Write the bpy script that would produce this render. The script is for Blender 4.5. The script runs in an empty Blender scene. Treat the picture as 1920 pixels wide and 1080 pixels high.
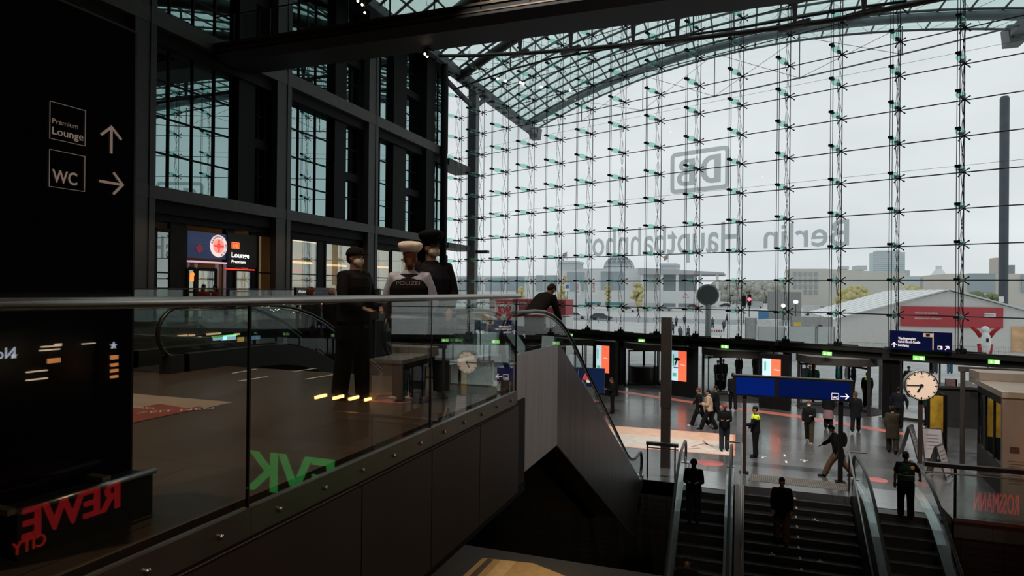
import bpy, math, random
import numpy as np
from mathutils import Vector, Matrix
random.seed(7)
SC = bpy.context.scene
COL = SC.collection
PI = math.pi
# ------------------------------------------------------------------ camera
F_PX = 1200.0
YAW, PITCH, ROLL, FANG = 0.34543, 0.00314, 0.0096, 0.390
_cy, _sy = math.cos(YAW), math.sin(YAW)
_R = Vector((_cy, _sy, 0)); _F = Vector((-_sy, _cy, 0)); _U = Vector((0, 0, 1))
CF = _F * math.cos(PITCH) + _U * math.sin(PITCH)
_U2 = -_F * math.sin(PITCH) + _U * math.cos(PITCH)
CR = _R * math.cos(ROLL) + _U2 * math.sin(ROLL)
CU = -_R * math.sin(ROLL) + _U2 * math.cos(ROLL)
EYE = Vector((0, 0, 1.3))
cam_d = bpy.data.cameras.new('camera'); cam = bpy.data.objects.new('camera', cam_d); COL.objects.link(cam)
cam_d.sensor_width = 36.0; cam_d.lens = F_PX / 1920 * 36.0; cam_d.clip_end = 5000; cam_d.clip_start = 0.05
mw = Matrix.Identity(4)
for i in range(3):
    mw[i][0] = CR[i]; mw[i][1] = CU[i]; mw[i][2] = -CF[i]; mw[i][3] = EYE[i]
cam.matrix_world = mw
SC.camera = cam
# ------------------------------------------------------------------ world, exposure
W = bpy.data.worlds.new('overcast_sky'); SC.world = W; W.use_nodes = True
nt = W.node_tree; nt.nodes.clear()
wo = nt.nodes.new('ShaderNodeOutputWorld'); bg = nt.nodes.new('ShaderNodeBackground')
tc = nt.nodes.new('ShaderNodeTexCoord'); sp = nt.nodes.new('ShaderNodeSeparateXYZ'); cr = nt.nodes.new('ShaderNodeValToRGB')
nz = nt.nodes.new('ShaderNodeTexNoise'); nz.inputs['Scale'].default_value = 2.2; nz.inputs['Detail'].default_value = 4
mp = nt.nodes.new('ShaderNodeMapping'); mp.inputs['Scale'].default_value = (1, 1, 3.2)
mx = nt.nodes.new('ShaderNodeMixRGB'); mx.blend_type = 'MULTIPLY'; mx.inputs[0].default_value = 1.0
cr2 = nt.nodes.new('ShaderNodeValToRGB')
cr2.color_ramp.elements[0].position = 0.35; cr2.color_ramp.elements[0].color = (0.86, 0.88, 0.9, 1)
cr2.color_ramp.elements[1].position = 0.65; cr2.color_ramp.elements[1].color = (1.05, 1.05, 1.05, 1)
cr.color_ramp.elements[0].position = 0.0; cr.color_ramp.elements[0].color = (0.64, 0.665, 0.675, 1)
cr.color_ramp.elements[1].position = 0.6; cr.color_ramp.elements[1].color = (0.575, 0.605, 0.615, 1)
nt.links.new(tc.outputs['Generated'], sp.inputs[0]); nt.links.new(sp.outputs['Z'], cr.inputs[0])
nt.links.new(tc.outputs['Generated'], mp.inputs[0]); nt.links.new(mp.outputs[0], nz.inputs['Vector'])
nt.links.new(nz.outputs['Fac'], cr2.inputs[0])
nt.links.new(cr.outputs[0], mx.inputs[1]); nt.links.new(cr2.outputs[0], mx.inputs[2])
nt.links.new(mx.outputs[0], bg.inputs[0]); bg.inputs[1].default_value = 1.28
nt.links.new(bg.outputs[0], wo.inputs[0])
vs = SC.view_settings; vs.view_transform = 'Standard'; vs.look = 'None'; vs.gamma = 1.0; vs.use_curve_mapping = False
vs.exposure = 0.0
try:
    SC.cycles.max_bounces = 7; SC.cycles.diffuse_bounces = 3; SC.cycles.glossy_bounces = 4
    SC.cycles.transmission_bounces = 4; SC.cycles.transparent_max_bounces = 24
    SC.cycles.caustics_reflective = False; SC.cycles.caustics_refractive = False
    SC.cycles.sample_clamp_indirect = 4.0
except Exception:
    pass
# ------------------------------------------------------------------ measuring helpers
LZ = -4.65                       # lower hall and square outside
BZ = -9.3                        # basement floor
def ray(u, v): return CR * ((u - 960) / F_PX) - CU * ((v - 540) / F_PX) + CF
def onz(u, v, z=0.0):
    d = ray(u, v); return EYE + d * ((z - EYE.z) / d.z)
def onx(u, v, x):
    d = ray(u, v); return EYE + d * (x / d.x)
def ony(u, v, y):
    d = ray(u, v); return EYE + d * (y / d.y)
def onpl(u, v, P, N):
    d = ray(u, v); return EYE + d * ((Vector(P) - EYE).dot(N) / d.dot(N))
FD = Vector((-math.cos(FANG), math.sin(FANG), 0))    # along the glass front, towards its left end
FN = Vector((math.sin(FANG), math.cos(FANG), 0))     # outwards
FP = Vector((6.77, 34.97, 0))
def fpt(s, off=0.0, z=0.0): return FP + FD * s + FN * off + Vector((0, 0, z))
def onf(u, v, off=0.0): return onpl(u, v, FP + FN * off, FN)
# ------------------------------------------------------------------ materials
MATS = {}
def mat(name, col, rough=0.6, metal=0.0, spec=0.5, emit=0.0, ecol=None, var=0.12, scale=3.0, bump=0.0, stretch=None, alpha=None, coat=0.0):
    if name in MATS: return MATS[name]
    m = bpy.data.materials.new(name); m.use_nodes = True; t = m.node_tree
    b = t.nodes['Principled BSDF']
    b.inputs['Roughness'].default_value = rough; b.inputs['Metallic'].default_value = metal
    b.inputs['Specular IOR Level'].default_value = spec
    if coat: b.inputs['Coat Weight'].default_value = coat; b.inputs['Coat Roughness'].default_value = 0.05
    c = (*col, 1.0)
    n = t.nodes.new('ShaderNodeTexNoise'); n.inputs['Scale'].default_value = scale; n.inputs['Detail'].default_value = 5
    co = t.nodes.new('ShaderNodeTexCoord'); mpn = t.nodes.new('ShaderNodeMapping')
    if stretch: mpn.inputs['Scale'].default_value = stretch
    t.links.new(co.outputs['Object'], mpn.inputs[0]); t.links.new(mpn.outputs[0], n.inputs['Vector'])
    r = t.nodes.new('ShaderNodeValToRGB')
    r.color_ramp.elements[0].position = 0.3; r.color_ramp.elements[1].position = 0.7
    r.color_ramp.elements[0].color = (*[x * (1 - var) for x in col], 1); r.color_ramp.elements[1].color = (*[min(1, x * (1 + var)) for x in col], 1)
    t.links.new(n.outputs['Fac'], r.inputs[0]); t.links.new(r.outputs[0], b.inputs['Base Color'])
    if bump:
        bn = t.nodes.new('ShaderNodeBump'); bn.inputs['Strength'].default_value = bump; bn.inputs['Distance'].default_value = 0.02
        t.links.new(n.outputs['Fac'], bn.inputs['Height']); t.links.new(bn.outputs[0], b.inputs['Normal'])
    if emit:
        b.inputs['Emission Color'].default_value = (*(ecol or col), 1); b.inputs['Emission Strength'].default_value = emit
    MATS[name] = m
    return m
def glass(name, tint=(0.9, 0.97, 0.95), refl=1.0, base=0.04, rough=0.0, gtint=(1, 1, 1)):
    """thin pane: clear with a Fresnel sheen on it"""
    if name in MATS: return MATS[name]
    m = bpy.data.materials.new(name); m.use_nodes = True; t = m.node_tree; t.nodes.clear()
    o = t.nodes.new('ShaderNodeOutputMaterial'); mxs = t.nodes.new('ShaderNodeMixShader')
    tr = t.nodes.new('ShaderNodeBsdfTransparent'); tr.inputs[0].default_value = (*tint, 1)
    gl = t.nodes.new('ShaderNodeBsdfGlossy'); gl.inputs['Roughness'].default_value = rough; gl.inputs[0].default_value = (*gtint, 1)
    lw = t.nodes.new('ShaderNodeLayerWeight'); lw.inputs['Blend'].default_value = 0.5
    p = t.nodes.new('ShaderNodeMath'); p.operation = 'POWER'; p.inputs[1].default_value = 3.2
    ml = t.nodes.new('ShaderNodeMath'); ml.operation = 'MULTIPLY_ADD'; ml.inputs[1].default_value = refl; ml.inputs[2].default_value = base; ml.use_clamp = True
    t.links.new(lw.outputs['Facing'], p.inputs[0]); t.links.new(p.outputs[0], ml.inputs[0])
    t.links.new(ml.outputs[0], mxs.inputs[0]); t.links.new(tr.outputs[0], mxs.inputs[1]); t.links.new(gl.outputs[0], mxs.inputs[2])
    t.links.new(mxs.outputs[0], o.inputs[0])
    MATS[name] = m
    return m
def tiles(name, col, joint, w, h, rough=0.4, off=0.5, jw=0.012, spec=0.5, rot=0.0, var=0.15, axes='XY', coat=0.0):
    if name in MATS: return MATS[name]
    m = bpy.data.materials.new(name); m.use_nodes = True; t = m.node_tree; b = t.nodes['Principled BSDF']
    b.inputs['Roughness'].default_value = rough; b.inputs['Specular IOR Level'].default_value = spec
    if coat: b.inputs['Coat Weight'].default_value = coat; b.inputs['Coat Roughness'].default_value = 0.12
    co = t.nodes.new('ShaderNodeTexCoord'); mpn = t.nodes.new('ShaderNodeMapping')
    sx = t.nodes.new('ShaderNodeSeparateXYZ'); cx = t.nodes.new('ShaderNodeCombineXYZ')
    t.links.new(co.outputs['Object'], sx.inputs[0])
    t.links.new(sx.outputs[axes[0]], cx.inputs[0]); t.links.new(sx.outputs[axes[1]], cx.inputs[1])
    t.links.new(cx.outputs[0], mpn.inputs[0]); mpn.inputs['Rotation'].default_value = (0, 0, rot)
    br = t.nodes.new('ShaderNodeTexBrick'); br.offset = off; br.inputs['Scale'].default_value = 1.0
    br.inputs['Brick Width'].default_value = w; br.inputs['Row Height'].default_value = h; br.inputs['Mortar Size'].default_value = jw
    br.inputs['Color1'].default_value = (*[x * (1 - var) for x in col], 1); br.inputs['Color2'].default_value = (*[x * (1 + var) for x in col], 1)
    br.inputs['Mortar'].default_value = (*joint, 1)
    n = t.nodes.new('ShaderNodeTexNoise'); n.inputs['Scale'].default_value = 0.7; n.inputs['Detail'].default_value = 6
    mm = t.nodes.new('ShaderNodeMixRGB'); mm.blend_type = 'MULTIPLY'; mm.inputs[0].default_value = 0.5
    t.links.new(mpn.outputs[0], br.inputs['Vector']); t.links.new(co.outputs['Object'], n.inputs['Vector'])
    t.links.new(br.outputs['Color'], mm.inputs[1]); t.links.new(n.outputs['Fac'], mm.inputs[2]); t.links.new(mm.outputs[0], b.inputs['Base Color'])
    mr = t.nodes.new('ShaderNodeMath'); mr.operation = 'MULTIPLY_ADD'; mr.inputs[1].default_value = 0.25; mr.inputs[2].default_value = rough - 0.12
    t.links.new(n.outputs['Fac'], mr.inputs[0]); t.links.new(mr.outputs[0], b.inputs['Roughness'])
    MATS[name] = m
    return m
STEEL_D = mat('dark_grey_painted_steel', (0.026, 0.025, 0.024), 0.5, spec=.25)
STEEL_G = mat('grey_painted_steel', (0.050, 0.050, 0.047), 0.5, spec=.3)
STEEL_B = mat('near_black_steel', (0.008, 0.008, 0.008), 0.6, spec=.12)
STEEL_R = mat('rust_brown_steel', (0.040, 0.022, 0.018), 0.5)
CHROME = mat('brushed_stainless_steel', (0.55, 0.53, 0.50), 0.28, 1.0, var=0.06, scale=8, stretch=(1, 1, 20))
CABLE = mat('steel_cable', (0.016, 0.016, 0.017), 0.5, spec=.25)
RUBBER = mat('black_rubber', (0.018, 0.018, 0.018), 0.32)
WHITE = mat('white_paint', (0.75, 0.75, 0.74), 0.5)
BLACK = mat('matt_black', (0.006, 0.006, 0.006), 0.7)
G_FAC = glass('clear_facade_glass', (0.95, 0.975, 0.97), 0.35, 0.02)
G_DOOR = glass('door_glass', (0.975, 0.985, 0.98), 0.3, 0.015)
G_BAL = glass('balustrade_glass', (0.86, 0.90, 0.88), 0.6, 0.07)
G_ESC = glass('escalator_glass', (0.82, 0.90, 0.88), 0.5, 0.06)
G_ROOF = glass('greenish_roof_glass', (0.76, 0.90, 0.87), 0.3, 0.04)
G_FIN = glass('turquoise_glass_blade', (0.66, 0.87, 0.82), 0.25, 0.05, gtint=(.8, 1, .95))
# ------------------------------------------------------------------ object helpers
def tag(o, label=None, cat=None, group=None, kind=None):
    if label: o['label'] = label
    if cat: o['category'] = cat
    if group: o['group'] = group
    if kind: o['kind'] = kind
    return o
def empty(name, loc, label=None, cat=None, group=None, kind=None, rz=0.0):
    o = bpy.data.objects.new(name, None); COL.objects.link(o); o.location = loc; o.rotation_euler = (0, 0, rz)
    o.empty_display_size = 0.3
    return tag(o, label, cat, group, kind)
def wloc(o):
    v = Vector(o.location)
    while o.parent: o = o.parent; v = v + Vector(o.location)
    return v
def frame_from(d, up=None):
    d = Vector(d).normalized()
    a = Vector(up) if up else (Vector((0, 0, 1)) if abs(d.z) < 0.95 else Vector((1, 0, 0)))
    x = a.cross(d).normalized(); y = d.cross(x).normalized()
    return x, y, d
class MB:
    def __init__(s): s.v = []; s.f = []
    def add(s, vs, fs):
        b = len(s.v); s.v.extend([tuple(p) for p in vs]); s.f.extend([tuple(i + b for i in q) for q in fs]); return s
    def box(s, x0, x1, y0, y1, z0, z1):
        return s.add([(x, y, z) for z in (z0, z1) for y in (y0, y1) for x in (x0, x1)],
                     [(0, 2, 3, 1), (4, 5, 7, 6), (0, 1, 5, 4), (2, 6, 7, 3), (0, 4, 6, 2), (1, 3, 7, 5)])
    def obox(s, c, ex, ey, ez, hx, hy, hz):
        c = Vector(c); ex = Vector(ex) * hx; ey = Vector(ey) * hy; ez = Vector(ez) * hz
        return s.add([c + ex * i + ey * j + ez * k for k in (-1, 1) for j in (-1, 1) for i in (-1, 1)],
                     [(0, 2, 3, 1), (4, 5, 7, 6), (0, 1, 5, 4), (2, 6, 7, 3), (0, 4, 6, 2), (1, 3, 7, 5)])
    def bar(s, a, b, w, h=None, up=None):
        a = Vector(a); b = Vector(b); x, y, d = frame_from(b - a, up)
        return s.obox((a + b) / 2, x, y, d, w / 2, (h or w) / 2, (b - a).length / 2)
    def tube(s, pts, r, n=8, caps=True, closed=False):
        pts = [Vector(p) for p in pts]; rs = r if isinstance(r, (list, tuple)) else [r] * len(pts)
        rings = []; px = None; L = len(pts)
        for i, p in enumerate(pts):
            if closed: d = pts[(i + 1) % L] - pts[i - 1]
            elif i == 0: d = pts[1] - p
            elif i == L - 1: d = p - pts[i - 1]
            else: d = (pts[i + 1] - p).normalized() + (p - pts[i - 1]).normalized()
            if d.length < 1e-9: d = Vector((0, 0, 1))
            d.normalize()
            if px is None: x, y, _ = frame_from(d)
            else:
                x = (px - d * px.dot(d))
                if x.length < 1e-6: x, y, _ = frame_from(d)
                else: x.normalize(); y = d.cross(x)
            px = x
            rr = rs[i]; rx, ry = rr if isinstance(rr, (tuple, list)) else (rr, rr)
            rings.append([p + x * (rx * math.cos(2 * PI * k / n)) + y * (ry * math.sin(2 * PI * k / n)) for k in range(n)])
        vs = [q for R_ in rings for q in R_]; fs = []
        for i in range(L if closed else L - 1):
            j = (i + 1) % L
            for k in range(n): fs.append((i * n + k, i * n + (k + 1) % n, j * n + (k + 1) % n, j * n + k))
        if caps and not closed: fs.append(tuple(range(n))[::-1]); fs.append(tuple((L - 1) * n + k for k in range(n)))
        return s.add(vs, fs)
    def prism(s, poly, vec):
        vec = Vector(vec); n = len(poly); P = [Vector(p) for p in poly]
        return s.add(P + [p + vec for p in P], [tuple(range(n))[::-1], tuple(range(n, 2 * n))] + [(i, (i + 1) % n, n + (i + 1) % n, n + i) for i in range(n)])
    def quad(s, *p): return s.add(p, [tuple(range(len(p)))])
    def ell(s, c, rx, ry, rz, nu=16, nv=10, rot=None, z0=-1.0, z1=1.0):
        c = Vector(c); vs = []; fs = []
        a0 = math.asin(z0); a1 = math.asin(z1)
        for i in range(nv + 1):
            a = a0 + (a1 - a0) * i / nv
            for k in range(nu):
                b = 2 * PI * k / nu
                p = Vector((rx * math.cos(a) * math.cos(b), ry * math.cos(a) * math.sin(b), rz * math.sin(a)))
                if rot: p = rot @ p
                vs.append(c + p)
        for i in range(nv):
            for k in range(nu): fs.append((i * nu + k, i * nu + (k + 1) % nu, (i + 1) * nu + (k + 1) % nu, (i + 1) * nu + k))
        fs.append(tuple(range(nu))[::-1]); fs.append(tuple(nv * nu + k for k in range(nu)))
        return s.add(vs, fs)
    def lathe(s, c, prof, n=24, axis=(0, 0, 1), up=None):
        c = Vector(c); x, y, d = frame_from(axis, up); vs = []; fs = []
        for r, h in prof:
            for k in range(n): vs.append(c + d * h + x * (r * math.cos(2 * PI * k / n)) + y * (r * math.sin(2 * PI * k / n)))
        for i in range(len(prof) - 1):
            for k in range(n): fs.append((i * n + k, i * n + (k + 1) % n, (i + 1) * n + (k + 1) % n, (i + 1) * n + k))
        fs.append(tuple(range(n))[::-1]); fs.append(tuple((len(prof) - 1) * n + k for k in range(n)))
        return s.add(vs, fs)
    def build(s, name, m, parent=None, local=False, smooth=False, mesh_only=False):
        vs = [Vector(p) for p in s.v]
        loc = Vector((0, 0, 0))
        if parent is not None and not local:
            w = wloc(parent); vs = [p - w for p in vs]
        elif parent is None and not local and vs:
            xs = [p.x for p in vs]; ys = [p.y for p in vs]; zs = [p.z for p in vs]
            loc = Vector(((min(xs) + max(xs)) / 2, (min(ys) + max(ys)) / 2, min(zs))); vs = [p - loc for p in vs]
        me = bpy.data.meshes.new(name); me.from_pydata([tuple(p) for p in vs], [], s.f); me.materials.append(m)
        me.update()
        if smooth:
            for q in me.polygons: q.use_smooth = True
        if mesh_only: return me
        o = bpy.data.objects.new(name, me); COL.objects.link(o); o.location = loc
        if parent is not None: o.parent = parent
        return o
def struct(o, label=None): o['kind'] = 'structure'; return o
def recalc(o):
    import bmesh
    bm = bmesh.new(); bm.from_mesh(o.data); bmesh.ops.recalc_face_normals(bm, faces=bm.faces); bm.to_mesh(o.data); bm.free(); return o
def copy_tree(o, parent=None):
    c = o.copy(); COL.objects.link(c); c.parent = parent
    for ch in list(o.children): copy_tree(ch, c)
    return c
_tx = {}
def text_geo(s, bold=0.0, depth=0.0):
    k = (s, bold, depth)
    if k not in _tx:
        cu = bpy.data.curves.new('lettering', 'FONT'); cu.body = s; cu.size = 1.0; cu.offset = bold; cu.extrude = depth; cu.resolution_u = 3
        cu.align_x = 'CENTER'
        ob = bpy.data.objects.new('lettering', cu); COL.objects.link(ob)
        dg = bpy.context.evaluated_depsgraph_get()
        me = bpy.data.meshes.new_from_object(ob.evaluated_get(dg))
        vs = [tuple(v.co) for v in me.vertices]; fs = [tuple(p.vertices) for p in me.polygons]
        bpy.data.objects.remove(ob); bpy.data.curves.remove(cu); bpy.data.meshes.remove(me)
        _tx[k] = (vs, fs)
    return _tx[k]
def text(mb, s, org, right, up, h, w=None, bold=0.0, depth=0.0):
    """lettering centred on org (baseline middle); h = height of a capital; w = total width if given"""
    vs, fs = text_geo(s, bold, depth)
    if not vs: return mb
    right = Vector(right).normalized(); up = Vector(up).normalized(); n = right.cross(up); org = Vector(org)
    k = h / 0.70; xs = [v[0] for v in vs]; mid = (min(xs) + max(xs)) / 2; sx = k if w is None else w / max(1e-6, max(xs) - min(xs))
    return mb.add([org + right * ((v[0] - mid) * sx) + up * (v[1] * k) + n * (v[2] * k) for v in vs], fs)
# ------------------------------------------------------------------ floors
M_GAL = tiles('dark_brown_stone_slabs', (0.105, 0.070, 0.050), (0.035, 0.028, 0.024), 1.4, 0.9, 0.32, 0.5, 0.006)
M_LOW = tiles('dark_grey_stone_floor', (0.13, 0.13, 0.13), (0.05, 0.035, 0.035), 1.2, 1.2, 0.27, 0.0, 0.006, coat=0.3)
M_BAS = mat('dark_basement_floor', (0.02, 0.018, 0.016), 0.5)
M_WALLD = mat('dark_wall_cladding', (0.012, 0.011, 0.010), 0.7, spec=.15)
M_TILEW = tiles('black_wall_tiles', (0.045, 0.038, 0.034), (0.006, 0.006, 0.006), 0.95, 0.18, 0.4, 0.0, 0.010, axes='XZ')
XB = -2.74                        # glass balustrade plane of the gallery
def slab(name, poly, z, th, m):
    return struct(MB().prism([(x, y, z) for x, y in poly], (0, 0, -th)).build(name, m))
gal = slab('floor_gallery', [(XB - .13, -8), (XB - .13, 8.35), (-9.6, 8.35), (-9.6, 9.6), (-17.6, 9.6), (-17.6, 40.5), (-21.4, 40.5), (-21.4, -8)], 0, 0.35, M_GAL)
_fy = lambda x: FP.y + (x - FP.x) / FD.x * FD.y      # y of the glass front at x
lowf = slab('floor', [(-21.5, 20.5), (-1.85, 20.5), (-1.85, 20.98), (5.3, 20.98), (5.3, 19.85), (17, 19.85), (17, _fy(17)), (-21.5, _fy(-21.5))], LZ, 0.45, M_LOW)
struct(MB().box(-22, 17, -10, 40, BZ - .3, BZ).build('floor_basement', M_BAS))
# walls below the hall floor
struct(MB().box(-12, -1.85, 20.5, 20.7, -7.6, LZ - .02).build('wall_below_landing', M_TILEW))
struct(MB().box(5.3, 17, 19.86, 20.1, BZ, LZ - .06).build('wall_below_rail', M_TILEW))
struct(MB().box(-1.85, 5.3, 21.0, 21.2, BZ, LZ - .46).build('wall_below_stairs', M_TILEW))
# outside ground
M_PAV = tiles('pale_plaza_paving', (0.74, 0.74, 0.72), (0.55, 0.55, 0.55), 1.2, 0.6, 0.8, 0.5, 0.02, rot=0.39, var=0.04)
struct(MB().prism([Vector((-21.5, _fy(-21.5), LZ - .01)) + FN * .05, Vector((-1500, 800, LZ - .01)), Vector((-1500, 3000, LZ - .01)), Vector((2500, 3000, LZ - .01)), Vector((2500, -700, LZ - .01)), Vector((17, _fy(17), LZ - .01)) + FN * .05], (0, 0, -.3)).build('ground_square', M_PAV))
struct(MB().prism([(-400, 120, LZ + .005), (300, 128, LZ + .005), (300, 142, LZ + .005), (-400, 152, LZ + .005)], (0, 0, -.2)).build('ground_road', mat('asphalt', (0.33, 0.34, 0.35), 0.9)))
# ------------------------------------------------------------------ enclosing walls and ceiling
struct(MB().box(-25.6, -25.2, -12, 50, BZ, 19).build('wall_left', M_WALLD))
struct(MB().box(-26, 18, -12.4, -12, BZ, 19).build('wall_back', M_WALLD))
struct(MB().box(17, 17.5, -12, 30.7, BZ, 19.5).build('wall_right', M_WALLD))
struct(MB().box(-25.6, 17.4, -12, 23.5, 19.2, 19.6).build('light_blocking_ceiling', M_WALLD))  # unseen opaque cover, added to cut the daylight from above
struct(MB().box(8.6, 9.2, -8, 24, BZ, 3.9).build('wall_shops', M_WALLD))
# ------------------------------------------------------------------ vaulted glass roof, cut parallel to the glass front
RT = Vector((-21.5, 66.1, 18.6))
def roof(s, t, dz=0.0):
    return RT - FD * s - Vector((0, t, 0)) + Vector((0, 0, 3.15 * (1 - ((s - 20.7) / 20.7) ** 2) + dz))
NS, NT = 24, 26
SS = [41.4 * i / NS for i in range(NS + 1)]; TT = [43.5 * i / NT for i in range(NT + 1)]
rv = empty('vaulted_glass_roof', roof(0, 0), kind='structure')
mb = MB()
g = [[roof(s, t, .12) for t in TT] for s in SS]
mb.add([p for r_ in g for p in r_], [(i * (NT + 1) + j, i * (NT + 1) + j + 1, (i + 1) * (NT + 1) + j + 1, (i + 1) * (NT + 1) + j) for i in range(NS) for j in range(NT)])
mb.build('roof_glass', G_ROOF, rv)
M_RIB = mat('roof_rib_steel', (0.10, 0.115, 0.115), 0.5)
mb = MB()
for j, t in enumerate(TT): mb.tube([roof(s, t) for s in SS], 0.09, 6)
mb.build('arch_ribs', M_RIB, rv)
mb = MB()
for i, s in enumerate(SS): mb.tube([roof(s, t) for t in (0, 15, 30, 43.5)], 0.07, 6)
mb.build('purlins', M_RIB, rv)
mb = MB()
for i in range(0, NS):
    for j in range(0, NT, 2):
        if (i + j // 2) % 2: mb.tube([roof(SS[i], TT[j], -.12), roof(SS[i + 1], TT[min(NT, j + 2)], -.12)], 0.014, 4, caps=False)
        else: mb.tube([roof(SS[i], TT[min(NT, j + 2)], -.12), roof(SS[i + 1], TT[j], -.12)], 0.014, 4, caps=False)
mb.build('diagonal_cables', CABLE, rv)
for nm, t, r, m in (('main_arch', 3.2, 0.30, mat('arch_grey_steel', (0.16, 0.19, 0.2), 0.5)), ('main_arch', 19.5, 0.36, STEEL_G), ('main_arch', 26.5, 0.48, STEEL_D), ('main_arch', 33.5, 0.34, STEEL_D)):
    MB().tube([roof(s, t, -.38) for s in SS], r, 10).build(nm, m, rv, smooth=True)
for side, s in (('left', 0.0), ('right', 41.4)):
    mb = MB(); a = roof(s, -1.0 if s == 0 else -.6, -.1); b = roof(s, 43.5, -.1)
    mb.bar(a, b, 0.9, 0.55)
    for k in range(24):
        p = a.lerp(b, (k + .4) / 24); mb.bar(p + Vector((0, 0, -.35)), p + Vector((0, .12, -.35)), .5, .12)
    mb.build('eave_beam', mat('eave_grey_steel', (0.13, 0.14, 0.145), 0.55), rv)
    # pointed foot of the outermost arch
    p = roof(s, 0.0, 0); sg = 1 if s == 0 else -1
    MB().prism([p + Vector((-.55, 0, .4)), p + Vector((-.45, 0, -.75)), p + Vector((.45, 0, -.75)), p + Vector((.6, 0, .4))], (0, 1.3, 0)).build('arch_foot', mat('eave_grey_steel', (0, 0, 0)), rv)
def chord(s, t, sag, s0=0.0, s1=41.4, base=18.35):
    c = (s0 + s1) / 2; h = (s1 - s0) / 2
    p = roof(s, t); p.z = base - sag * (1 - ((s - c) / h) ** 2); return p
def truss(t, sag, r, m, n, base=18.35, label=''):
    e = empty('arch_tie_truss', roof(0, t), label, 'truss')
    MB().tube([chord(41.4 * i / 40, t, sag, base=base) for i in range(41)], r, 6).build('lower_chord', m, e, smooth=True)
    for i in range(1, n):
        s = 41.4 * i / n; lo = chord(s, t, sag, base=base); up1 = roof(s, t, -.3)
        mb = MB().tube([lo, roof(s, t, -.3)], r * .8, 6); mb.ell(lo, r * 3, r * 2, r * 1.6, 8, 4)
        mb.build('hanger_post', m, e)
        if i < n - 1:
            MB().tube([lo, roof(41.4 * (i + 1) / n, t, -.3)], r * .35, 4).build('tie_rod', m, e)
        if i > 1:
            MB().tube([lo, roof(41.4 * (i - 1) / n, t, -.3)], r * .35, 4).build('tie_rod', m, e)
    return e
truss(1.6, 0.55, 0.055, mat('arch_grey_steel', (0, 0, 0)), 6, 18.4, 'grey tie truss hanging under the outermost roof arch beyond the glass')
# rust-brown truss across the hall: chord measured from the photo, V posts up to the roof
T2 = 23.6
e = empty('arch_tie_truss', roof(0, T2), 'rust-brown tie truss with V-shaped posts under the inner roof arch', 'truss')
pl = [onpl(u, v, roof(0, T2), FN) for u, v in ((790, 105), (900, 104), (1000, 99), (1110, 90), (1250, 78), (1400, 60), (1560, 38), (1750, 0), (1900, -32))]
MB().tube(pl, 0.13, 8).build('lower_chord', STEEL_R, e, smooth=True)
for k, (u, w) in enumerate(((975, 100.5), (1070, 94), (1187, 84), (1270, 76), (1490, 48), (1620, 26))):
    lo = onpl(u, w, roof(0, T2), FN); s = (lo - RT + Vector((0, T2, 0))).dot(-FD)
    for ds in (-.45, .45): MB().tube([lo, roof(max(0, s + ds), T2, -.1)], 0.085, 6).build('hanger_post', STEEL_R, e)
    MB().bar(lo + FD * .7, lo - FD * .7, .22, .3).build('chord_sleeve', STEEL_R, e)
# slender second chord just inside the glass
e = empty('arch_tie_truss', roof(0, 21.2), 'slender dark tie truss hung just inside the glass front', 'truss')
pl = [onpl(u, v, roof(0, 21.2), FN) for u, v in ((850, 168), (960, 130), (1040, 108), (1110, 97), (1250, 72), (1400, 50), (1560, 22), (1700, 2))]
MB().tube(pl, 0.07, 6).build('lower_chord', STEEL_D, e, smooth=True)
for u, w in ((957, 130.5), (1110, 97), (1300, 65)):
    lo = onpl(u, w, roof(0, 21.2), FN); s = (lo - RT + Vector((0, 21.2, 0))).dot(-FD); MB().tube([lo, roof(s, 21.2, -.1)], 0.045, 6).build('hanger_post', STEEL_D, e)
# ------------------------------------------------------------------ glass front
SMAX, SMIN = 30.5, -10.5
ZB0, ZB1 = -1.85, -1.27
def ftop(s): return roof(30.565 - s, 19.5).z if 0 <= 30.565 - s <= 41.4 else 18.5
win = empty('window_1', fpt(10, 0, ZB1), kind='structure')
NSX = 24; sv = [SMIN + (SMAX - SMIN) * i / NSX for i in range(NSX + 1)]
MB().add([fpt(s, .04, ZB1) for s in sv] + [fpt(s, .04, ftop(s) - .1) for s in sv], [(i, i + 1, NSX + 2 + i, NSX + 1 + i) for i in range(NSX)]).build('glass_panes', G_FAC, win)
# steel edge beam above the doors
eb = empty('trim_1', fpt(10, 0, ZB0), kind='structure')
a, b = fpt(SMAX, -.15, 0), fpt(SMIN, -.15, 0)
MB().bar(a + Vector((0, 0, -1.42)), b + Vector((0, 0, -1.42)), .5, .22, up=(0, 0, 1)).build('upper_flange', STEEL_D, eb)
MB().bar(a + Vector((0, 0, -1.66)), b + Vector((0, 0, -1.66)), .24, .36, up=(0, 0, 1)).build('web', STEEL_B, eb)
MB().bar(a + Vector((0, 0, -1.80)), b + Vector((0, 0, -1.80)), .5, .10, up=(0, 0, 1)).build('lower_flange', STEEL_D, eb)
MB().bar(a + Vector((0, 0, -1.30)) - FN * .25, b + Vector((0, 0, -1.30)) - FN * .25, .05, .04, up=(0, 0, 1)).build('light_ledge', STEEL_G, eb)
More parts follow.
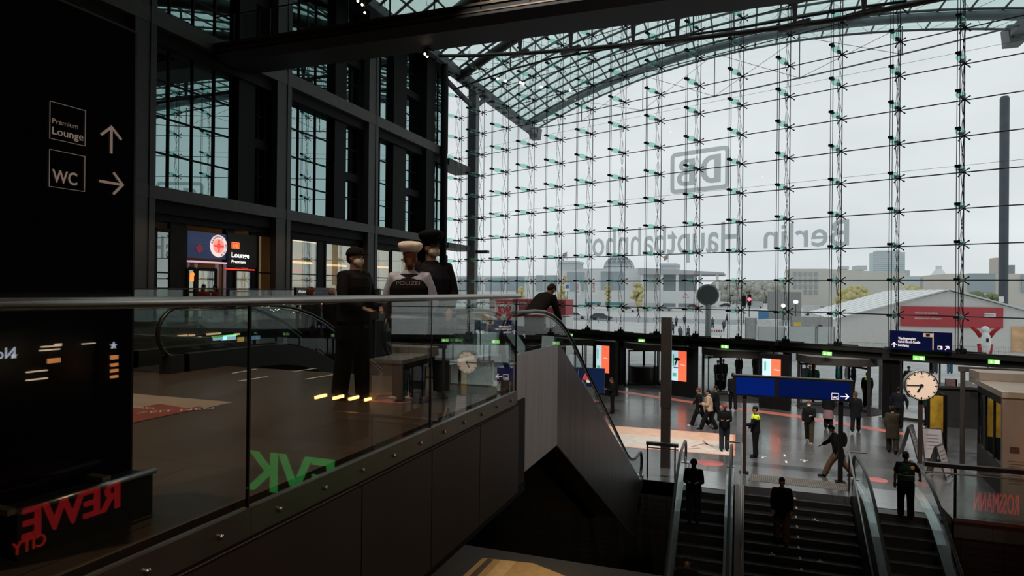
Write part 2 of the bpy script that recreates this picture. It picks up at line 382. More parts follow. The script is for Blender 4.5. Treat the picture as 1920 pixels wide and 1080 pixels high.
# lettering on the glass, seen from inside (mirrored)
M_DB = glass('grey_foil_on_glass', (0.46, 0.49, 0.49), 0.0, 0.02)
def foil(name, mb, label, cat): o = mb.build(name, M_DB); return tag(o, label, cat, 'grey lettering on the glass front' if cat == 'lettering' else None)
UPZ = Vector((0, 0, 1))
def word(s, ua, ub, vtop, vbot, uref, lab):
    pa, pb = onf(ua, 440, .06), onf(ub, 440, .06); lo = onf(uref, vbot, .06).z; hi = onf(uref, vtop, .06).z
    c = (pa + pb) / 2; c.z = lo
    mb = text(MB(), s, c, FD, UPZ, hi - lo, (pa - pb).length, 0.012)
    foil('glass_lettering', mb, lab, 'lettering')
word('Berlin', 1432, 1592, 411, 459.5, 1586, 'large grey mirrored word Berlin on the glass front')
word('Hauptbahnhof', 1097, 1388, 414, 471, 1377, 'large grey mirrored word Hauptbahnhof on the glass front')
# logo in a rounded frame
pa, pb = onf(1257.5, 320, .06), onf(1367.6, 320, .06); zt = onf(1367.6, 271.5, .06).z; zb = onf(1367.6, 353.5, .06).z
c = (pa + pb) / 2; c.z = (zt + zb) / 2; hw = (pa - pb).length / 2; hh = (zt - zb) / 2
def rrect(hw, hh, r, n=6):
    out = []
    for cx, cy, a0 in ((hw - r, hh - r, 0), (-hw + r, hh - r, 90), (-hw + r, -hh + r, 180), (hw - r, -hh + r, 270)):
        for k in range(n + 1):
            a = math.radians(a0 + 90 * k / n); out.append((cx + r * math.cos(a), cy + r * math.sin(a)))
    return out
mb = MB(); o1 = rrect(hw, hh, .32); o2 = rrect(hw - .26, hh - .26, .10)
P = lambda q: c + FD * q[0] + UPZ * q[1]
n = len(o1); mb.add([P(q) for q in o1 + o2], [(i, (i + 1) % n, n + (i + 1) % n, n + i) for i in range(n)])
def lq(fx, fy): return P((fx * hw, fy * hh))
def ring(outer, inner):
    k = len(outer); mb.add([lq(*q) for q in outer + inner], [(i, (i + 1) % k, k + (i + 1) % k, k + i) for i in range(k)])
def arc(cx, cy, rx, ry, a0, a1, n=8): return [(cx + rx * math.cos(math.radians(a0 + (a1 - a0) * i / n)), cy + ry * math.sin(math.radians(a0 + (a1 - a0) * i / n))) for i in range(n + 1)]
# D (stem on the photograph's right = negative FD side), B
ring([(-.72, .66), (-.72, -.66)] + arc(-.42, -.0, .38, .66, -90, 90), [(-.50, .42), (-.50, -.42)] + arc(-.40, 0, .16, .42, -90, 90))
ring([(.14, .62), (.14, .02)] + arc(.46, .32, .24, .30, -90, 90), [(.34, .44), (.34, .16)] + arc(.46, .30, .09, .14, -90, 90))
ring([(.14, .06), (.14, -.66)] + arc(.50, -.30, .27, .36, -90, 90), [(.34, -.12), (.34, -.46)] + arc(.50, -.29, .10, .17, -90, 90))
tag(mb.build('glass_logo', M_DB), 'grey mirrored DB logo in a rounded frame on the glass', 'logo')
# cable trusses of the glass front: one per column, with the glass blades and clamps they carry
S0, DS, ROW0, DROW = -2.77, 2.53, 1.92, 1.62
INN = -1.85
def blade_mesh():
    # local frame: X along -FN inward? here Y = outwards, X = along the front
    g_ = MB(); z = .022
    prof = [(-.045, INN + .25), (-.16, INN + .55), (-.20, -1.0), (-.13, -.62), (.13, -.62), (.20, -1.0), (.16, INN + .55), (.045, INN + .25)]
    for yy, wx_, hz_ in ((INN + .22, .07, .05), (INN + .45, .15, .11), (-1.15, .20, .15), (-.80, .15, .11), (-.60, .07, .05)):
        ring_ = [(wx_ * math.cos(2 * PI * q / 8), yy, hz_ * math.sin(2 * PI * q / 8)) for q in range(8)]; b0 = len(g_.v); g_.v.extend(ring_)
        if b0: g_.f.extend([(b0 - 8 + q, b0 - 8 + (q + 1) % 8, b0 + (q + 1) % 8, b0 + q) for q in range(8)])
    c1 = MB().obox((0, INN + .12, 0), (1, 0, 0), (0, 1, 0), (0, 0, 1), .07, .18, .045); c1.box(-.11, .11, INN - .02, INN + .03, -.04, .07)
    c2 = MB().obox((0, -.62, 0), (1, 0, 0), (0, 1, 0), (0, 0, 1), .075, .12, .055)
    sp_ = MB().tube([(0, -.5, 0), (0, -.18, 0)], .035, 6); sp_.ell((0, -.16, 0), .085, .07, .07, 8, 5)
    for dx in (-1, 1):
        for dz in (-1, 1):
            sp_.tube([(0, -.16, 0), (dx * .17, -.08, dz * .13), (dx * .20, .0, dz * .16)], .026, 5); sp_.ell((dx * .20, .0, dz * .16), .04, .04, .04, 6, 4)
    return [x.build(nm, m, None, local=True, mesh_only=True) for x, nm, m in ((g_, 'glass_blade', G_FIN), (c1, 'inner_clamp', STEEL_B), (c2, 'middle_clamp', STEEL_B), (sp_, 'spider', STEEL_B))]
BM = blade_mesh()
rzf = -FANG
order = ['rightmost in view, beside the tall mast', 'second from the right', 'third from the right', 'fourth from the right', 'fifth from the right', 'sixth from the right', 'seventh from the right', 'seventh from the left', 'sixth from the left', 'fifth from the left', 'fourth from the left', 'third from the left', 'second from the left end', 'leftmost, against the shop wing']
for k in range(0, 14):
    s = S0 + DS * k; base = fpt(s, 0, ZB1 - .1)
    t = empty('facade_cable_truss', base, 'cable truss with turquoise glass blades, ' + order[k], 'cable truss', 'cable trusses of the glass front', rz=rzf)
    def L(x, y, z): return (x, y, z - (ZB1 - .1))
    top = ftop(s) - .3
    def addp(mb, nm, m): o = mb.build(nm, m, t, local=True); return o
    addp(MB().tube([L(0, 0, ZB1 - .1), L(0, 0, top)], .024, 5), 'front_cable', CABLE)
    mb = MB()
    for dx in (-.05, .05): mb.tube([L(dx, INN + .12, ZB1 - .1), L(dx, INN + .12, top)], .017, 5)
    addp(mb, 'rear_cables', CABLE)
    rows = []; r_ = -1
    while ROW0 + DROW * r_ < top - .3: rows.append(ROW0 + DROW * r_); r_ += 1
    mb = MB(); zz = [ZB1 + .02] + rows + [top]
    for i in range(len(zz) - 1):
        for dx in (-.07, .07):
            mb.tube([L(dx, -.62, zz[i]), L(-dx, -.16 if i % 2 == 0 else -.62, zz[i + 1])], .009, 4, caps=False)
            mb.tube([L(dx, -.16, zz[i]), L(-dx, -.62, zz[i + 1])], .009, 4, caps=False)
    addp(mb, 'brace_cables', CABLE)
    mb = MB()
    for dx in (-.2, .2): mb.ell(L(dx * .6, -.4, ZB1 + .06), .09, .09, .12, 8, 5)
    mb.tube([L(.0, -.4, ZB1 + .3), L(0, -.4, ZB1 - .05)], .05, 6); mb.bar(L(-.5, -.35, ZB1 + .02), L(.9, -.35, ZB1 + .02), .05, .05)
    addp(mb, 'cable_anchor', STEEL_B)
    for z in rows:
        o0 = None
        for me, nm in zip(BM, ('glass_blade', 'inner_clamp', 'middle_clamp', 'spider')):
            o = bpy.data.objects.new(nm, me); COL.objects.link(o)
            if o0 is None: o.parent = t; o.location = L(0, 0, z); o0 = o
            else: o.parent = o0
nrow = 0
rowlab = {-1: 'lowest horizontal cable of the glass front, just above the door beam', 0: 'horizontal cable of the glass front at the height of the far rooftops'}
for r_ in range(-1, 11):
    z = ROW0 + DROW * r_
    lab = rowlab.get(r_, 'horizontal cable across the glass front, %s above the rooftop-level cable' % ['', 'first', 'second', 'third', 'fourth', 'fifth', 'sixth', 'seventh', 'eighth', 'ninth', 'tenth'][max(0, r_)])
    sa, sb = SMAX, SMIN
    while ftop(sa) - .2 < z: sa -= .25
    while ftop(sb) - .2 < z: sb += .25
    tag(MB().tube([fpt(sa, -.05, z), fpt(sb, -.05, z)], .028, 5).build('horizontal_cable', CABLE), lab, 'cable', 'horizontal cables of the glass front')
for r_ in (0, 3, 6):
    z = ROW0 + DROW * r_ + .02
    tag(MB().tube([fpt(SMAX, INN + .05, z), fpt(SMIN, INN + .05, z)], .007, 4).build('thin_rear_wire', CABLE), 'hair-thin wire strung between the rear cables, %s' % {0: 'lowest of the three', 3: 'middle of the three', 6: 'topmost of the three'}[r_], 'wire')
# ------------------------------------------------------------------ left shop wing
XW = -21.5
wing = empty('wall_wing', (XW, 26, 0), kind='structure')
mb = MB()
for y, w in ((18.22, .95), (26.09, 1.05), (34.27, 1.1)):
    mb.box(XW - .35, XW, y - w / 2, y + w / 2, 0, 18.4); mb.box(XW - .3, XW + .04, y + w * .18, y + w * .21, 0, 18.4)
mb.box(XW - .35, XW, 9.7, 10.6, 0, 18.4); mb.box(XW - .35, XW, 1.5, 2.4, 0, 18.4)
mb.build('column', STEEL_G, wing)
MB().box(XW - .9, XW - .02, 41.3, 42.6, 0, 18.3).build('corner_pier', STEEL_B, wing)
MB().lathe((XW + .25, 43.6, 0), [(.27, 0), (.27, 18.3)], 14).build('round_post', STEEL_B, wing, smooth=True)
for z0, z1 in ((4.72, 5.22), (11.45, 12.1)):
    MB().box(XW - .32, XW + .02, -10, 44.2 if z0 > 6 else 44.8, z0, z1).build('floor_beam', mat('beam_grey_steel', (0.072, 0.070, 0.064), 0.55, spec=.3), wing)
    MB().box(XW - 3.6, XW - .3, -10, 44.2, z0 - .5, z0 + .3).build('soffit', M_WALLD, wing)
MB().box(XW - 3.6, XW - .02, -10, 46, 18.2, 19.2).build('top_fascia', M_WALLD, wing)
# slab of the wing running on outside, and outside post
MB().box(XW - 1.6, XW + .05, 45, 50.2, 4.55, 4.95).build('outer_slab', mat('beam_grey_steel', (0, 0, 0)), wing)
MB().box(XW - 1.6, XW + .05, 45, 49.6, 11.0, 11.5).build('outer_slab', mat('beam_grey_steel', (0, 0, 0)), wing)
tag(recalc(MB().box(XW - .25, XW + .45, 49.2, 49.9, LZ, 18.3).bar((XW + .1, 49.5, 16.6), (XW - 1.2, 46.5, 18.3), .3).bar((XW + .1, 49.5, 16.6), (XW + .1, 52.5, 18.3), .3).build('roof_post', mat('eave_grey_steel', (0, 0, 0)))), 'tall square grey post outside carrying the left eave of the roof', 'post')
tag(MB().box(XW + .3, XW + 1.5, 49.4, 49.9, 4.35, 4.6).build('cantilever_arm', STEEL_G), 'short grey bracket sticking out of the roof post at head height of the police', 'bracket')
# mirror-like windows of the wing
G_MIR = glass('coated_reflecting_glass', (0.10, 0.13, 0.13), 0.4, 0.50, 0.0, (0.66, 0.90, 0.88))
G_MIR2 = glass('clearer_shop_glass', (0.75, 0.78, 0.74), 0.5, 0.22, 0.0, (0.9, 1, 1))
XG = XW - .75
wn = 2
def wingwin(y0, y1, z0, z1, ny, nz, gm=G_MIR, x=XG, mw_=.06):
    global wn
    e = empty('window_%d' % wn, (x, y0, z0), kind='structure'); wn += 1
    MB().box(x - .02, x, y0, y1, z0, z1).build('glass', gm, e)
    mb = MB()
    for i in range(ny + 1): y = y0 + (y1 - y0) * i / ny; mb.box(x - .04, x + .07, y - mw_ / 2, y + mw_ / 2, z0, z1)
    for k in range(nz + 1): z = z0 + (z1 - z0) * k / nz; mb.box(x - .03, x + .05, y0, y1, z - mw_ * .6, z + mw_ * .6)
    mb.build('glazing_bars', STEEL_B, e)
    return e
piers = MB(); lint = MB()
for z0, z1 in ((5.25, 11.1), (12.1, 18.1)):
    wingwin(18.7, 23.5, z0, z1, 4, 4); piers.box(XG - .3, XG + .3, 23.5, 24.55, z0, z1); wingwin(24.55, 25.5, z0, z1, 2, 4); 
    wingwin(26.6, 30.9, z0, z1, 3, 4); piers.box(XG - .3, XG + .3, 30.9, 32.0, z0, z1); wingwin(32.0, 33.6, z0, z1, 2, 4)
    wingwin(34.8, 37.4, z0, z1, 2, 4); piers.box(XG - .3, XG + .3, 37.4, 39.1, z0, z1); wingwin(39.1, 41.2, z0, z1, 2, 4)
    wingwin(10.7, 17.6, z0, z1, 5, 4); wingwin(2.5, 9.6, z0, z1, 5, 4); wingwin(42.7, 46.2, z0, z1, 2, 4)
    for y0, y1, zz in ((24.55, 25.5, .47), (32.0, 33.6, .42), (39.1, 41.2, .45)):
        lint.box(XG - .2, XG + .25, y0, y1, z0 + (z1 - z0) * zz, z0 + (z1 - z0) * zz + .45)
piers.build('dark_pier', STEEL_B, wing); lint.build('dark_crosspiece', STEEL_B, wing)
# ------------------------------------------------------------------ gallery edge: glass balustrade, handrail, cladding
M_CLAD = mat('brown_grey_metal_panel', (0.072, 0.054, 0.046), 0.45, 0.35, var=0.10, scale=1.2, stretch=(1, 1, .15))
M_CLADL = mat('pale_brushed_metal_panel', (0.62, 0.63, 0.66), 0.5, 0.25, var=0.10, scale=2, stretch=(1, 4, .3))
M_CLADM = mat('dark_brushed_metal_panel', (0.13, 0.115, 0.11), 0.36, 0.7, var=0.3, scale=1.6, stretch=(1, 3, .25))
bal = empty('glass_balustrade', (XB, 0, -.05), 'frameless glass balustrade with round steel handrail along the gallery edge', 'balustrade')
ys = [-6, -3.15, -.3, 2.55 + 0.09, 5.35, 7.80]
yj1 = onx(466, 900, XB).y; yj2 = onx(807, 780, XB).y
ys = [-6, yj1 - (yj2 - yj1) * 2, yj1 - (yj2 - yj1), yj1, yj2, 7.80]
for i in range(len(ys) - 1):
    y0, y1 = ys[i] + .008, ys[i + 1] - .008
    MB().box(XB - .012, XB + .004, y0, y1, -.04, 1.19).build('glass_pane', G_BAL, bal)
    b = MB().box(XB - .03, XB + .022, y0 - .006, y1 + .006, -.165, .0).build('base_plate', mat('grey_steel_plate', (0.23, 0.21, 0.19), 0.35, 0.8, var=.1), bal)
    nb = max(3, int((y1 - y0) / .42))
    for k in range(nb): MB().lathe((XB + .02, y0 + (y1 - y0) * (k + .5) / nb, -.085), [(.016, 0), (.016, .018), (.009, .024)], 10, (1, 0, 0)).build('bolt', CHROME, b)
    MB().box(XB - .014, XB + .006, y1 + .0, y1 + .012, -.03, 1.19).build('joint', BLACK, bal)
MB().tube([(XB, -6, 1.222), (XB, 7.92, 1.222)], .028, 16).build('handrail', mat('satin_steel_rail', (0.50, 0.46, 0.42), 0.30, 1.0, var=.04), bal, smooth=True)
ex = empty('trim_2', (XB, 0, -1.4), kind='structure')
zb0 = onx(972, 920, XB).z; zbot = onx(831, 1039, XB).z
yp = [-7.5] + [onx(u, 900, XB).y for u in (677, 808, 898)] + [onx(971, 800, XB).y]
yp.insert(1, yp[1] - 1.9); yp.insert(1, yp[1] - 1.9)
mb = None
for i in range(len(yp) - 1): MB().box(XB - .05, XB + .01, yp[i] + .008, yp[i + 1] - .008, zb0, -.215).build('cladding_panel', M_CLAD, ex)
MB().box(XB - .3, XB - .04, -7.5, 8.3, zb0 + .02, -.17).build('shadow_gap', BLACK, ex)
# sloped soffit under the gallery edge and dark structure below
MB().prism([(XB - .05, -7.5, zb0), (XB - .05, 8.35, zb0), (XB - 4.2, 8.35, zb0 - .05), (XB - 4.2, -7.5, zb0 - .05)], (0, 0, -.12)).build('soffit', M_WALLD, ex)
struct(MB().box(-21.4, -7.5, -8, 9, BZ, -1.5).build('wall_below_gallery', M_WALLD))
# ------------------------------------------------------------------ escalators
M_STEP = mat('grooved_aluminium_steps', (0.10, 0.10, 0.10), 0.4, 0.7, scale=40, stretch=(30, 1, 1), var=.4)
M_DECK = mat('pale_steel_deck', (0.56, 0.56, 0.55), 0.25, 0.9, var=.08, scale=6)
def path(y0, z0, z1, sg, top=1.9, bot=1.4, h=0.0, rad=1.2):
    """escalator line in (y, z): flat landing, 30 degree run, flat landing"""
    t = math.tan(math.radians(30)); run = (z0 - z1) / t
    P0 = [(y0, z0), (y0 + sg * top, z0), (y0 + sg * (top + run), z1), (y0 + sg * (top + run + bot), z1)]
    out = [P0[0]]
    for i in (1, 2):
        a, b, c = Vector(P0[i - 1]), Vector(P0[i]), Vector(P0[i + 1])
        u = (a - b).normalized(); w = (c - b).normalized()
        p = b + u * rad; q = b + w * rad
        for k in range(6):
            f = k / 5; out.append(tuple((p * (1 - f) + b * f) * (1 - f) + (b * (1 - f) + q * f) * f))
    out.append(P0[3])
    return [(y, z + h) for y, z in out]
def escalator(x0, x1, y0, z0, z1, sg, label, top=1.9, bot=1.4, cladding=None, floor_col=M_DECK, step_m=M_STEP):
    e = empty('escalator', ((x0 + x1) / 2, y0, z0), label, 'escalator')
    base = path(y0, z0, z1, sg, top, bot)
    # steps
    mb = MB(); t = math.tan(math.radians(30)); ya = y0 + sg * (top - .4); n = int((z0 - z1) / .2)
    yb = ya
    mb.box(x0 + .2, x1 - .2, min(ya, ya + sg * .45), max(ya, ya + sg * .45), z0 - .3, z0)
    yy = ya + sg * .45
    for k in range(n):
        zt = z0 - (k + 1) * (z0 - z1) / (n + 0.0) + .02; d = (z0 - z1) / n / t
        mb.box(x0 + .2, x1 - .2, min(yy, yy + sg * d), max(yy, yy + sg * d), zt - .26, zt); 
        mb.box(x0 + .2, x1 - .2, min(yy + sg * (d - .01), yy + sg * d), max(yy + sg * (d - .01), yy + sg * d), zt, zt + .004)
        yy += sg * d
    mb.build('steps', step_m, e)
    MB().box(x0 + .16, x1 - .16, min(y0 - sg * .2, ya), max(y0 - sg * .2, ya), z0 - .05, z0 + .012).build('landing_plate', floor_col, e)
    yl = base[-1][0]
    MB().box(x0 + .16, x1 - .16, min(yl, yl - sg * 1.6), max(yl, yl - sg * 1.6), z1 - .05, z1 + .012).build('landing_plate', floor_col, e)
    for x in (x0 + .07, x1 - .07):
        lo = [(x, y, z + .30) for y, z in base]; hi = [(x, y, z + .93) for y, z in base]
        # glass with rounded ends
        e0 = [(x, y0 - sg * (.33 * math.sin(a)), z0 + .62 - .33 * math.cos(a)) for a in [PI * i / 8 for i in range(1, 8)]]
        e1 = [(x, yl + sg * (.33 * math.sin(a)), z1 + .62 - .33 * math.cos(a)) for a in [PI * i / 8 for i in range(1, 8)]]
        n_ = len(lo); vs = lo + hi; fs = [(i, i + 1, n_ + i + 1, n_ + i) for i in range(n_ - 1)]
        g_ = MB().add(vs, fs); g_.add([lo[0]] + e0 + [hi[0]], [tuple(range(9))]); g_.add([lo[-1]] + e1 + [hi[-1]], [tuple(range(9))])
        g_.build('side_glass', G_ESC, e)
        rail = [(x, y, z + .99) for y, z in base]
        r0 = [(x, y0 - sg * (.40 * math.sin(a)), z0 + .60 - .39 * math.cos(a)) for a in [PI * i / 10 for i in range(1, 10)]]
        r1 = [(x, yl + sg * (.40 * math.sin(a)), z1 + .60 - .39 * math.cos(a)) for a in [PI * i / 10 for i in range(9, 0, -1)]]
        h_ = MB().tube(r0 + rail + r1, [(.042, .026)] * (len(r0) + len(rail) + len(r1)), 10).build('handrail', RUBBER, e, smooth=True)
        MB().tube([(p[0], p[1], p[2] - .045) for p in rail], .017, 6).build('rail_profile', CHROME, h_, smooth=True)
        # deck along the foot of the glass
        w0, w1 = (x0 - .02, x0 + .2) if x < (x0 + x1) / 2 else (x1 - .2, x1 + .02)
        vs = []
        for y, z in base: vs += [(w0, y, z + .27), (w1, y, z + .27), (w1, y, z - .1), (w0, y, z - .35)]
        m_ = MB(); nb = len(base)
        fs = [(4 * i + a, 4 * i + (a + 1) % 4, 4 * i + 4 + (a + 1) % 4, 4 * i + 4 + a) for i in range(nb - 1) for a in range(4)]
        fs += [(0, 1, 2, 3), tuple(4 * (nb - 1) + a for a in (3, 2, 1, 0))]
        m_.add(vs, fs); m_.build('deck', floor_col, e)
        m_ = MB()
        for ye, ze, s_ in ((y0, z0, sg), (yl, z1, -sg)):
            a_, b_ = sorted((ye - s_ * .25, ye + s_ * .1)); m_.box(w0, w1, a_, b_, ze - .02, ze + .27)
        m_.build('newel_base', floor_col, e)
    # truss body
    lowp = [(x0 + .02, y, z - .30) for y, z in base]; hip = [(x0 + .02, y, z - .72) for y, z in base][::-1]
    MB().prism(lowp + hip, (x1 - x0 - .04, 0, 0)).build('truss_casing', cladding or M_WALLD, e)
    return e
escC = escalator(-3.94, -2.86, 8.2, 0, LZ, 1, 'escalator with metal-clad side going down from the gallery beside the three police officers', top=2.15, bot=1.5)
# cladding of that escalator facing the void
X2 = -2.80
pA = [onx(u, v, X2) for u, v in ((972, 664), (1046, 658), (1036, 830), (972, 876))]
pA[0].y = pA[3].y = onx(972, 800, XB).y + .02
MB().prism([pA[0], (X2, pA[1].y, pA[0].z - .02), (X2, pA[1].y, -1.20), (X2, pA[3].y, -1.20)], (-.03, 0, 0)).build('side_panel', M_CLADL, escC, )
ye = onx(1200, 898, X2); 
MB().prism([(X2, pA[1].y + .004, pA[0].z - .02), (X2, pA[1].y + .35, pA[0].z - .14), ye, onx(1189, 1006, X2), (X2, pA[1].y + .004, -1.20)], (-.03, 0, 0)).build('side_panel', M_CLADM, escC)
escB = escalator(-5.08, -3.98, 8.7, 0, LZ, 1, 'escalator going down behind the white-capped officer, with round glass newel end', top=1.3, bot=1.5, floor_col=STEEL_G)
escA = escalator(-9.25, -8.02, 7.5, 0, LZ, 1, 'leftmost escalator going down, its black handrail loop seen through the balustrade', top=3.0, bot=1.5, floor_col=STEEL_D)
M_SK = mat('grey_green_cladding', (0.12, 0.125, 0.12), 0.4, 0.3)
# low clad kerb beyond the left escalator
kb = struct(MB().box(-17.6, -9.7, 9.6, 9.75, -.35, .32).build('trim_3', M_SK))
# ------------------------------------------------------------------ escalators and stairs down from the lower hall
esc1 = escalator(-1.82, -.22, 22.0, LZ, BZ, -1, 'narrow escalator down from the lower hall on the left of the dark stairs', top=2.1, bot=1.5)
esc2 = escalator(3.22, 4.84, 21.9, LZ, BZ, -1, 'escalator right of the dark stairs, carrying the man in the green vest', top=2.1, bot=1.5)
st = empty('staircase', (1.5, 20.9, BZ), 'wide dark stone staircase leading down between the two escalators', 'staircase')
M_ST = mat('dark_stair_stone', (0.022, 0.021, 0.020), 0.45); M_NOS = mat('grey_stair_edge', (0.05, 0.047, 0.044), 0.55)
mb = MB(); nb = MB(); n = 27; rise = (LZ - BZ) / n; y = 20.95
for k in range(n):
    z = LZ - rise * (k + 1); d = .31
    mb.box(.12, 3.0, y - d * (k + 1), y - d * k, z - .25, z); nb.box(.12, 3.0, y - d * (k + 1) - .003, y - d * (k + 1) + .07, z - .02, z + .003)
mb.build('steps', M_ST, st); nb.build('step_edges', M_NOS, st)
mb = MB()
for u, v in ((1490, 934), (1493, 952), (1492, 969), (1494, 987), (1496, 1006), (1497, 1026), (1500, 1046), (1502, 1067)):
    # footprints and direction dashes stuck on the treads
    d = ray(u, v); best = None
    for k in range(n):
        z = LZ - rise * (k + 1) + .006; p = EYE + d * ((z - EYE.z) / d.z)
        if 20.95 - .31 * (k + 1) - .1 <= p.y <= 20.95 - .31 * k + .1: best = p
    if best: mb.box(best.x - .02, best.x + .03, best.y - .09, best.y + .09, best.z - .003, best.z)
mb.build('dashed_marking', mat('cream_floor_tape', (0.62, 0.58, 0.48), 0.6), st)
mb = MB()
for u, v in ((1528, 974), (1538, 1051), (1447, 1038)):
    d = ray(u, v); best = None
    for k in range(n):
        z = LZ - rise * (k + 1) + .006; p = EYE + d * ((z - EYE.z) / d.z)
        if 20.95 - .31 * (k + 1) - .1 <= p.y <= 20.95 - .31 * k + .1: best = p
    if best: mb.box(best.x - .02, best.x + .02, best.y - .1, best.y + .1, best.z - .003, best.z).box(best.x - .08, best.x + .08, best.y - .1, best.y - .04, best.z - .003, best.z)
mb.build('arrow_marking', mat('cream_floor_tape', (0, 0, 0)), st)
# kerb walls between stairs and escalators
struct(MB().prism([(-.16, 21.0, LZ + .02), (-.16, 12.4, LZ - 4.9), (-.16, 12.4, LZ - 5.3), (-.16, 21.0, LZ - 1.2)], (.26, 0, 0)).build('trim_4', mat('pale_stone_kerb', (0.20, 0.19, 0.18), 0.5)))
struct(MB().prism([(3.02, 21.0, LZ + .02), (3.02, 12.4, LZ - 4.9), (3.02, 12.4, LZ - 5.3), (3.02, 21.0, LZ - 1.2)], (.16, 0, 0)).build('trim_5', M_WALLD))
def stair_rail(x, lab, px):
    e = empty('stair_handrail', (x, 21.2, LZ), lab, 'handrail')
    t = math.tan(math.radians(30)); top = Vector((x, 21.5, LZ + 1.15)); bot = top + Vector((0, -9, -9 * .555))
    MB().tube([Vector((x + px, 21.7, LZ + 1.15)), Vector((x, 21.7, LZ + 1.15)), top, bot], .026, 8).build('rail', CHROME, e, smooth=True)
    MB().tube([Vector((x, 21.55, LZ + 1.13)), Vector((x, 21.55, LZ))], .02, 6).build('post', STEEL_D, e)
    return e
stair_rail(.02, 'steel handrail along the left side of the dark stairs', -.45)
stair_rail(3.06, 'steel handrail along the right side of the dark stairs', .5)
# landing rail between the clad escalator and the narrow escalator
e = empty('landing_barrier', (-2.4, 20.75, LZ), 'low steel barrier with broad black top bar beside the foot of the clad escalator', 'barrier')
a = onpl(1212, 823, (0, 20.75, 0), (0, 1, 0)); b = onpl(1272, 829, (0, 20.75, 0), (0, 1, 0)); a.z = b.z = LZ + 1.1
MB().bar(a, b, .14, .10, up=(0, 0, 1)).build('top_bar', RUBBER, e)
MB().tube([a + Vector((0, -.03, -.13)), b + Vector((0, -.03, -.13))], .018, 8).build('rail', CHROME, e)
for p in (a + Vector((.04, 0, 0)), b - Vector((.1, 0, 0))): MB().tube([p + Vector((0, 0, -.05)), (p.x, p.y, LZ)], .025, 8).build('post', STEEL_D, e)
# barrier rail in front of the shop on the right, with glass and dark cladding below
YR = 19.87
rb = empty('glass_balustrade', (6.5, YR, LZ), 'glass balustrade with broad dark top bar at the right edge of the lower hall', 'balustrade')
a = onpl(1733, 858, (0, YR, 0), (0, 1, 0)); a.z = LZ + 1.38; x0 = a.x
MB().box(x0, 14, YR - .08, YR + .08, LZ + 1.36, LZ + 1.47).build('top_bar', mat('dark_brown_bar', (0.022, 0.016, 0.014), .4), rb)
MB().tube([(x0, YR - .12, LZ + 1.24), (14, YR - .12, LZ + 1.24)], .022, 8).build('rail', CHROME, rb)
for i, (p, q) in enumerate(((5.32, 6.9), (6.93, 8.6), (8.63, 10.3), (10.33, 14))):
    MB().box(p, q, YR - .01, YR + .005, LZ + .02, LZ + 1.3).build('glass_pane', G_BAL, rb)
    MB().box(p - .02, p + .03, YR - .03, YR + .04, LZ, LZ + 1.34).build('post', STEEL_B, rb)
MB().box(5.3, 14, YR - .045, YR - .015, LZ - .02, LZ + .07).build('base_plate', mat('grey_steel_plate', (0, 0, 0)), rb)
# ------------------------------------------------------------------ tall sign totem on the gallery
XT = -3.39
tot = empty('sign_totem', (XT - .2, 2.45, 0), 'tall black sign slab with Premium Lounge and WC pictograms and arrows', 'sign')
M_GLOSS = mat('dark_navy_gloss_panel', (0.003, 0.004, 0.008), 0.12, var=.02); M_SIGNW = mat('dim_sign_lettering', (0.62, 0.50, 0.44), 0.6, emit=0.10, var=.02)
yr = onx(253, 62, XT).y; yl = 1.55; zt = onx(253, 62, XT).z
MB().box(XT - .30, XT, yl, yr, .0, zt + .0).build('slab', M_GLOSS, tot)
MB().box(XT - .31, XT + .004, yr, yr + .012, .0, zt + .01).build('edge_trim', STEEL_D, tot)
MB().box(XT - .31, XT + .004, yl, yr, zt, zt + .012).build('edge_trim', STEEL_D, tot)
R_ = Vector((0, 1, 0)); XS = XT + .006
def line(mb, a, b, w): mb.bar(a, b, w, .004, up=(1, 0, 0)); return mb
def frame_px(c0, c1, c2, c3, w=.0022):
    P_ = [onx(u, v, XS) for u, v in (c0, c1, c2, c3)]
    ya = (P_[0].y + P_[3].y) / 2; yb = (P_[1].y + P_[2].y) / 2; za = (P_[0].z + P_[1].z) / 2; zb = (P_[2].z + P_[3].z) / 2
    Q = [Vector((XS, ya, za)), Vector((XS, yb, za)), Vector((XS, yb, zb)), Vector((XS, ya, zb))]
    mb = MB()
    for i in range(4): line(mb, Q[i], Q[(i + 1) % 4], w)
    return mb, ya, yb, za, zb
mb, ya, yb, za, zb = frame_px((93.6, 190), (160.3, 207), (159.5, 273), (93.2, 260)); o = mb.build('lounge_pictogram', M_SIGNW, tot)
H = za - zb; Wd = yb - ya; cy_ = (ya + yb) / 2
text(MB(), 'Premium', (XS, ya + Wd * .43, zb + H * .43), R_, UPZ, H * .135, Wd * .72).build('lettering', M_SIGNW, o)
text(MB(), 'Lounge', (XS, cy_ + Wd * .01, zb + H * .135), R_, UPZ, H * .20, Wd * .88, .012).build('lettering', M_SIGNW, o)
mb, ya, yb, za, zb = frame_px((93, 280), (159.3, 293), (158.3, 359), (92.0, 349.5)); o = mb.build('toilet_pictogram', M_SIGNW, tot)
text(MB(), 'WC', (XS, ya + Wd * .43, zb + H * .14), R_, UPZ, H * .34, Wd * .70, .02).build('lettering', M_SIGNW, o)
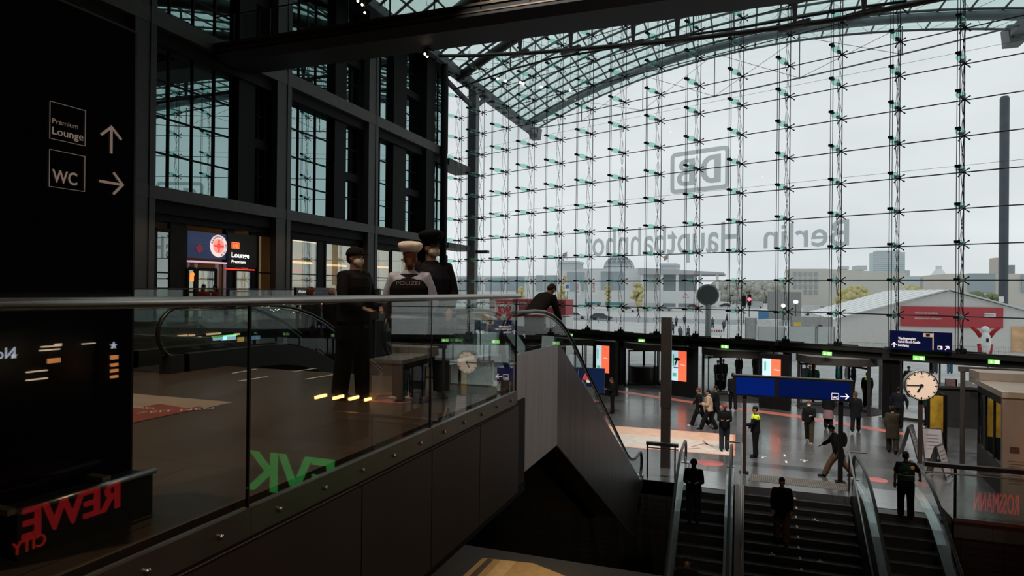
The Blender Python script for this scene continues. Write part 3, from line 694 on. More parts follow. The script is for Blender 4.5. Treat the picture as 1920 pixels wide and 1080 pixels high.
def arrow(tipuv, tailuv, w, hd, nm, x=XS, par=tot, m=M_SIGNW, axis='x'):
    f_ = (lambda u, v: onx(u, v, x)) if axis == 'x' else (lambda u, v: ony(u, v, x))
    tip, tail = f_(*tipuv), f_(*tailuv)
    if abs(tip.z - tail.z) > abs((tip - tail).length) * .6: 
        if axis == 'x': tail.y = tip.y
        else: tail.x = tip.x
    else: tail.z = tip.z
    d = (tip - tail).normalized(); nrm = Vector((1, 0, 0)) if axis == 'x' else Vector((0, -1, 0)); sd = nrm.cross(d)
    mb = MB(); mb.bar(tail, tip - d * w * 1.2, w, .004, up=nrm)
    for sg in (-1, 1): mb.bar(tip + sd * sg * -w * .30, tip - d * hd + sd * hd * sg, w, .004, up=nrm)
    return mb.build(nm, m, par)
arrow((209, 237), (209, 288), .014, .062, 'up_arrow')
arrow((231, 347), (186, 340), .014, .062, 'right_arrow')
# plinth with bumper rail round the foot of the totem
pl_ = empty('bumper_rail', (XT, 2.4, 0), 'low tubular steel bumper rail round the black foot of the sign slab', 'bumper rail')
zr = .20; xr = -3.17
pa = onx(290, 883, xr); pb = onx(32, 958, xr); zr = (pa.z + pb.z) / 2
MB().tube([(xr, pa.y, zr), (xr, pb.y, zr)], .018, 12).build('rail', CHROME, pl_, smooth=True)
M_WOOD = mat('bronze_steel_bar', (0.42, 0.30, 0.22), .35, .6)
MB().box(XT - .5, xr - .01, pb.y - .035, pb.y + .01, zr - .012, zr + .014).build('rail', M_WOOD, pl_)
MB().box(XT - .5, xr - .09, pa.y - .25, pa.y - .20, zr - .012, zr + .014).build('rail', M_WOOD, pl_)
MB().box(XT + .012, xr - .03, pb.y + .02, yr - .01, 0.0, zr - .02).build('plinth', BLACK, pl_)
# ------------------------------------------------------------------ floor markings on the gallery
def decal(name, uvs, z, m, lab, cat, th=.004, par=None):
    mb = MB().prism([onz(u, v, z + th) for u, v in uvs], (0, 0, -th + .0005)); o = recalc(mb.build(name, m, par))
    return tag(o, lab, cat) if par is None else o
M_BEI = mat('beige_floor_print', (0.42, 0.32, 0.25), .4, var=.1); M_RED = mat('red_floor_print', (0.30, 0.075, 0.055), .4, var=.15)
ad = empty('floor_advert', onz(340, 762), 'beige and red advertising print stuck on the gallery floor beside the sign slab', 'floor advert')
decal('beige_field', ((140, 725), (250, 738), (438, 754), (250, 792), (130, 818)), 0, M_BEI, None, None, .003, ad)
decal('red_field', ((150, 758), (250, 765), (300, 757), (350, 765), (372, 762), (385, 764), (250, 792), (130, 810)), .003, M_RED, None, None, .003, ad)
text(MB(), 'ABEL', onz(268, 766, .008), onz(290, 768) - onz(240, 764), onz(268, 740) - onz(268, 766), .13).build('lettering', mat('pale_print', (0.6, .5, .45)), ad)
text(MB(), 'ZEIT NEU', onz(330, 771, .008), onz(350, 770) - onz(310, 772.5), onz(330, 755) - onz(328, 771), .12).build('lettering', mat('pale_print', (0, 0, 0)), ad)
def disc(name, u, v, z, rad, m, lab, cat, hole=None):
    p = onz(u, v, z); mb = MB().lathe((p.x, p.y, z + .001), [(rad, 0), (rad, .004)], 40); o = mb.build(name, m)
    tag(o, lab, cat)
    if hole: MB().lathe((p.x, p.y, z + .005), [(rad * hole, 0), (rad * hole, .002)], 24).build('centre_mark', mat('pale_print', (0, 0, 0)), o)
    return o
disc('floor_sticker', 752, 745, 0, .42, mat('orange_red_sticker', (0.42, 0.12, 0.09), .4), 'round red sticker on the gallery floor under the officers', 'floor sticker', .35)
LT = mat('white_floor_tape', (0.8, 0.76, 0.72), .5)
for i, (a, b) in enumerate((((437, 700), (480, 692)), ((447, 714.5), (502, 706)), ((549, 697), (592, 690.5)), ((574, 711), (628, 702)))):
    pa, pb = onz(*a, .002), onz(*b, .002)
    tag(MB().bar(pa, pb, .05, .003, up=(0, 0, 1)).build('floor_line', LT), 'white tape dash on the gallery floor, %s' % ['far left one below the escalator loop', 'near left one', 'far right one by the officer in the dark cap', 'near right one by his boots'][i], 'floor line', 'white dashes on the gallery floor')
# ------------------------------------------------------------------ gallery footbridge overhead
br = empty('footbridge', (-10, 22, 11.9), 'dark footbridge with glass sides crossing the hall overhead', 'footbridge')
z1 = onx(394, 80, XW).z; y1 = 21.55
M_BR = mat('black_brown_bridge_steel', (0.012, 0.011, 0.010), .6)
MB().prism([(XW + .02, y1, z1), (XW + .02, y1, z1 - .42), (XW + .02, y1 + .5, z1 - .62), (XW + .02, y1 + 2.1, z1 - .62), (XW + .02, y1 + 2.6, z1 - .3), (XW + .02, y1 + 2.6, z1)], (38.4, 0, 0)).build('deck', M_BR, br)
MB().box(XW + .02, 16.9, y1 - .06, y1 + .0, z1 - .06, z1 + .03).build('edge_strip', mat('edge_strip_bronze', (0.16, 0.12, 0.09), .4, .5), br)
MB().box(XW + .02, 16.9, y1 - .03, y1 + .02, z1 - .3, z1 - .25).build('edge_strip', mat('edge_strip_bronze', (0, 0, 0)), br)
MB().box(XW + .02, 16.9, y1 + .03, y1 + .045, z1 + .05, z1 + 1.1).build('glass_side', G_BAL, br)
mb = MB()
for k in range(20): mb.box(XW + 1 + 1.9 * k, XW + 1.05 + 1.9 * k, y1 - .0, y1 + .05, z1 - .2, z1 + 1.15)
mb.build('baluster_posts', STEEL_D, br)
MB().tube([(XW + .02, y1 + .03, z1 + 1.18), (16.9, y1 + .03, z1 + 1.18)], .03, 8).build('handrail', STEEL_G, br)
# ------------------------------------------------------------------ people
SKIN = mat('skin', (0.36, 0.20, 0.145), .5, var=.05); SKIN2 = mat('tanned_skin', (0.26, 0.13, 0.09), .5, var=.05)
def cloth(nm, c, r=.85): return mat(nm, c, r, spec=.2, var=.2, scale=9)
C_BLACK = cloth('black_cloth', (.006, .006, .007)); C_NAVY = cloth('dark_navy_cloth', (.010, .012, .020)); C_DGREY = cloth('dark_grey_cloth', (.022, .022, .024))
C_JEANS = cloth('dark_jeans', (.022, .030, .045)); C_GREY = cloth('grey_cloth', (.07, .07, .07)); C_BEIGE = cloth('beige_quilted_cloth', (.50, .36, .25))
C_BROWN = cloth('brown_cloth', (.035, .024, .018)); C_OLIVE = cloth('olive_brown_cloth', (.045, .035, .022)); C_TAN = cloth('tan_cloth', (.12, .07, .045))
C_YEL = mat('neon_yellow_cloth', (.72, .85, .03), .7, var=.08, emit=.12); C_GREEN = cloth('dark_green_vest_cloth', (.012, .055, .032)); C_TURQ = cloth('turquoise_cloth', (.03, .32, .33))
C_SHIRT = cloth('pale_blue_shirt_cloth', (.48, .54, .68)); C_WHITE = cloth('off_white_cloth', (.88, .80, .72)); C_PINK = cloth('dusty_pink_cloth', (.24, .14, .15))
C_RED = cloth('red_cloth', (.40, .03, .03)); C_SHOE = cloth('black_shoe_leather', (.008, .008, .008), .5); C_SHOEW = cloth('white_trainer', (.55, .52, .5), .6); C_SHOEP = cloth('pale_pink_trainer', (.42, .25, .21), .6)
H_DARK = cloth('dark_hair', (.010, .007, .006), .6); H_BROWN = cloth('brown_hair', (.06, .028, .016), .6); H_RED = cloth('reddish_hair', (.13, .045, .022), .6); H_GREY = cloth('grey_hair', (.16, .15, .14), .6)
def loft(mb, secs, n=16):
    vs = []; L_ = len(secs)
    for i, (c, rx, ry) in enumerate(secs):
        c = Vector(c); a = Vector(secs[max(0, i - 1)][0]); b = Vector(secs[min(L_ - 1, i + 1)][0]); d = (b - a).normalized()
        X = Vector((1, 0, 0)); Y = d.cross(X).normalized()
        for k in range(n):
            t = 2 * PI * k / n; vs.append(c + X * (rx * math.cos(t)) + Y * (ry * math.sin(t)))
    fs = [(i * n + k, i * n + (k + 1) % n, (i + 1) * n + (k + 1) % n, (i + 1) * n + k) for i in range(L_ - 1) for k in range(n)]
    fs += [tuple(range(n))[::-1], tuple((L_ - 1) * n + k for k in range(n))]
    return mb.add(vs, fs)
def remesh(o, vox, it=3):
    m = o.modifiers.new('blend', 'REMESH'); m.mode = 'VOXEL'; m.voxel_size = vox; m.use_smooth_shade = True
    s = o.modifiers.new('relax', 'SMOOTH'); s.iterations = it; s.factor = .5
STAND = dict(lean=0, L=(.03, .05), R=(-.03, .03), AL=(.05, .12, .2, .05), AR=(.05, .12, .2, .05), turn=0, nod=0)
WALK = dict(lean=.06, L=(.42, .12), R=(-.38, .25), AL=(-.35, .1, .3, .05), AR=(.35, .1, .4, .1), turn=0, nod=0)
WALK2 = dict(lean=.06, L=(-.32, .35), R=(.36, .1), AL=(.3, .1, .4, .05), AR=(-.3, .1, .3, .1), turn=0, nod=0)
PHONE = dict(lean=.06, L=(.05, .05), R=(-.04, .02), AL=(.15, .12, 1.55, .45), AR=(.15, .12, 1.5, .4), turn=0, nod=.5)
SIT = dict(lean=.05, L=(1.45, 1.4), R=(1.4, 1.35), AL=(.3, .1, .9, .3), AR=(.3, .1, .9, .3), turn=0, nod=.1)
def joints(p):
    J = {}; l = p['lean']; H = Vector((0, 0, .93)); up = Vector((0, math.sin(l), math.cos(l)))
    J['H'] = H; J['W'] = H + up * .16; J['C'] = H + up * .36; J['S'] = H + up * .50; J['N'] = H + up * .575
    nd = l + p['nod'] * .6; J['head'] = J['N'] + Vector((0, math.sin(nd), math.cos(nd))) * .125 + Vector((0, .015, 0))
    for k, sg in (('L', -1), ('R', 1)):
        a, kn = p[k]; hp = H + Vector((sg * .095, 0, -.03)); d = Vector((sg * .02, math.sin(a), -math.cos(a))); K = hp + d * .44
        b = a - kn; A = K + Vector((0, math.sin(b), -math.cos(b))) * .42; J[k] = (hp, K, A)
        f, ab, e, inn = p['A' + k]; sh = J['S'] + Vector((sg * .185, 0, -.025)); f2 = f + l
        E = sh + Vector((sg * math.sin(ab), math.sin(f2) * math.cos(ab), -math.cos(f2) * math.cos(ab))) * .285
        fw = Vector((-sg * math.sin(inn), math.sin(f2 + e) * math.cos(inn), -math.cos(f2 + e) * math.cos(inn))); Wr = E + fw * .25
        J['A' + k] = (sh, E, Wr, fw)
    return J
def hand(mb, w, d, sg, curl=.6, q=1.0):
    d = d.normalized(); side = Vector((sg, 0, 0)); pn = d.cross(side)
    if pn.length < .1: pn = Vector((0, 1, 0))
    pn.normalize(); s2 = pn.cross(d).normalized()
    mb.obox(w + d * .048, s2, pn, d, .036, .014, .050); mb.ell(w, .028, .028, .03, 8, 5)
    for i, (o_, ln) in enumerate(((-.028, .062), (-.0095, .075), (.0095, .070), (.028, .055))):
        a = w + d * .088 + s2 * o_; b = a + (d * math.cos(curl * .5) - pn * math.sin(curl * .5)) * ln * .55; c = b + (d * math.cos(curl * 1.5) - pn * math.sin(curl * 1.5)) * ln * .5
        mb.tube([a - d * .02, a, b, c], [.0095 * q, .0095 * q, .009 * q, .007 * q], 6)
    a = w + d * .03 - s2 * .034; mb.tube([a, a - s2 * .022 + d * .022 - pn * .008, a - s2 * .026 + d * .05 - pn * .016], [.013 * q, .011 * q, .009 * q], 6)
def person(pos, face, h, pose, label, group=None, top=C_BLACK, legs=C_BLACK, shoes=C_SHOE, hair=H_DARK, skin=SKIN, hem=.10, vest=None, cap=None, mask=False, skirt=None,
           hood=False, sleeves=True, vox=.02, bulk=1.09, hairlen=0, foot_z=None, bare=False, hand_curl=.6, name='person', lower=True, wide=1.0):
    """face: heading as a direction (x, y) in the hall; pos: where the feet stand"""
    rz = math.atan2(-face[0], face[1]); k = h / 1.76
    J = joints(pose); low = min(J['L'][2].z, J['R'][2].z) - .085
    if foot_z is not None: low = foot_z
    root = empty(name, Vector(pos), label, 'person', group, rz=rz); root.scale = (k * wide, k * wide, k)
    def fin(mb, nm, m, v=vox, par=root, rm=True, it=3):
        mb.v = [(p[0], p[1], p[2] - low) for p in mb.v]
        o = mb.build(nm, m, par, local=True, smooth=True)
        if rm: remesh(o, v, it)
        return o
    b = MB(); Hd = J['head']; up = (J['S'] - J['H']).normalized()
    loft(b, [(J['H'] - up * .10, .12, .10), (J['H'], .165, .115), (J['W'], .14, .10), (J['C'], .165, .115), (J['S'] - up * .02, .155, .09), (J['S'] + up * .035, .07, .055)])
    b.tube([J['S'], J['N'], Hd - Vector((0, .01, .03))], [.062, .055, .055], 10)
    tr = Matrix.Rotation(-pose['turn'], 3, 'Z'); nod = Matrix.Rotation(-pose['nod'] - pose['lean'], 3, 'X'); HR = tr @ nod
    hp = lambda x, y, z: Hd + HR @ Vector((x, y, z))
    b.ell(hp(0, -.012, .025), .074, .092, .098, 16, 10, HR); b.ell(hp(0, .022, -.045), .054, .062, .068, 12, 8, HR)
    b.ell(hp(0, .085, -.022), .013, .022, .024, 8, 6, HR); b.ell(hp(0, .072, .022), .05, .02, .012, 8, 5, HR); b.ell(hp(0, .070, -.055), .024, .016, .010, 8, 5, HR); b.ell(hp(0, .06, -.088), .022, .022, .018, 8, 5, HR)
    for sg in (-1, 1): b.ell(hp(sg * .076, -.008, -.008), .010, .020, .032, 8, 6, HR)
    for s_, sg in (('L', -1), ('R', 1)):
        hpj, K, A = J[s_]
        if lower: b.tube([hpj, hpj.lerp(K, .5), K, K.lerp(A, .35), A, A - Vector((0, 0, .04))], [.085, .075, .052, .056, .036, .034], 12)
        sh, E, Wr, fw = J['A' + s_]; b.tube([sh - Vector((sg * .03, 0, 0)), sh, sh.lerp(E, .5), E, E.lerp(Wr, .35), Wr], [.05, .052, .045, .037, .038, .026], 10)
        hand(b, Wr, fw, sg, hand_curl, 1.0 if vox < .015 else 1.25)
    if lower:
        for s_ in 'LR':
            A = J[s_][2]; b.ell(A + Vector((0, .07, -.05)), .035, .11, .028, 10, 6)
    fin(b, 'body', skin, min(vox, .016), it=2)
    # trousers
    if lower:
        t = MB(); q = bulk
        loft(t, [(J['H'] + up * .10, .155 * q, .118 * q), (J['H'], .18 * q, .135 * q), (J['H'] - up * .09, .165 * q, .125 * q)])
        for s_ in 'LR':
            hpj, K, A = J[s_]; e_ = A + Vector((0, 0, .17 if bare else -.02))
            t.tube([hpj + Vector((0, 0, .02)), hpj.lerp(K, .5), K, K.lerp(A, .4), e_], [.108 * q, .100 * q, .084 * q, .084 * q, .080 * q if not bare else .062], 12)
        fin(t, 'trousers' if not skirt else 'leggings', legs)
        f = MB()
        for s_ in 'LR':
            A = J[s_][2]; f.ell(A + Vector((0, .07, -.048)), .048, .145, .040, 12, 6); f.ell(A + Vector((0, -.01, -.02)), .048, .055, .062, 10, 6); f.box(A.x - .042, A.x + .042, A.y - .055, A.y + .19, A.z - .085, A.z - .062)
        fin(f, 'shoes', shoes, max(.012, vox * .7), it=1)
    if skirt:
        t = MB(); loft(t, [(J['H'] + up * .1, .16, .12), (J['H'] - Vector((0, 0, .1)), .20, .16), (J['H'] - Vector((0, 0, .5)), .24, .22)]); fin(t, 'skirt', skirt)
    # coat or jacket
    c = MB(); q = bulk
    loft(c, [(J['H'] - up * hem - Vector((0, 0, 0)), .200 * q, .150 * q), (J['H'] + up * .02, .190 * q, .142 * q), (J['W'], .180 * q, .132 * q), (J['C'], .195 * q, .140 * q), (J['S'] - up * .03, .190 * q, .115 * q), (J['S'] + up * .03, .11, .08), (J['S'] + up * .065, .072, .066)])
    for s_, sg in (('L', -1), ('R', 1)):
        sh, E, Wr, fw = J['A' + s_]
        en = [E.lerp(Wr, .4), Wr - fw * .015] if sleeves else []
        pts = [sh - Vector((sg * .06, 0, -.0)), sh, sh.lerp(E, .5), E if sleeves else sh.lerp(E, .75)] + en
        rr = [.07 * q, .072 * q, .066 * q, .060 * q, .057 * q, .045 * q][:len(pts)]
        c.tube(pts, rr, 12)
    if hood: c.ell(Hd - Vector((0, .06, .10)), .10, .075, .07, 12, 8)
    co = fin(c, 'jacket', top)
    if vest:
        v = MB(); loft(v, [(J['H'] + up * .06, .200 * q, .150 * q), (J['W'], .192 * q, .144 * q), (J['C'], .207 * q, .152 * q), (J['S'] - up * .05, .180 * q, .128 * q), (J['S'] + up * .028, .12, .088)])
        fin(v, 'vest', vest)
    # hair and headgear
    if hair:
        g = MB(); g.ell(hp(0, -.022, .040), .083, .098, .100, 16, 8, HR, z0=-.15)
        g.ell(hp(0, -.055, .0), .074, .062, .075, 12, 8, HR)
        if hairlen: g.tube([hp(0, -.05, 0), hp(0, -.075, -.10), hp(0, -.085, -.10 - hairlen)], [(.07, .05), (.075, .045), (.05, .03)], 10)
        fin(g, 'hair', hair, max(.012, vox * .7), it=1)
    if mask:
        g = MB(); g.ell(hp(0, .040, -.040), .064, .068, .058, 14, 8, HR); g.ell(hp(0, .092, -.035), .026, .032, .038, 8, 6, HR)
        for sg in (-1, 1): g.tube([hp(sg * .055, .04, -.03), hp(sg * .078, -.012, .0)], .003, 4)
        fin(g, 'face_mask', C_WHITE if mask is True else mask, rm=False)
    if cap:
        kind, cm = cap; g = MB(); x_, y_, z_ = HR @ Vector((1, 0, 0)), HR @ Vector((0, 1, 0)), HR @ Vector((0, 0, 1))
        if kind == 'peaked':
            g.lathe(hp(0, -.01, .045), [(.086, 0), (.088, .045)], 20, z_, y_)
            g2 = MB(); g2.lathe(hp(0, -.005, .088), [(.092, -.012), (.130, .028), (.146, .064), (.140, .095), (.10, .116), (.0, .124)], 22, z_ + y_ * -.10, y_)
            fin(g2, 'cap_crown', cm[0], rm=False)
            fin(g, 'cap_band', C_BLACK, rm=False)
            v = MB(); v.add([hp(.085 * math.sin(a) * r, -.01 + .085 * math.cos(a) * r + (.055 if r > 1 else 0), .052 - (.022 if r > 1 else 0)) for r in (1, 1.02) for a in [(-1.15 + 2.3 * i / 8) for i in range(9)]], [(i, i + 1, 10 + i, 9 + i) for i in range(8)])
            fin(v, 'cap_peak', C_BLACK, rm=False)
            MB_ = MB().ell(hp(0, .118, .128), .014, .006, .016, 8, 5, HR); fin(MB_, 'cap_badge', mat('brass_badge', (.5, .38, .15), .4, .6), rm=False)
        elif kind == 'ball':
            g.ell(hp(0, -.012, .045), .098, .112, .098, 18, 8, HR, z0=-.1); g.obox(hp(0, .108, .045), x_, y_, z_, .060, .042, .006)
            fin(g, 'cap', cm, rm=False)
            fin(MB().ell(hp(0, .092, .085), .013, .006, .013, 8, 5, HR), 'cap_badge', mat('brass_badge', (0, 0, 0)), rm=False)
        else:
            g.ell(hp(0, -.015, .048), .090, .105, .088, 18, 8, HR, z0=-.25); fin(g, 'knit_cap', cm, rm=False)
    if vox < .015:
        g = MB()
        for sg in (-1, 1): g.ell(hp(sg * .030, .076, .006), .012, .008, .007, 8, 5, HR)
        fin(g, 'eyes', C_BLACK, rm=False)
    root['_low'] = low; root['_k'] = k
    del root['_low']; del root['_k']
    return root, J, low, k
def world(root, low, k, p):
    p = Vector(p); p.z -= low; p = Vector((p.x * root.scale.x, p.y * root.scale.y, p.z * root.scale.z)); return Matrix.Rotation(root.rotation_euler.z, 3, 'Z') @ p + Vector(root.location)
def bag(root, J, low, k, y=-.20, z=.0, w=.15, hgt=.23, d=.09, m=C_BLACK, lab='', nm='backpack', dx=0.0):
    c = world(root, low, k, J['C'] + Vector((dx, y, z - .02))); R3 = Matrix.Rotation(root.rotation_euler.z, 3, 'Z')
    g = MB(); g.ell(c, w, d, hgt, 14, 10, R3); g.obox(c + R3 @ Vector((0, d * .2, 0)), R3 @ Vector((1, 0, 0)), R3 @ Vector((0, 1, 0)), (0, 0, 1), w * .85, d * .7, hgt * .85)
    o = g.build(nm, m, smooth=True); remesh(o, .018)
    return tag(o, lab, nm.replace('_', ' '))
CAMV = lambda p: Vector((-p.x, -p.y, 0)).normalized()
def feet(u, v, z): return onz(u, v, z)
# three police officers on the gallery
p = feet(662, 749, 0)
r1, J1, l1, k1 = person(p, (.93, -.1), 1.74, dict(STAND, L=(.10, .04), R=(-.12, .03), AL=(.25, .18, .9, .35), AR=(.2, .18, 1.0, .3), turn=.0), 'police officer in ball cap and white mask, facing right, leftmost of the three', 'police officers on the gallery',
    top=C_BLACK, legs=C_BLACK, cap=('ball', C_BLACK), mask=True, vox=.012, hem=.05, bulk=1.25)
MB().obox(Vector((.256, .03, 1.30)), (1, 0, .25), (0, 1, 0), (-.25, 0, 1), .006, .035, .045).build('sleeve_badge', mat('salmon_badge', (.55, .25, .2), .6), r1, local=True)
g = MB(); loft(g, [((0, 0, .84), .205, .155), ((0, 0, .90), .205, .155)]); g.box(.19, .26, -.06, .05, .72, .88); g.box(-.26, -.2, -.02, .08, .76, .88)
g.build('duty_belt', C_SHOE, r1, local=True)
p = feet(766, 754, 0)
r2, J2, l2, k2 = person(p, (-.38, .92), 1.73, dict(STAND, L=(.08, .05), R=(-.03, .02), AL=(.18, .30, .35, .1), AR=(.05, .32, .45, .3), turn=-.15), 'police officer seen from behind in white-topped cap and black vest over a pale blue shirt', 'police officers on the gallery',
    top=C_SHIRT, vest=C_BLACK, legs=C_BLACK, hair=H_RED, hairlen=.02, cap=('peaked', (C_WHITE,)), vox=.012, hem=.0, bulk=1.18)
b_ = J2['C'] + Vector((0, -.182, .035)) - Vector((0, 0, l2))
text(MB(), 'POLIZEI', b_, (1, 0, 0), UPZ, .042, .27).build('lettering', mat('grey_lettering', (.42, .40, .36), .6), r2, local=True)
g = MB(); loft(g, [((0, 0, .85), .208, .158), ((0, 0, .91), .208, .158)]); g.box(.2, .27, -.05, .06, .70, .90); g.box(.13, .2, -.22, -.16, .78, .90); g.build('duty_belt', C_SHOE, r2, local=True)
p = feet(806, 741, 0)
r3, J3, l3, k3 = person(p, (.62, -.78), 1.90, dict(STAND, L=(.20, .12), R=(-.22, .12), AL=(.1, .22, .5, .25), AR=(.1, .25, .7, .2), turn=-.55), 'tall police officer in dark peaked cap and white mask, standing right of the white-capped one', 'police officers on the gallery',
    top=C_BLACK, vest=C_NAVY, legs=C_BLACK, cap=('peaked', (C_BLACK,)), mask=True, vox=.012, hem=.0, bulk=1.18)
g = MB(); loft(g, [((0, 0, .85), .208, .158), ((0, 0, .91), .208, .158)]); g.box(-.27, -.2, -.05, .06, .72, .90); g.build('duty_belt', C_SHOE, r3, local=True)
# man going down on the clad escalator, men on the escalators behind
def onesc(u, v, x, yb, z0, h, sg=1):  # stand on the escalator where the head shows at (u, v)
    q = onx(u, v, x); return q
q = onx(1036, 549, -3.5); person((q.x - .22, q.y - .50, q.z - 1.33), (.35, .93), 1.72, dict(STAND, lean=.88, nod=.1, AL=(-.75, .05, .3, .1), AR=(-.6, .08, .4, .1)), 'brown-haired man in dark clothes leaning forward on the metal-clad escalator', top=C_DGREY, legs=C_BLACK, hair=H_BROWN)
q = onx(583, 549, -8.62); person((q.x, q.y, q.z - 1.70), (.2, 1), 1.78, STAND, 'man with reddish hair going down on the left escalator, seen over the handrail', top=C_DGREY, legs=C_BLACK, hair=H_RED)
q = onx(616, 550, -8.62); q2 = onx(617, 549, -8.7); person((q2.x, q2.y + .1, q2.z - 1.70), (.2, 1), 1.78, STAND, 'bald man going down on the left escalator, beside the dark-capped officer', top=C_BLACK, legs=C_BLACK, hair=None)
# two people before the lounge
for u, v, lab in ((381, 530, 'dark-haired person in a red top sitting by the lounge door, left of two'), (406, 526, 'dark-haired person in a red jacket sitting before the lounge, right of two')):
    q = onx(u, v, -19.6); person((q.x, q.y, 0), (.9 if u < 390 else -.8, -.3), 1.72, SIT, lab, 'people sitting by the lounge', top=C_RED, legs=C_BLACK, hair=H_DARK, hairlen=.15, vox=.03)
# lower hall
def low(u, v, face, h, pose, label, **kw): return person(feet(u, v, LZ), face, h, pose, label, **kw)
F_AWAY = Vector((.05, 1)); 
low(1148, 775, (-.9, -.3), 1.70, dict(PHONE, nod=.2), 'woman with brown hair in dark clothes right behind the sloping handrail of the clad escalator', hair=H_BROWN, hairlen=.1, skin=SKIN)
low(1311, 800, (-.95, .1), 1.74, dict(WALK, L=(.42, .1), R=(-.35, .3)), 'walker with reddish hair in long black coat and white trainers, left of the beige jacket', hair=H_RED, shoes=C_SHOEW, hem=.32, vox=.018)
low(1329, 805, (-.95, -.1), 1.74, dict(WALK, L=(.45, .12), R=(-.3, .2), AL=(.1, .15, 1.4, .4), AR=(.1, .15, 1.4, .4)), 'walker with dark hair in a puffy beige jacket and black trousers', top=C_BEIGE, hair=H_DARK, hairlen=.08, bulk=1.18, hood=True, vox=.018)
low(1343, 796, (-.95, .05), 1.74, dict(WALK2), 'walker all in black just behind the beige jacket', top=C_BLACK, vox=.02)
low(1374, 768, (-.1, 1), 1.82, dict(WALK, L=(.2, .1), R=(-.2, .2)), 'person all in black walking away at the left end of the blue board', top=C_BLACK, vox=.02)
r_, J_, l_, k_ = low(1358, 845, (.1, -1), 1.74, dict(PHONE, L=(-.05, .02), R=(.05, .03)), 'man in reddish cap, black jacket and jeans standing on the beige floor print', cap=('knit', cloth('rust_cap', (.28, .07, .045))), legs=C_JEANS, hair=None, vox=.014, bulk=1.08)
r_, J_, l_, k_ = low(1416, 857, (-1, -.15), 1.80, dict(STAND, AL=(.5, .1, .9, .0), AR=(.2, .15, .3, .0), nod=.15), 'guard in black uniform with neon yellow shoulders standing right of the board post', legs=C_BLACK, vox=.014, bulk=1.1)
g = MB(); up_ = Vector((0, 0, 1)); loft(g, [(J_['S'] - up_ * .13, .218, .162), (J_['S'] - up_ * .04, .215, .140), (J_['S'] + up_ * .035, .125, .10)])
for sg, s_ in ((-1, 'AL'), (1, 'AR')): g.tube([J_[s_][0] - Vector((sg * .05, 0, 0)), J_[s_][0], J_[s_][0].lerp(J_[s_][1], .3)], [.08, .085, .08], 12)
g.v = [(a_[0], a_[1], a_[2] - l_) for a_ in g.v]; o = g.build('neon_yoke', C_YEL, r_, local=True, smooth=True); remesh(o, .016)
low(1517, 830, (-.2, -1), 1.66, dict(WALK, L=(.3, .1), R=(-.3, .15), AL=(.2, .1, 1.5, .4), AR=(.0, .15, .3, .0), nod=.2), 'woman with reddish hair and mask in black top and olive leggings, coat over her arm', top=C_BLACK, legs=C_OLIVE, shoes=C_SHOEP, hair=H_RED, mask=True, vox=.016)
low(1553, 804, (.1, 1), 1.68, STAND, 'person in black jacket, dusty pink skirt and black boots below the blue board', skirt=C_PINK, legs=C_BLACK, vox=.02)
low(1604, 810, (.2, 1), 1.72, dict(WALK2), 'person with long reddish hair and dark coat by the blue board at its right end', hair=H_RED, hairlen=.25, hem=.30, vox=.02)
low(1673, 849, (.15, 1), 1.72, dict(WALK, L=(.15, .1), R=(-.15, .2)), 'person in a knee-length brown quilted coat walking away, near the station clock', top=C_OLIVE, hem=.42, bulk=1.2, legs=C_BROWN, shoes=C_SHOE, vox=.018)
low(1684, 803, (.3, 1), 1.80, dict(STAND, AR=(.1, .5, .1, 0), AL=(.1, .4, .1, 0)), 'broad dark-clad person with arms held out, just beyond the quilted coat', top=C_NAVY, vox=.02, bulk=1.15)
r_, J_, l_, k_ = low(1571, 895, (-1, .1), 1.76, dict(WALK, lean=.22, nod=.5, L=(.55, .15), R=(-.4, .35)), 'person in black coat hurrying left past the head of the stairs, bare knees showing', top=C_BLACK, legs=C_TAN, hem=.25, bulk=1.15, vox=.018)
bag(r_, J_, l_, k_, y=-.24, z=.03, w=.16, hgt=.24, d=.11, lab='black backpack on the person hurrying past the head of the stairs')
r_, J_, l_, k_ = person(onz(1698, 972, LZ - .02), (.05, 1), 1.74, dict(STAND, L=(.18, .22), R=(-.08, .06), AL=(.05, .22, .15, .0), AR=(.35, .55, .35, -.15), turn=.5), 'man in dark green reflective vest walking off the escalator with his hand on its rail', top=C_BLACK, vest=C_GREEN, sleeves=False, skin=SKIN2, vox=.012, bulk=1.06, shoes=C_SHOE)
for i, dz in enumerate((.04, .12)):
    g = MB(); loft(g, [(J_['W'] + Vector((0, 0, dz)), .209, .158), (J_['W'] + Vector((0, 0, dz + .03)), .210, .159)]); g.v = [(a_[0], a_[1], a_[2] - l_) for a_ in g.v]
    g.build('reflective_band', mat('grey_reflective_band', (.20, .24, .22), .4), r_, local=True, smooth=True)
g = MB().ell(J_['S'] + Vector((.13, -.135, -.06)) - Vector((0, 0, l_)), .05, .03, .055, 10, 6); g.build('orange_patch', mat('orange_patch', (.70, .30, .08), .6, emit=.1), r_, local=True, smooth=True)
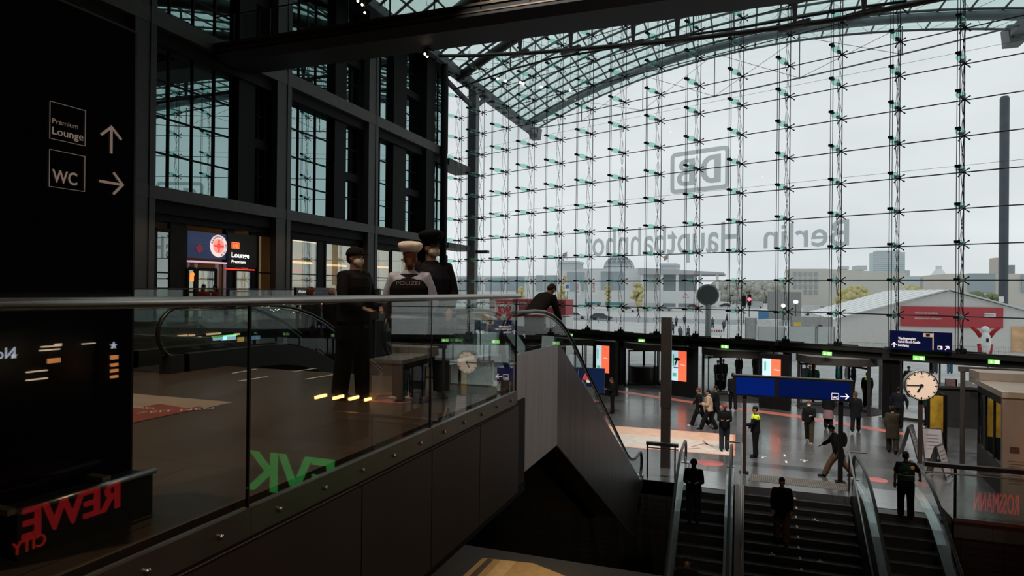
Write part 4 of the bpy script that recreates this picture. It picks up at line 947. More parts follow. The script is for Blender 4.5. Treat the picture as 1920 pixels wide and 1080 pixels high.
# on the escalator down and the stairs
def slope_z(y, y0, top, z0=LZ): return z0 - max(0, (y0 - top) - y) * math.tan(math.radians(30))
def on_slope(u, v, x, y0, top):
    """point where the ray at the feet meets the escalator line at plane x"""
    q = onx(u, v, x); return Vector((x, q.y, slope_z(q.y, y0, top)))
def slope_hit(u, v, y0, g, dz=0.0):
    d = ray(u, v); t = (LZ - y0 * g + dz - EYE.z) / (d.z - g * d.y); q = EYE + d * t; q.z -= dz; return q
q = slope_hit(1300, 985, 19.9, .577); q.z += .06; person(q, (.05, -1), 1.80, dict(PHONE), 'man in black jacket and cap looking down on the escalator beside the stairs', top=C_BLACK, legs=C_JEANS, cap=('ball', C_BLACK), vox=.014, bulk=1.12, mask=C_BLACK)
q = slope_hit(1289, 1060, 19.9, .577, 1.66); q.z += .06; person(q, (.0, -1), 1.76, dict(STAND), 'dark-haired person in a dark jacket lowest on the narrow escalator', top=C_BLACK, legs=C_BLACK, hair=H_DARK, vest=None, vox=.016)
q = slope_hit(1465, 1022, 20.95, .555); person((q.x, q.y, q.z + .04), (.0, -1), 1.80, dict(WALK, L=(.18, .25), R=(-.12, .15), AL=(.05, .15, .2, .0), AR=(.05, .15, .2, .0)), 'person with reddish face in long black coat and tan trousers coming up the dark stairs', top=C_BLACK, legs=C_TAN, hem=.26, hair=H_DARK, bulk=1.18, vox=.016)
# at the doors
for u, v, f_, lab, kw in (
    (1346, 728, (0, -1), 'dark-clad person pushing a suitcase inside the revolving door, left one', {}),
    (1356, 727, (.1, -1), 'taller dark-clad person inside the same revolving door, beside the suitcase', {}),
    (1385, 716, (0, 1), 'person in black standing outside behind the middle revolving door', {}),
    (1417, 716, (.3, 1), 'person in black half hidden at the right jamb of the middle revolving door', {}),
    (1571, 735, (1, -.2), 'person in a turquoise jacket beyond the right revolving door', dict(top=C_TURQ, hair=H_BROWN)),
    (1589, 734, (-1, -.2), 'person in black jacket right of the turquoise one beyond the revolving door', {}),
    (1600, 736, (1, 0), 'person with grey hair beside the frame of the right revolving door', dict(hair=H_GREY)),
    (1512, 738, (0, -1), 'dark figure in the left half of the right revolving door', {}),
    (1703, 742, (.2, -1), 'hooded person with beige collar standing outside left of the clock', dict(top=C_BROWN, cap=('knit', C_GREY), bulk=1.2)),
    (1753, 700, (0, 1), 'person in grey trousers outside, legs showing above the clock', dict(legs=C_GREY)),
    (1781, 700, (0, 1), 'person in blue trousers outside, right of the grey trousers', dict(legs=cloth('blue_trousers', (.08, .16, .24)))),
    (1742, 798, (-.5, 1), 'person in green coat and red cap half hidden behind the clock pole', dict(top=C_GREEN, cap=('knit', C_RED))),
):
    pos = feet(u, v, LZ); person(pos, f_, 1.74, random.choice((STAND, WALK2, STAND)), lab, vox=.022, **kw)
r_, J_, l_, k_ = low(1626, 764, (0, 1), 1.80, dict(STAND, L=(.05, .03), R=(-.05, .03)), 'guard with neon yellow collar leaving through the right revolving door', vox=.018, bulk=1.15)
g = MB(); loft(g, [(J_['S'] - Vector((0, 0, .07)), .225, .165), (J_['S'] + Vector((0, 0, .04)), .13, .10)]); g.v = [(a_[0], a_[1], a_[2] - l_) for a_ in g.v]; remesh(g.build('neon_collar', C_YEL, r_, local=True, smooth=True), .018)
# people outside on the square
outs = ((1275, 636, 1.7, (0, 1)), (1283, 609, 1.75, (.2, 1)), (1276, 640, 1.7, (0, -1)), (1290, 636, 1.7, (.5, 1)), (1336, 615, 1.75, (0, 1)), (1357, 622, 1.8, (-.3, -1)), (1330, 620, 1.7, (0, -1)),
        (1197, 596, 1.7, (1, 0)), (1218, 620, 1.2, (0, -1)), (1261, 627, 1.75, (0, 1)), (1268, 612, 1.75, (0, 1)), (1362, 606, 1.75, (1, 0)))
labs = ('pair member walking left of the round back-lit clock, near one', 'walker far behind the group left of the clock pole', 'walker facing the station left of the clock pole', 'walker in grey at the right of the group by the clock pole', 'walker close behind the clock pole', 'person in a grey-blue coat striding right of the clock pole', 'person hidden partly by the clock pole',
        'person wheeling a bicycle on the far side of the square', 'child or crouching person near the door beam', 'blurred dark walker left of the brown post top', 'second dark walker behind the brown post top', 'walker by the red and white barrier')
C_GB = cloth('grey_blue_cloth', (.09, .11, .13))
for (u, v, h, f_), lab in zip(outs, labs):
    if lab.startswith('child') : continue
    person(feet(u, v, LZ), f_, h, random.choice((WALK, WALK2)), lab, 'walkers on the square', top=C_GB, legs=C_DGREY, vox=.035)
# ------------------------------------------------------------------ revolving doors and piers under the beam
M_CAN = mat('canopy_dark_metal', (0.055, 0.05, 0.047), .5); M_CANT = mat('canopy_grey_top', (.30, .30, .29), .6)
def revolve(i, u, lab):
    c = onf(u, 700, .85); c.z = LZ; s = (c - FP).dot(FD)
    e = empty('door_%d' % i, c, kind='structure'); R_ = 2.0; zt = ZB0 - .0; z1 = zt - .40
    MB().lathe(c + Vector((0, 0, z1 - LZ)), [(R_ + .06, 0), (R_ + .06, .36)], 40).build('canopy', M_CAN, e, smooth=False)
    MB().lathe(c + Vector((0, 0, z1 + .36 - LZ)), [(R_ + .08, 0), (R_ + .08, .03)], 40).build('canopy_top', M_CANT, e)
    MB().lathe(c + Vector((0, 0, .005)), [(R_ + .02, 0), (R_ + .02, .012)], 40).build('mat', mat('door_mat', (.03, .028, .027), .9), e)
    a0 = math.atan2(FD.y, FD.x); H_ = z1 - LZ
    for k, a in enumerate((a0 + .62, a0 - .62, a0 + PI - .62, a0 + PI + .62)):
        d = Vector((math.cos(a), math.sin(a), 0)); MB().bar(c + d * R_, c + d * R_ + Vector((0, 0, H_)), .14).build('post', STEEL_D, e)
    for sg in (0, PI):
        n = 8; aa = [a0 + sg - .62 + 1.24 * j / n for j in range(n + 1)]
        MB().add([c + Vector((R_ * math.cos(a), R_ * math.sin(a), z)) for z in (.02, H_) for a in aa], [(j, j + 1, n + 2 + j, n + 1 + j) for j in range(n)]).build('curved_glass', G_DOOR, e)
    th = random.uniform(0.5, 1.1)
    for k in range(3):
        a = a0 + th + 2 * PI * k / 3; d = Vector((math.cos(a), math.sin(a), 0)); w = MB()
        for r1_, r2_, z_1, z_2 in ((.1, .18, .1, H_ - .1), (1.78, 1.88, .1, H_ - .1)): w.bar(c + d * (r1_ + r2_) / 2 + Vector((0, 0, z_1)), c + d * (r1_ + r2_) / 2 + Vector((0, 0, z_2)), .07)
        w.bar(c + d * .1 + Vector((0, 0, .16)), c + d * 1.88 + Vector((0, 0, .16)), .05, .14); w.bar(c + d * .1 + Vector((0, 0, H_ - .14)), c + d * 1.88 + Vector((0, 0, H_ - .14)), .05, .10)
        wo_ = w.build('wing_frame', STEEL_D, e)
        MB().add([c + d * .1 + Vector((0, 0, .2)), c + d * 1.85 + Vector((0, 0, .2)), c + d * 1.85 + Vector((0, 0, H_ - .1)), c + d * .1 + Vector((0, 0, H_ - .1))], [(0, 1, 2, 3)]).build('wing_glass', G_DOOR, wo_)
    return e
for i, (u, lab) in enumerate(((1095, ''), (1232, ''), (1386, ''), (1574, ''))): revolve(i + 1, u, lab)
pi_ = empty('trim_6', fpt(8, 0, LZ), kind='structure')
for u, w in ((1054, .3), (1161, .38), (1300, .40), (1476, .30), (1664, .34), (1681, .36), (1920, .4)):
    p = onf(u, 700, 0); MB().obox((p.x, p.y, (LZ + ZB0) / 2), FD, FN, UPZ, w / 2, .22, (ZB0 - LZ) / 2).build('door_pier', STEEL_B, pi_)
for u in (1160, 1294, 1480, 1674):
    p = onf(u, 700, -.02); MB().obox((p.x, p.y, (LZ + ZB0) / 2), FD, FN, UPZ, .02, .02, (ZB0 - LZ) / 2).build('frame', CHROME, pi_)
# fixed glass beside and between the doors
w2 = empty('window_%d' % wn, fpt(3, 0, LZ), kind='structure')
for ua, ub in ((900, 1050), (1126, 1158), (1285, 1297), (1450, 1474), (1692, 1760), (1762, 1850), (1852, 1990)):
    a, b = onf(ua, 700), onf(ub, 700); a.z = b.z = LZ + .05
    MB().add([a, b, Vector((b.x, b.y, ZB0)), Vector((a.x, a.y, ZB0))], [(0, 1, 2, 3)]).build('fixed_pane', G_DOOR, w2)
    MB().bar(a, b, .08, .12, up=UPZ).bar(a + Vector((0, 0, 0)), Vector((a.x, a.y, ZB0)), .06).build('pane_frame', STEEL_D, w2)
p = onf(1745, 700); MB().bar((p.x, p.y, LZ), (p.x, p.y, ZB0), .10).build('pane_frame', STEEL_D, w2)
# beam brackets standing under the beam in front
for u in (1085, 1138, 1205, 1280, 1362, 1450, 1550, 1662):
    p = onf(u, 640, -.3); MB().obox((p.x, p.y, -1.62), FD, FN, UPZ, .16, .08, .24).build('beam_stiffener', STEEL_D, eb)
# exit signs
M_EXG = mat('green_exit_sign', (.10, .65, .12), .5, emit=1.0, ecol=(.25, .75, .10), var=.02); M_EXW = mat('white_lit_symbol', (.9, 1, .8), .5, emit=1.3, var=.02); M_EXY = mat('yellow_green_lit', (.55, .8, .12), .5, emit=1.5, var=.02)
def exit_sign(u, v, w, off, lab, base=M_EXG):
    c = onf(u, v, off); Z = (c - EYE).dot(CF); W_ = w * Z / F_PX / 2 / .9; H_ = W_ * .42
    e = empty('exit_sign', c, lab, 'exit sign', 'green exit signs over the doors')
    MB().obox(c, FD, FN, UPZ, W_, .05, H_).build('housing', base, e)
    q = c - FN * .056
    for sg in (-1, 1): pass
    m_ = MB(); m_.obox(q - FD * W_ * .45, FD, FN, UPZ, W_ * .28, .004, H_ * .7); o = m_.build('door_symbol', M_EXW, e)
    m_ = MB(); a = q + FD * W_ * .45
    m_.bar(a + UPZ * H_ * .6, a - UPZ * H_ * .6, H_ * .3, .006, up=FN).bar(a - UPZ * H_ * .6, a + FD * H_ * .5 - UPZ * H_ * .1, H_ * .25, .006, up=FN).bar(a - UPZ * H_ * .6, a - FD * H_ * .5 - UPZ * H_ * .1, H_ * .25, .006, up=FN)
    m_.build('arrow_symbol', M_EXW, e)
    MB().tube([c + UPZ * H_, Vector((c.x, c.y, ZB0 + .1 if c.z < ZB0 else c.z + H_ + .02))], .02, 5).build('hanger', STEEL_B, e)
for u, v, w, lab in ((1069, 628, 9, 'small lit green exit sign behind the clad escalator handrail'), (1203, 638.5, 11, 'lit green exit sign over the left full revolving door'), (1359, 650, 12, 'lit green exit sign over the middle revolving door'), (1551, 663, 14, 'lit green exit sign over the right revolving door'),
                   (1723, 671.5, 17, 'lit green exit sign above the station clock'), (1864, 678.5, 16, 'lit green exit sign above the kiosk roof')):
    exit_sign(u, v, w, -1.5 if u != 1723 else -.9, lab)
# advertising pillars with lit orange screens
M_OR = mat('lit_orange_poster', (1.0, .16, .06), .5, emit=.85, ecol=(1.0, .16, .075), var=.01); M_PB = mat('lit_pale_blue_poster', (.55, .75, .85), .5, emit=.75, ecol=(.52, .74, .86), var=.01)
def adpillar(u0, u1, v0, v1, ucut, bu, bv, lab, hat=True):
    base = onz(bu, bv, LZ); off = (Vector((base.x, base.y, 0)) - FP).dot(FN); off = min(off, -.35)
    A = onf(u0, v0, off); B = onf(u1, v0, off); zt = (onf(u1, v0, off).z + onf(u0, v0, off).z) / 2; zb = onf(u1, v1, off).z
    Cc = onf(ucut, v0, off); w = (A - B).length
    e = empty('advertising_pillar', ((A.x + B.x) / 2, (A.y + B.y) / 2, LZ), lab, 'advertising pillar', 'lit advertising pillars by the doors')
    m_ = (A + B) / 2; m_.z = 0
    MB().obox(m_ + FN * .17 + UPZ * ((LZ + zt + .25) / 2) - FD * .12, FD, FN, UPZ, w / 2 + .28, .16, (zt + .25 - LZ) / 2).build('casing', STEEL_B, e)
    def pan(P, Q, nm, m): return MB().add([Vector((P.x, P.y, zb)), Vector((Q.x, Q.y, zb)), Vector((Q.x, Q.y, zt)), Vector((P.x, P.y, zt))], [(0, 1, 2, 3)]).build(nm, m, e)
    sc = pan(Cc, B, 'orange_screen_field', M_OR); pan(A, Cc, 'pale_screen_field', M_PB)
    # printed motif: hat, wave and can shapes
    hgt = zt - zb; q = A.lerp(Cc, .85) - FN * .01; g = MB()
    if hat:
        q.z = zb + hgt * .72; g.ell(q, w * .22, .006, hgt * .055, 16, 6, Matrix.Rotation(-FANG, 3, 'Z')); g.bar(q - UPZ * hgt * .03 + FD * .02, q - UPZ * hgt * .2 + FD * .12, .09, .006, up=FN); g.bar(q - UPZ * hgt * .28 + FD * .2, q - UPZ * hgt * .28 - FD * .08, .05, .006, up=FN)
        g.build('dark_motif', mat('dark_print', (.03, .035, .03), .6), e)
    g = MB(); q = A.lerp(Cc, .5) - FN * .012; q.z = zb + hgt * .2; g.obox(q, FD, FN, UPZ, w * .13, .004, hgt * .06); q.z = zb + hgt * .68; g.obox(q + FD * w * .08, FD, FN, UPZ, w * .05, .004, hgt * .2)
    g.build('green_motif', mat('lit_green_print', (.15, .6, .35), .6, emit=.4), e)
    g = MB(); q = Cc.lerp(B, .3) - FN * .012; q.z = zb + hgt * .55; g.bar(q, q - FD * w * .3 - UPZ * hgt * .02, .05, .004, up=FN); g.build('pale_line', mat('lit_pale_print', (1, .5, .35), .6, emit=.9), e)
adpillar(1118.5, 1142.5, 648, 700, 1128, 1140, 742, 'black advertising pillar with orange and pale blue screen, leftmost, beside the sloping handrail', False)
adpillar(1259, 1287.5, 658, 716, 1271.5, 1287, 745, 'black advertising pillar with orange screen right behind the brown post')
adpillar(1429.5, 1464, 673, 718, 1446, 1470, 770, 'black advertising pillar with orange screen just above the left panel of the blue board', False)
# small blue display with a red triangle behind the escalator, on a plinth
e = empty('info_display', onz(1115, 760, LZ), 'dark blue info display with a red triangle on a pale plinth behind the escalator rail', 'display')
P0 = onz(1112, 758, LZ); Yd = P0.y
a = ony(1068, 688, Yd); b = ony(1133, 738, Yd); MB().box(a.x, b.x, Yd, Yd + .15, b.z, a.z).build('screen', mat('navy_screen', (.004, .012, .05), .3, emit=.15, ecol=(.02, .06, .2)), e)
a1, b1, c1 = ony(1100, 694, Yd - .02), ony(1110, 713, Yd - .02), ony(1091, 712, Yd - .02)
MB().add([a1, b1, c1], [(0, 1, 2)]).build('red_triangle', mat('lit_red', (.8, .08, .1), .5, emit=.7), e)
g = MB(); text(g, '&', ony(1092, 718, Yd - .02), (1, 0, 0), UPZ, .12, bold=.02); p0 = ony(1104, 714, Yd - .02); g.box(p0.x - .12, p0.x + .12, Yd - .022, Yd - .018, p0.z - .1, p0.z + .04); g.build('lit_symbol', mat('lit_cream', (1, .8, .6), .5, emit=.9), e)
a = ony(1086, 724, Yd); b = ony(1115, 762, Yd); MB().box(a.x, b.x, Yd - .1, Yd + .3, LZ, a.z).build('plinth', mat('grey_plinth', (.22, .22, .21), .5), e)
# tall brown post in the lower hall
p = Vector((-2.40, 22.15, 0)); zt = onpl(1250, 595, p, _F).z; zj = onpl(1248, 763, p, _F).z
e = empty('brown_post', (p.x, p.y, LZ), 'tall square dark brown post rising from the lower hall beside the narrow escalator', 'post')
MB().box(p.x - .17, p.x + .17, p.y - .12, p.y + .12, zj, zt).build('upper_casing', mat('brown_painted_post', (.036, .027, .023), .5), e)
MB().box(p.x - .155, p.x + .155, p.y - .11, p.y + .11, LZ, zj - .02).build('lower_casing', mat('brown_painted_post', (0, 0, 0)), e)
# blue information board on two posts
YB = 22.37
e = empty('information_board', (1.5, YB, LZ), 'long blue backlit board with WC sign and arrow on two dark posts', 'board')
M_BLUE = mat('backlit_royal_blue', (.0, .012, .16), .25, emit=.33, ecol=(.0, .018, .22), var=.03); M_BLUED = mat('backlit_navy_blue', (.0, .006, .07), .25, emit=.35, ecol=(.0, .008, .09), var=.03)
M_BCASE = mat('board_casing', (.012, .013, .02), .4)
a = ony(1374.5, 702, YB); b = ony(1600, 742, YB); zt = ony(1375, 704, YB).z; zb = ony(1375, 741, YB).z; xm0 = ony(1461, 720, YB).x; xm1 = ony(1452, 720, YB).x
MB().box(a.x, b.x, YB, YB + .22, zb, zt).build('casing', M_BCASE, e); MB().box(a.x, b.x, YB - .01, YB + .23, zt, zt + .03).build('top_edge', STEEL_G, e)
MB().box(a.x + .1, xm1, YB - .006, YB, zb + .05, zt - .05).build('left_panel', M_BLUE, e); MB().box(xm0, b.x - .1, YB - .006, YB, zb + .05, zt - .05).build('right_panel', M_BLUED, e)
MW = mat('lit_white_symbol', (.9, .8, .8), .5, emit=.75, ecol=(1, .88, .88), var=.01)
def picto(c, w, h, txt, par, y, th=.012):
    m_ = MB(); 
    for q0, q1 in (((-w, -h), (w, -h)), ((w, -h), (w, h)), ((w, h), (-w, h)), ((-w, h), (-w, -h))): m_.bar(c + Vector((q0[0], 0, q0[1])), c + Vector((q1[0], 0, q1[1])), th, .004, up=(0, 1, 0))
    o = m_.build('toilet_pictogram', MW, par); text(MB(), txt, c + Vector((0, 0, -h * .75)), (1, 0, 0), UPZ, h * .75, w * 1.7, .02).build('lettering', MW, o)
picto(ony(1566, 743.5, YB - .012), .095, .10, 'WC', e, YB)
arrow((1591.5, 744), (1576, 744), .028, .09, 'right_arrow', YB - .012, e, MW, 'y')
for x in (.10, ony(1577, 800, YB).x):
    po = MB().box(x - .065, x + .065, YB + .04, YB + .17, LZ, zb).build('post', STEEL_R if x < 1 else STEEL_B, e); MB().box(x - .14, x + .14, YB - .03, YB + .24, LZ, LZ + .03).build('foot_plate', STEEL_B, po)
# hanging blue sign on the beam
e = empty('direction_sign', onf(1726, 656, -.6), 'navy blue direction sign with white street names and arrows above the clock', 'sign')
OF = -.6; a = onf(1668, 620, OF); b = onf(1785, 626, OF); zt = onf(1726, 621.5, OF).z; zb = onf(1726, 657.5, OF).z
def fq(u0, v0, u1, v1, off, nm, m, par, th=.0):
    A, B = onf(u0, v0, off), onf(u1, v1, off); return MB().add([Vector((A.x, A.y, B.z)), Vector((B.x, B.y, B.z)), Vector((B.x, B.y, A.z)), Vector((A.x, A.y, A.z))], [(0, 1, 2, 3)]).build(nm, m, par)
mid = (a + b) / 2
MB().obox(Vector((mid.x, mid.y, (zt + zb) / 2)) + FN * .06, FD, FN, UPZ, (a - b).length / 2, .05, (zt - zb) / 2).build('panel', mat('navy_sign_panel', (.003, .006, .045), .3, emit=.25, ecol=(.002, .005, .05)), e)
g = MB(); H_ = zt - zb
for i, s_ in enumerate(('Washingtonplatz', 'Rahel-Hirsch-Straße', 'Reichstag')):
    u0, u1 = ((1684, 1717), (1684, 1725), (1684, 1704))[i]; c0 = onf((u0 + u1) / 2, 637 + 6.2 * i, OF - .012); text(g, s_, c0, -FD, UPZ, .115, (onf(u0, 640, OF) - onf(u1, 640, OF)).length, .012)
g.build('lettering', MW, e)
def farrow(tip, tail, w, hd, nm, off, par):
    T_, S_ = onf(*tip, off), onf(*tail, off); d = (T_ - S_).normalized(); sd = FN.cross(d); g = MB().bar(S_, T_ - d * w, w, .004, up=FN)
    for sg in (-1, 1): g.bar(T_ + sd * sg * -w * .3, T_ - d * hd + sd * hd * sg, w, .004, up=FN)
    return g.build(nm, MW, par)
farrow((1676.5, 642), (1676.5, 651), .035, .10, 'up_arrow', OF - .012, e); farrow((1779, 649.5), (1772, 656), .035, .09, 'slanting_arrow', OF - .012, e)
fq(1731, 624.5, 1749, 632.5, OF - .01, 'cream_label', mat('cream_label', (.75, .55, .42), .6, emit=.25), e); fq(1736, 625.5, 1743.5, 631.5, OF - .014, 'dark_label', BLACK, e); fq(1748.5, 624.5, 1750.5, 656, OF - .012, 'cream_divider', mat('cream_label', (0, 0, 0)), e)
fq(1758, 648.5, 1767, 655.5, OF - .012, 'pictogram', MW, e); fq(1759, 649.5, 1763.5, 654, OF - .016, 'pictogram', BLACK, e)
for u in (1680, 1775): p = onf(u, 655, OF + .08); MB().bar(Vector((p.x, p.y, zb)), Vector((p.x, p.y, -1.8)) + FN * .45, .05).build('bracket', STEEL_B, e)
# ------------------------------------------------------------------ station clock
pc = onz(1726, 870, LZ); YC = pc.y; cc = ony(1728, 723.2, YC); rad = (ony(1759.5, 723, YC).x - ony(1696.5, 723, YC).x) / 2
e = empty('station_clock', (cc.x, YC, LZ), 'round double-sided station clock with cream face on a dark pole', 'clock')
MB().lathe(cc + Vector((0, .02, 0)), [(rad * .98, -.02), (rad * 1.03, 0), (rad * 1.03, .26), (rad * .98, .28)], 48, (0, 1, 0), UPZ).build('case', mat('grey_clock_case', (.20, .21, .21), .35, .5), e, smooth=False)
MB().lathe(cc, [(rad * .955, -.004), (rad * .955, .0)], 48, (0, 1, 0), UPZ).build('dial', mat('lit_cream_dial', (.80, .62, .48), .5, emit=.42, ecol=(.86, .62, .46), var=.03), e)
MB().tube([cc + Vector((rad * .985 * math.cos(a), -.01, rad * .985 * math.sin(a))) for a in [2 * PI * i / 48 for i in range(48)]], .012, 6, closed=True).build('bezel', STEEL_B, e)
g = MB()
for k in range(60):
    a = 2 * PI * k / 60; d = Vector((math.sin(a), 0, math.cos(a))); L0 = .78 if k % 5 == 0 else .88; w = .040 if k % 5 == 0 else .016
    g.bar(cc + d * rad * L0 + Vector((0, -.008, 0)), cc + d * rad * .94 + Vector((0, -.008, 0)), w, .003, up=(0, 1, 0))
g.build('minute_marks', BLACK, e)
def hand_(ang, L0, L1, w, y): 
    d = Vector((math.sin(ang), 0, math.cos(ang))); return MB().bar(cc + d * -L0 * rad + Vector((0, y, 0)), cc + d * L1 * rad + Vector((0, y, 0)), w, .006, up=(0, 1, 0))
hand_(math.radians(268), .05, .88, .042, -.022).build('minute_hand', BLACK, e); hand_(math.radians(207), .05, .52, .062, -.016).build('hour_hand', BLACK, e)
MB().lathe(cc + Vector((0, -.03, 0)), [(.06, 0), (.06, .02)], 16, (0, 1, 0)).build('hub', BLACK, e)
text(MB(), 'DB', cc + Vector((0, -.009, rad * .56)), (1, 0, 0), UPZ, .055, .12).build('red_logo', mat('red_print', (.6, .08, .05), .6), e)
MB().box(cc.x - .06, cc.x + .06, YC + .08, YC + .22, LZ, cc.z - rad).build('pole', STEEL_R, e)
# ------------------------------------------------------------------ yellow poster stand, A-boards
YY = pc.y + 1.9
e = empty('poster_stand', ony(1756, 818, YY), 'upright stand with a yellow printed panel right below the clock', 'poster stand')
a, b = ony(1744, 741, YY), ony(1768.5, 738, YY); zb = ony(1768, 816, YY).z; zt = a.z
e.location = ((a.x + b.x) / 2, YY, LZ)
MB().box(a.x, b.x, YY - .012, YY, zb + .1, zt).build('yellow_panel', mat('yellow_printed_panel', (.50, .30, .03), .5, var=.25, scale=4), e)
MB().box(b.x, b.x + .12, YY - .05, YY + .5, LZ, zt + .05).build('frame', STEEL_B, e); MB().box(a.x - .08, a.x - .01, YY - .03, YY + .1, LZ, zt + .05).build('frame', STEEL_B, e); MB().box(a.x, b.x, YY, YY + .08, LZ, zb + .1).build('foot', STEEL_B, e)
M_PAP = mat('pale_printed_sheet', (.42, .38, .38), .6, var=.08, scale=5)
def aboard(u, v, w, h, rz, lab):
    p = onz(u, v, LZ); e = empty('a_frame_sign', p, lab, 'a-frame sign', 'a-frame signs beside the clock', rz=rz)
    for sg, nm in ((1, 'front_panel'), (-1, 'rear_panel')):
        a = Vector((0, -sg * .30, .04)); b = Vector((0, -sg * .02, h)); d = (b - a).normalized(); n_ = d.cross(Vector((1, 0, 0))).normalized(); c = (a + b) / 2 + d * .05
        f_ = MB().obox(c, (1, 0, 0), n_, d, w / 2, .012, (b - a).length / 2 - .06).build(nm, M_PAP, e, local=True)
        g = MB(); 
        for s2 in (-1, 1): g.bar(a + Vector((s2 * w / 2, 0, 0)), b + Vector((s2 * w / 2, 0, 0)), .03)
        g.bar(b - Vector((w / 2, 0, 0)), b + Vector((w / 2, 0, 0)), .03); g.bar(a + d * .08 - Vector((w / 2, 0, 0)), a + d * .08 + Vector((w / 2, 0, 0)), .02); g.build('frame', STEEL_G, f_, local=True)
        if sg == 1:
            g = MB()
            for i in range(5): q = c + d * (.30 - i * .12) - n_ * -.0; g.obox(q + n_ * -.016 if n_.y > 0 else q + n_ * .016, (1, 0, 0), n_, d, w * .3, .001, .010)
            g.build('printed_lines', mat('grey_print', (.15, .13, .14), .7), f_, local=True)
aboard(1706, 858, .6, 1.15, 1.15, 'a-frame sign seen edge-on directly left of the clock pole')
aboard(1746, 864, .62, 1.15, .1, 'a-frame sign facing the viewer right of the clock pole')
aboard(1760, 896, .55, 1.05, 1.0, 'a-frame sign seen at a slant above the right handrail end')
# ------------------------------------------------------------------ kiosk on the right
M_KB = mat('warm_beige_kiosk_panel', (.28, .225, .19), .6, var=.05); M_KR = mat('beige_kiosk_roof', (.40, .33, .27), .6, var=.06)
e = empty('kiosk', (8.5, 23.5, LZ), 'beige and dark shop kiosk with overhanging roof and dark glass at the right edge', 'kiosk')
YF0 = onz(1804, 872, LZ).y; YK = 22.3; pk = ony(1880, 735, YK); zr = pk.z; lf = onz(1812, 704, zr); xk = pk.x
MB().box(xk, 14, YK, YK + .12, LZ, zr - .02).build('beige_panel', M_KB, e)
g = MB(); 
for i in range(9): q = ony(1901, 866 + i * 5.2, YK - .012); g.box(q.x - .12, q.x + .3 - (i % 3) * .05, YK - .004, YK - .002, q.z, q.z + .012)
g.build('printed_text', mat('faint_print', (.10, .065, .055), .7), e)
q0, q1 = ony(1894, 838, YK - .01), ony(1912, 851, YK - .01); MB().box(q0.x, q1.x, YK - .005, YK, q1.z, q0.z).build('printed_picture', mat('brown_picture', (.07, .03, .025), .6, var=.7, scale=14), e)
rp = [Vector((xk - .02, YK - .02, zr)), Vector((14, YK - .02, zr)), Vector((14, min(lf.y, YF0 - .3), zr)), Vector((lf.x, min(lf.y, YF0 - .3), zr))]
recalc(MB().prism(rp, (0, 0, -.16)).build('roof_slab', M_KR, e))
q = ony(1832, 697, YF0 - 1.2); recalc(MB().prism([(q.x, YF0 - 1.4, zr + .01), (14, YF0 - 1.4, zr + .01), (14, YF0 - .4, zr + .01), (q.x, YF0 - .4, zr + .01)], (0, 0, .26)).build('roof_box', M_KR, e))
# side of the kiosk, receding
sd = [Vector((xk + .1, YK + .14, 0)), Vector((xk + (lf.x + .5 - xk) * .55, YK + (min(lf.y, YF0 - .3) - YK) * .9, 0))]
dS = (sd[1] - sd[0]); LS = dS.length; dS.normalize(); nS = Vector((-dS.y, dS.x, 0))
def side(t0, t1, z0, z1, th, nm, m, off=0.0): 
    a = sd[0] + dS * (LS * t0) + nS * off; b = sd[0] + dS * (LS * t1) + nS * off; return MB().obox(Vector(((a.x + b.x) / 2, (a.y + b.y) / 2, (z0 + z1) / 2)), dS, nS, UPZ, (b - a).length / 2, th / 2, (z1 - z0) / 2).build(nm, m, e)
side(0, .98, LZ, LZ + .95, .1, 'counter_front', mat('dark_brown_counter', (.022, .016, .014), .5)); side(0, .98, LZ + .95, zr - .4, .02, 'side_glass', glass('dark_kiosk_glass', (.25, .34, .32), .8, .16))
for t in (0, .33, .66, .97): side(t, t + .02, LZ, zr - .16, .08, 'post', STEEL_D)
side(0, .98, zr - .42, zr - .17, .1, 'fascia', STEEL_B)
# inner shelves seen through the glass
for t, z, m in ((.2, LZ + 1.25, C_GREY), (.28, LZ + 1.25, C_WHITE), (.5, LZ + 1.25, C_WHITE), (.62, LZ + 1.3, C_GREY)): side(t, t + .05, z - .2, z + .15, .12, 'goods', m, -.5)
MB().box(sd[0].x + .5, 14, YK + 1.2, YK + 1.3, LZ, zr - .2).build('inner_wall', mat('kiosk_inner_wall', (.02, .03, .03), .6), e)
# outer steel frame with beam
p = onz(1804, 872, LZ); YF = p.y
fr = empty('steel_frame', (p.x, YF, LZ), 'grey-brown steel post and beam frame standing in front of the kiosk', 'frame')
M_FR = mat('grey_brown_frame', (.075, .062, .055), .5); zt = ony(1804, 690, YF).z
MB().box(p.x - .06, p.x + .06, YF - .06, YF + .06, LZ, zt - .12).build('post', M_FR, fr); MB().box(p.x - .12, 14, YF - .08, YF + .08, zt - .12, zt + .05).build('beam', M_FR, fr)
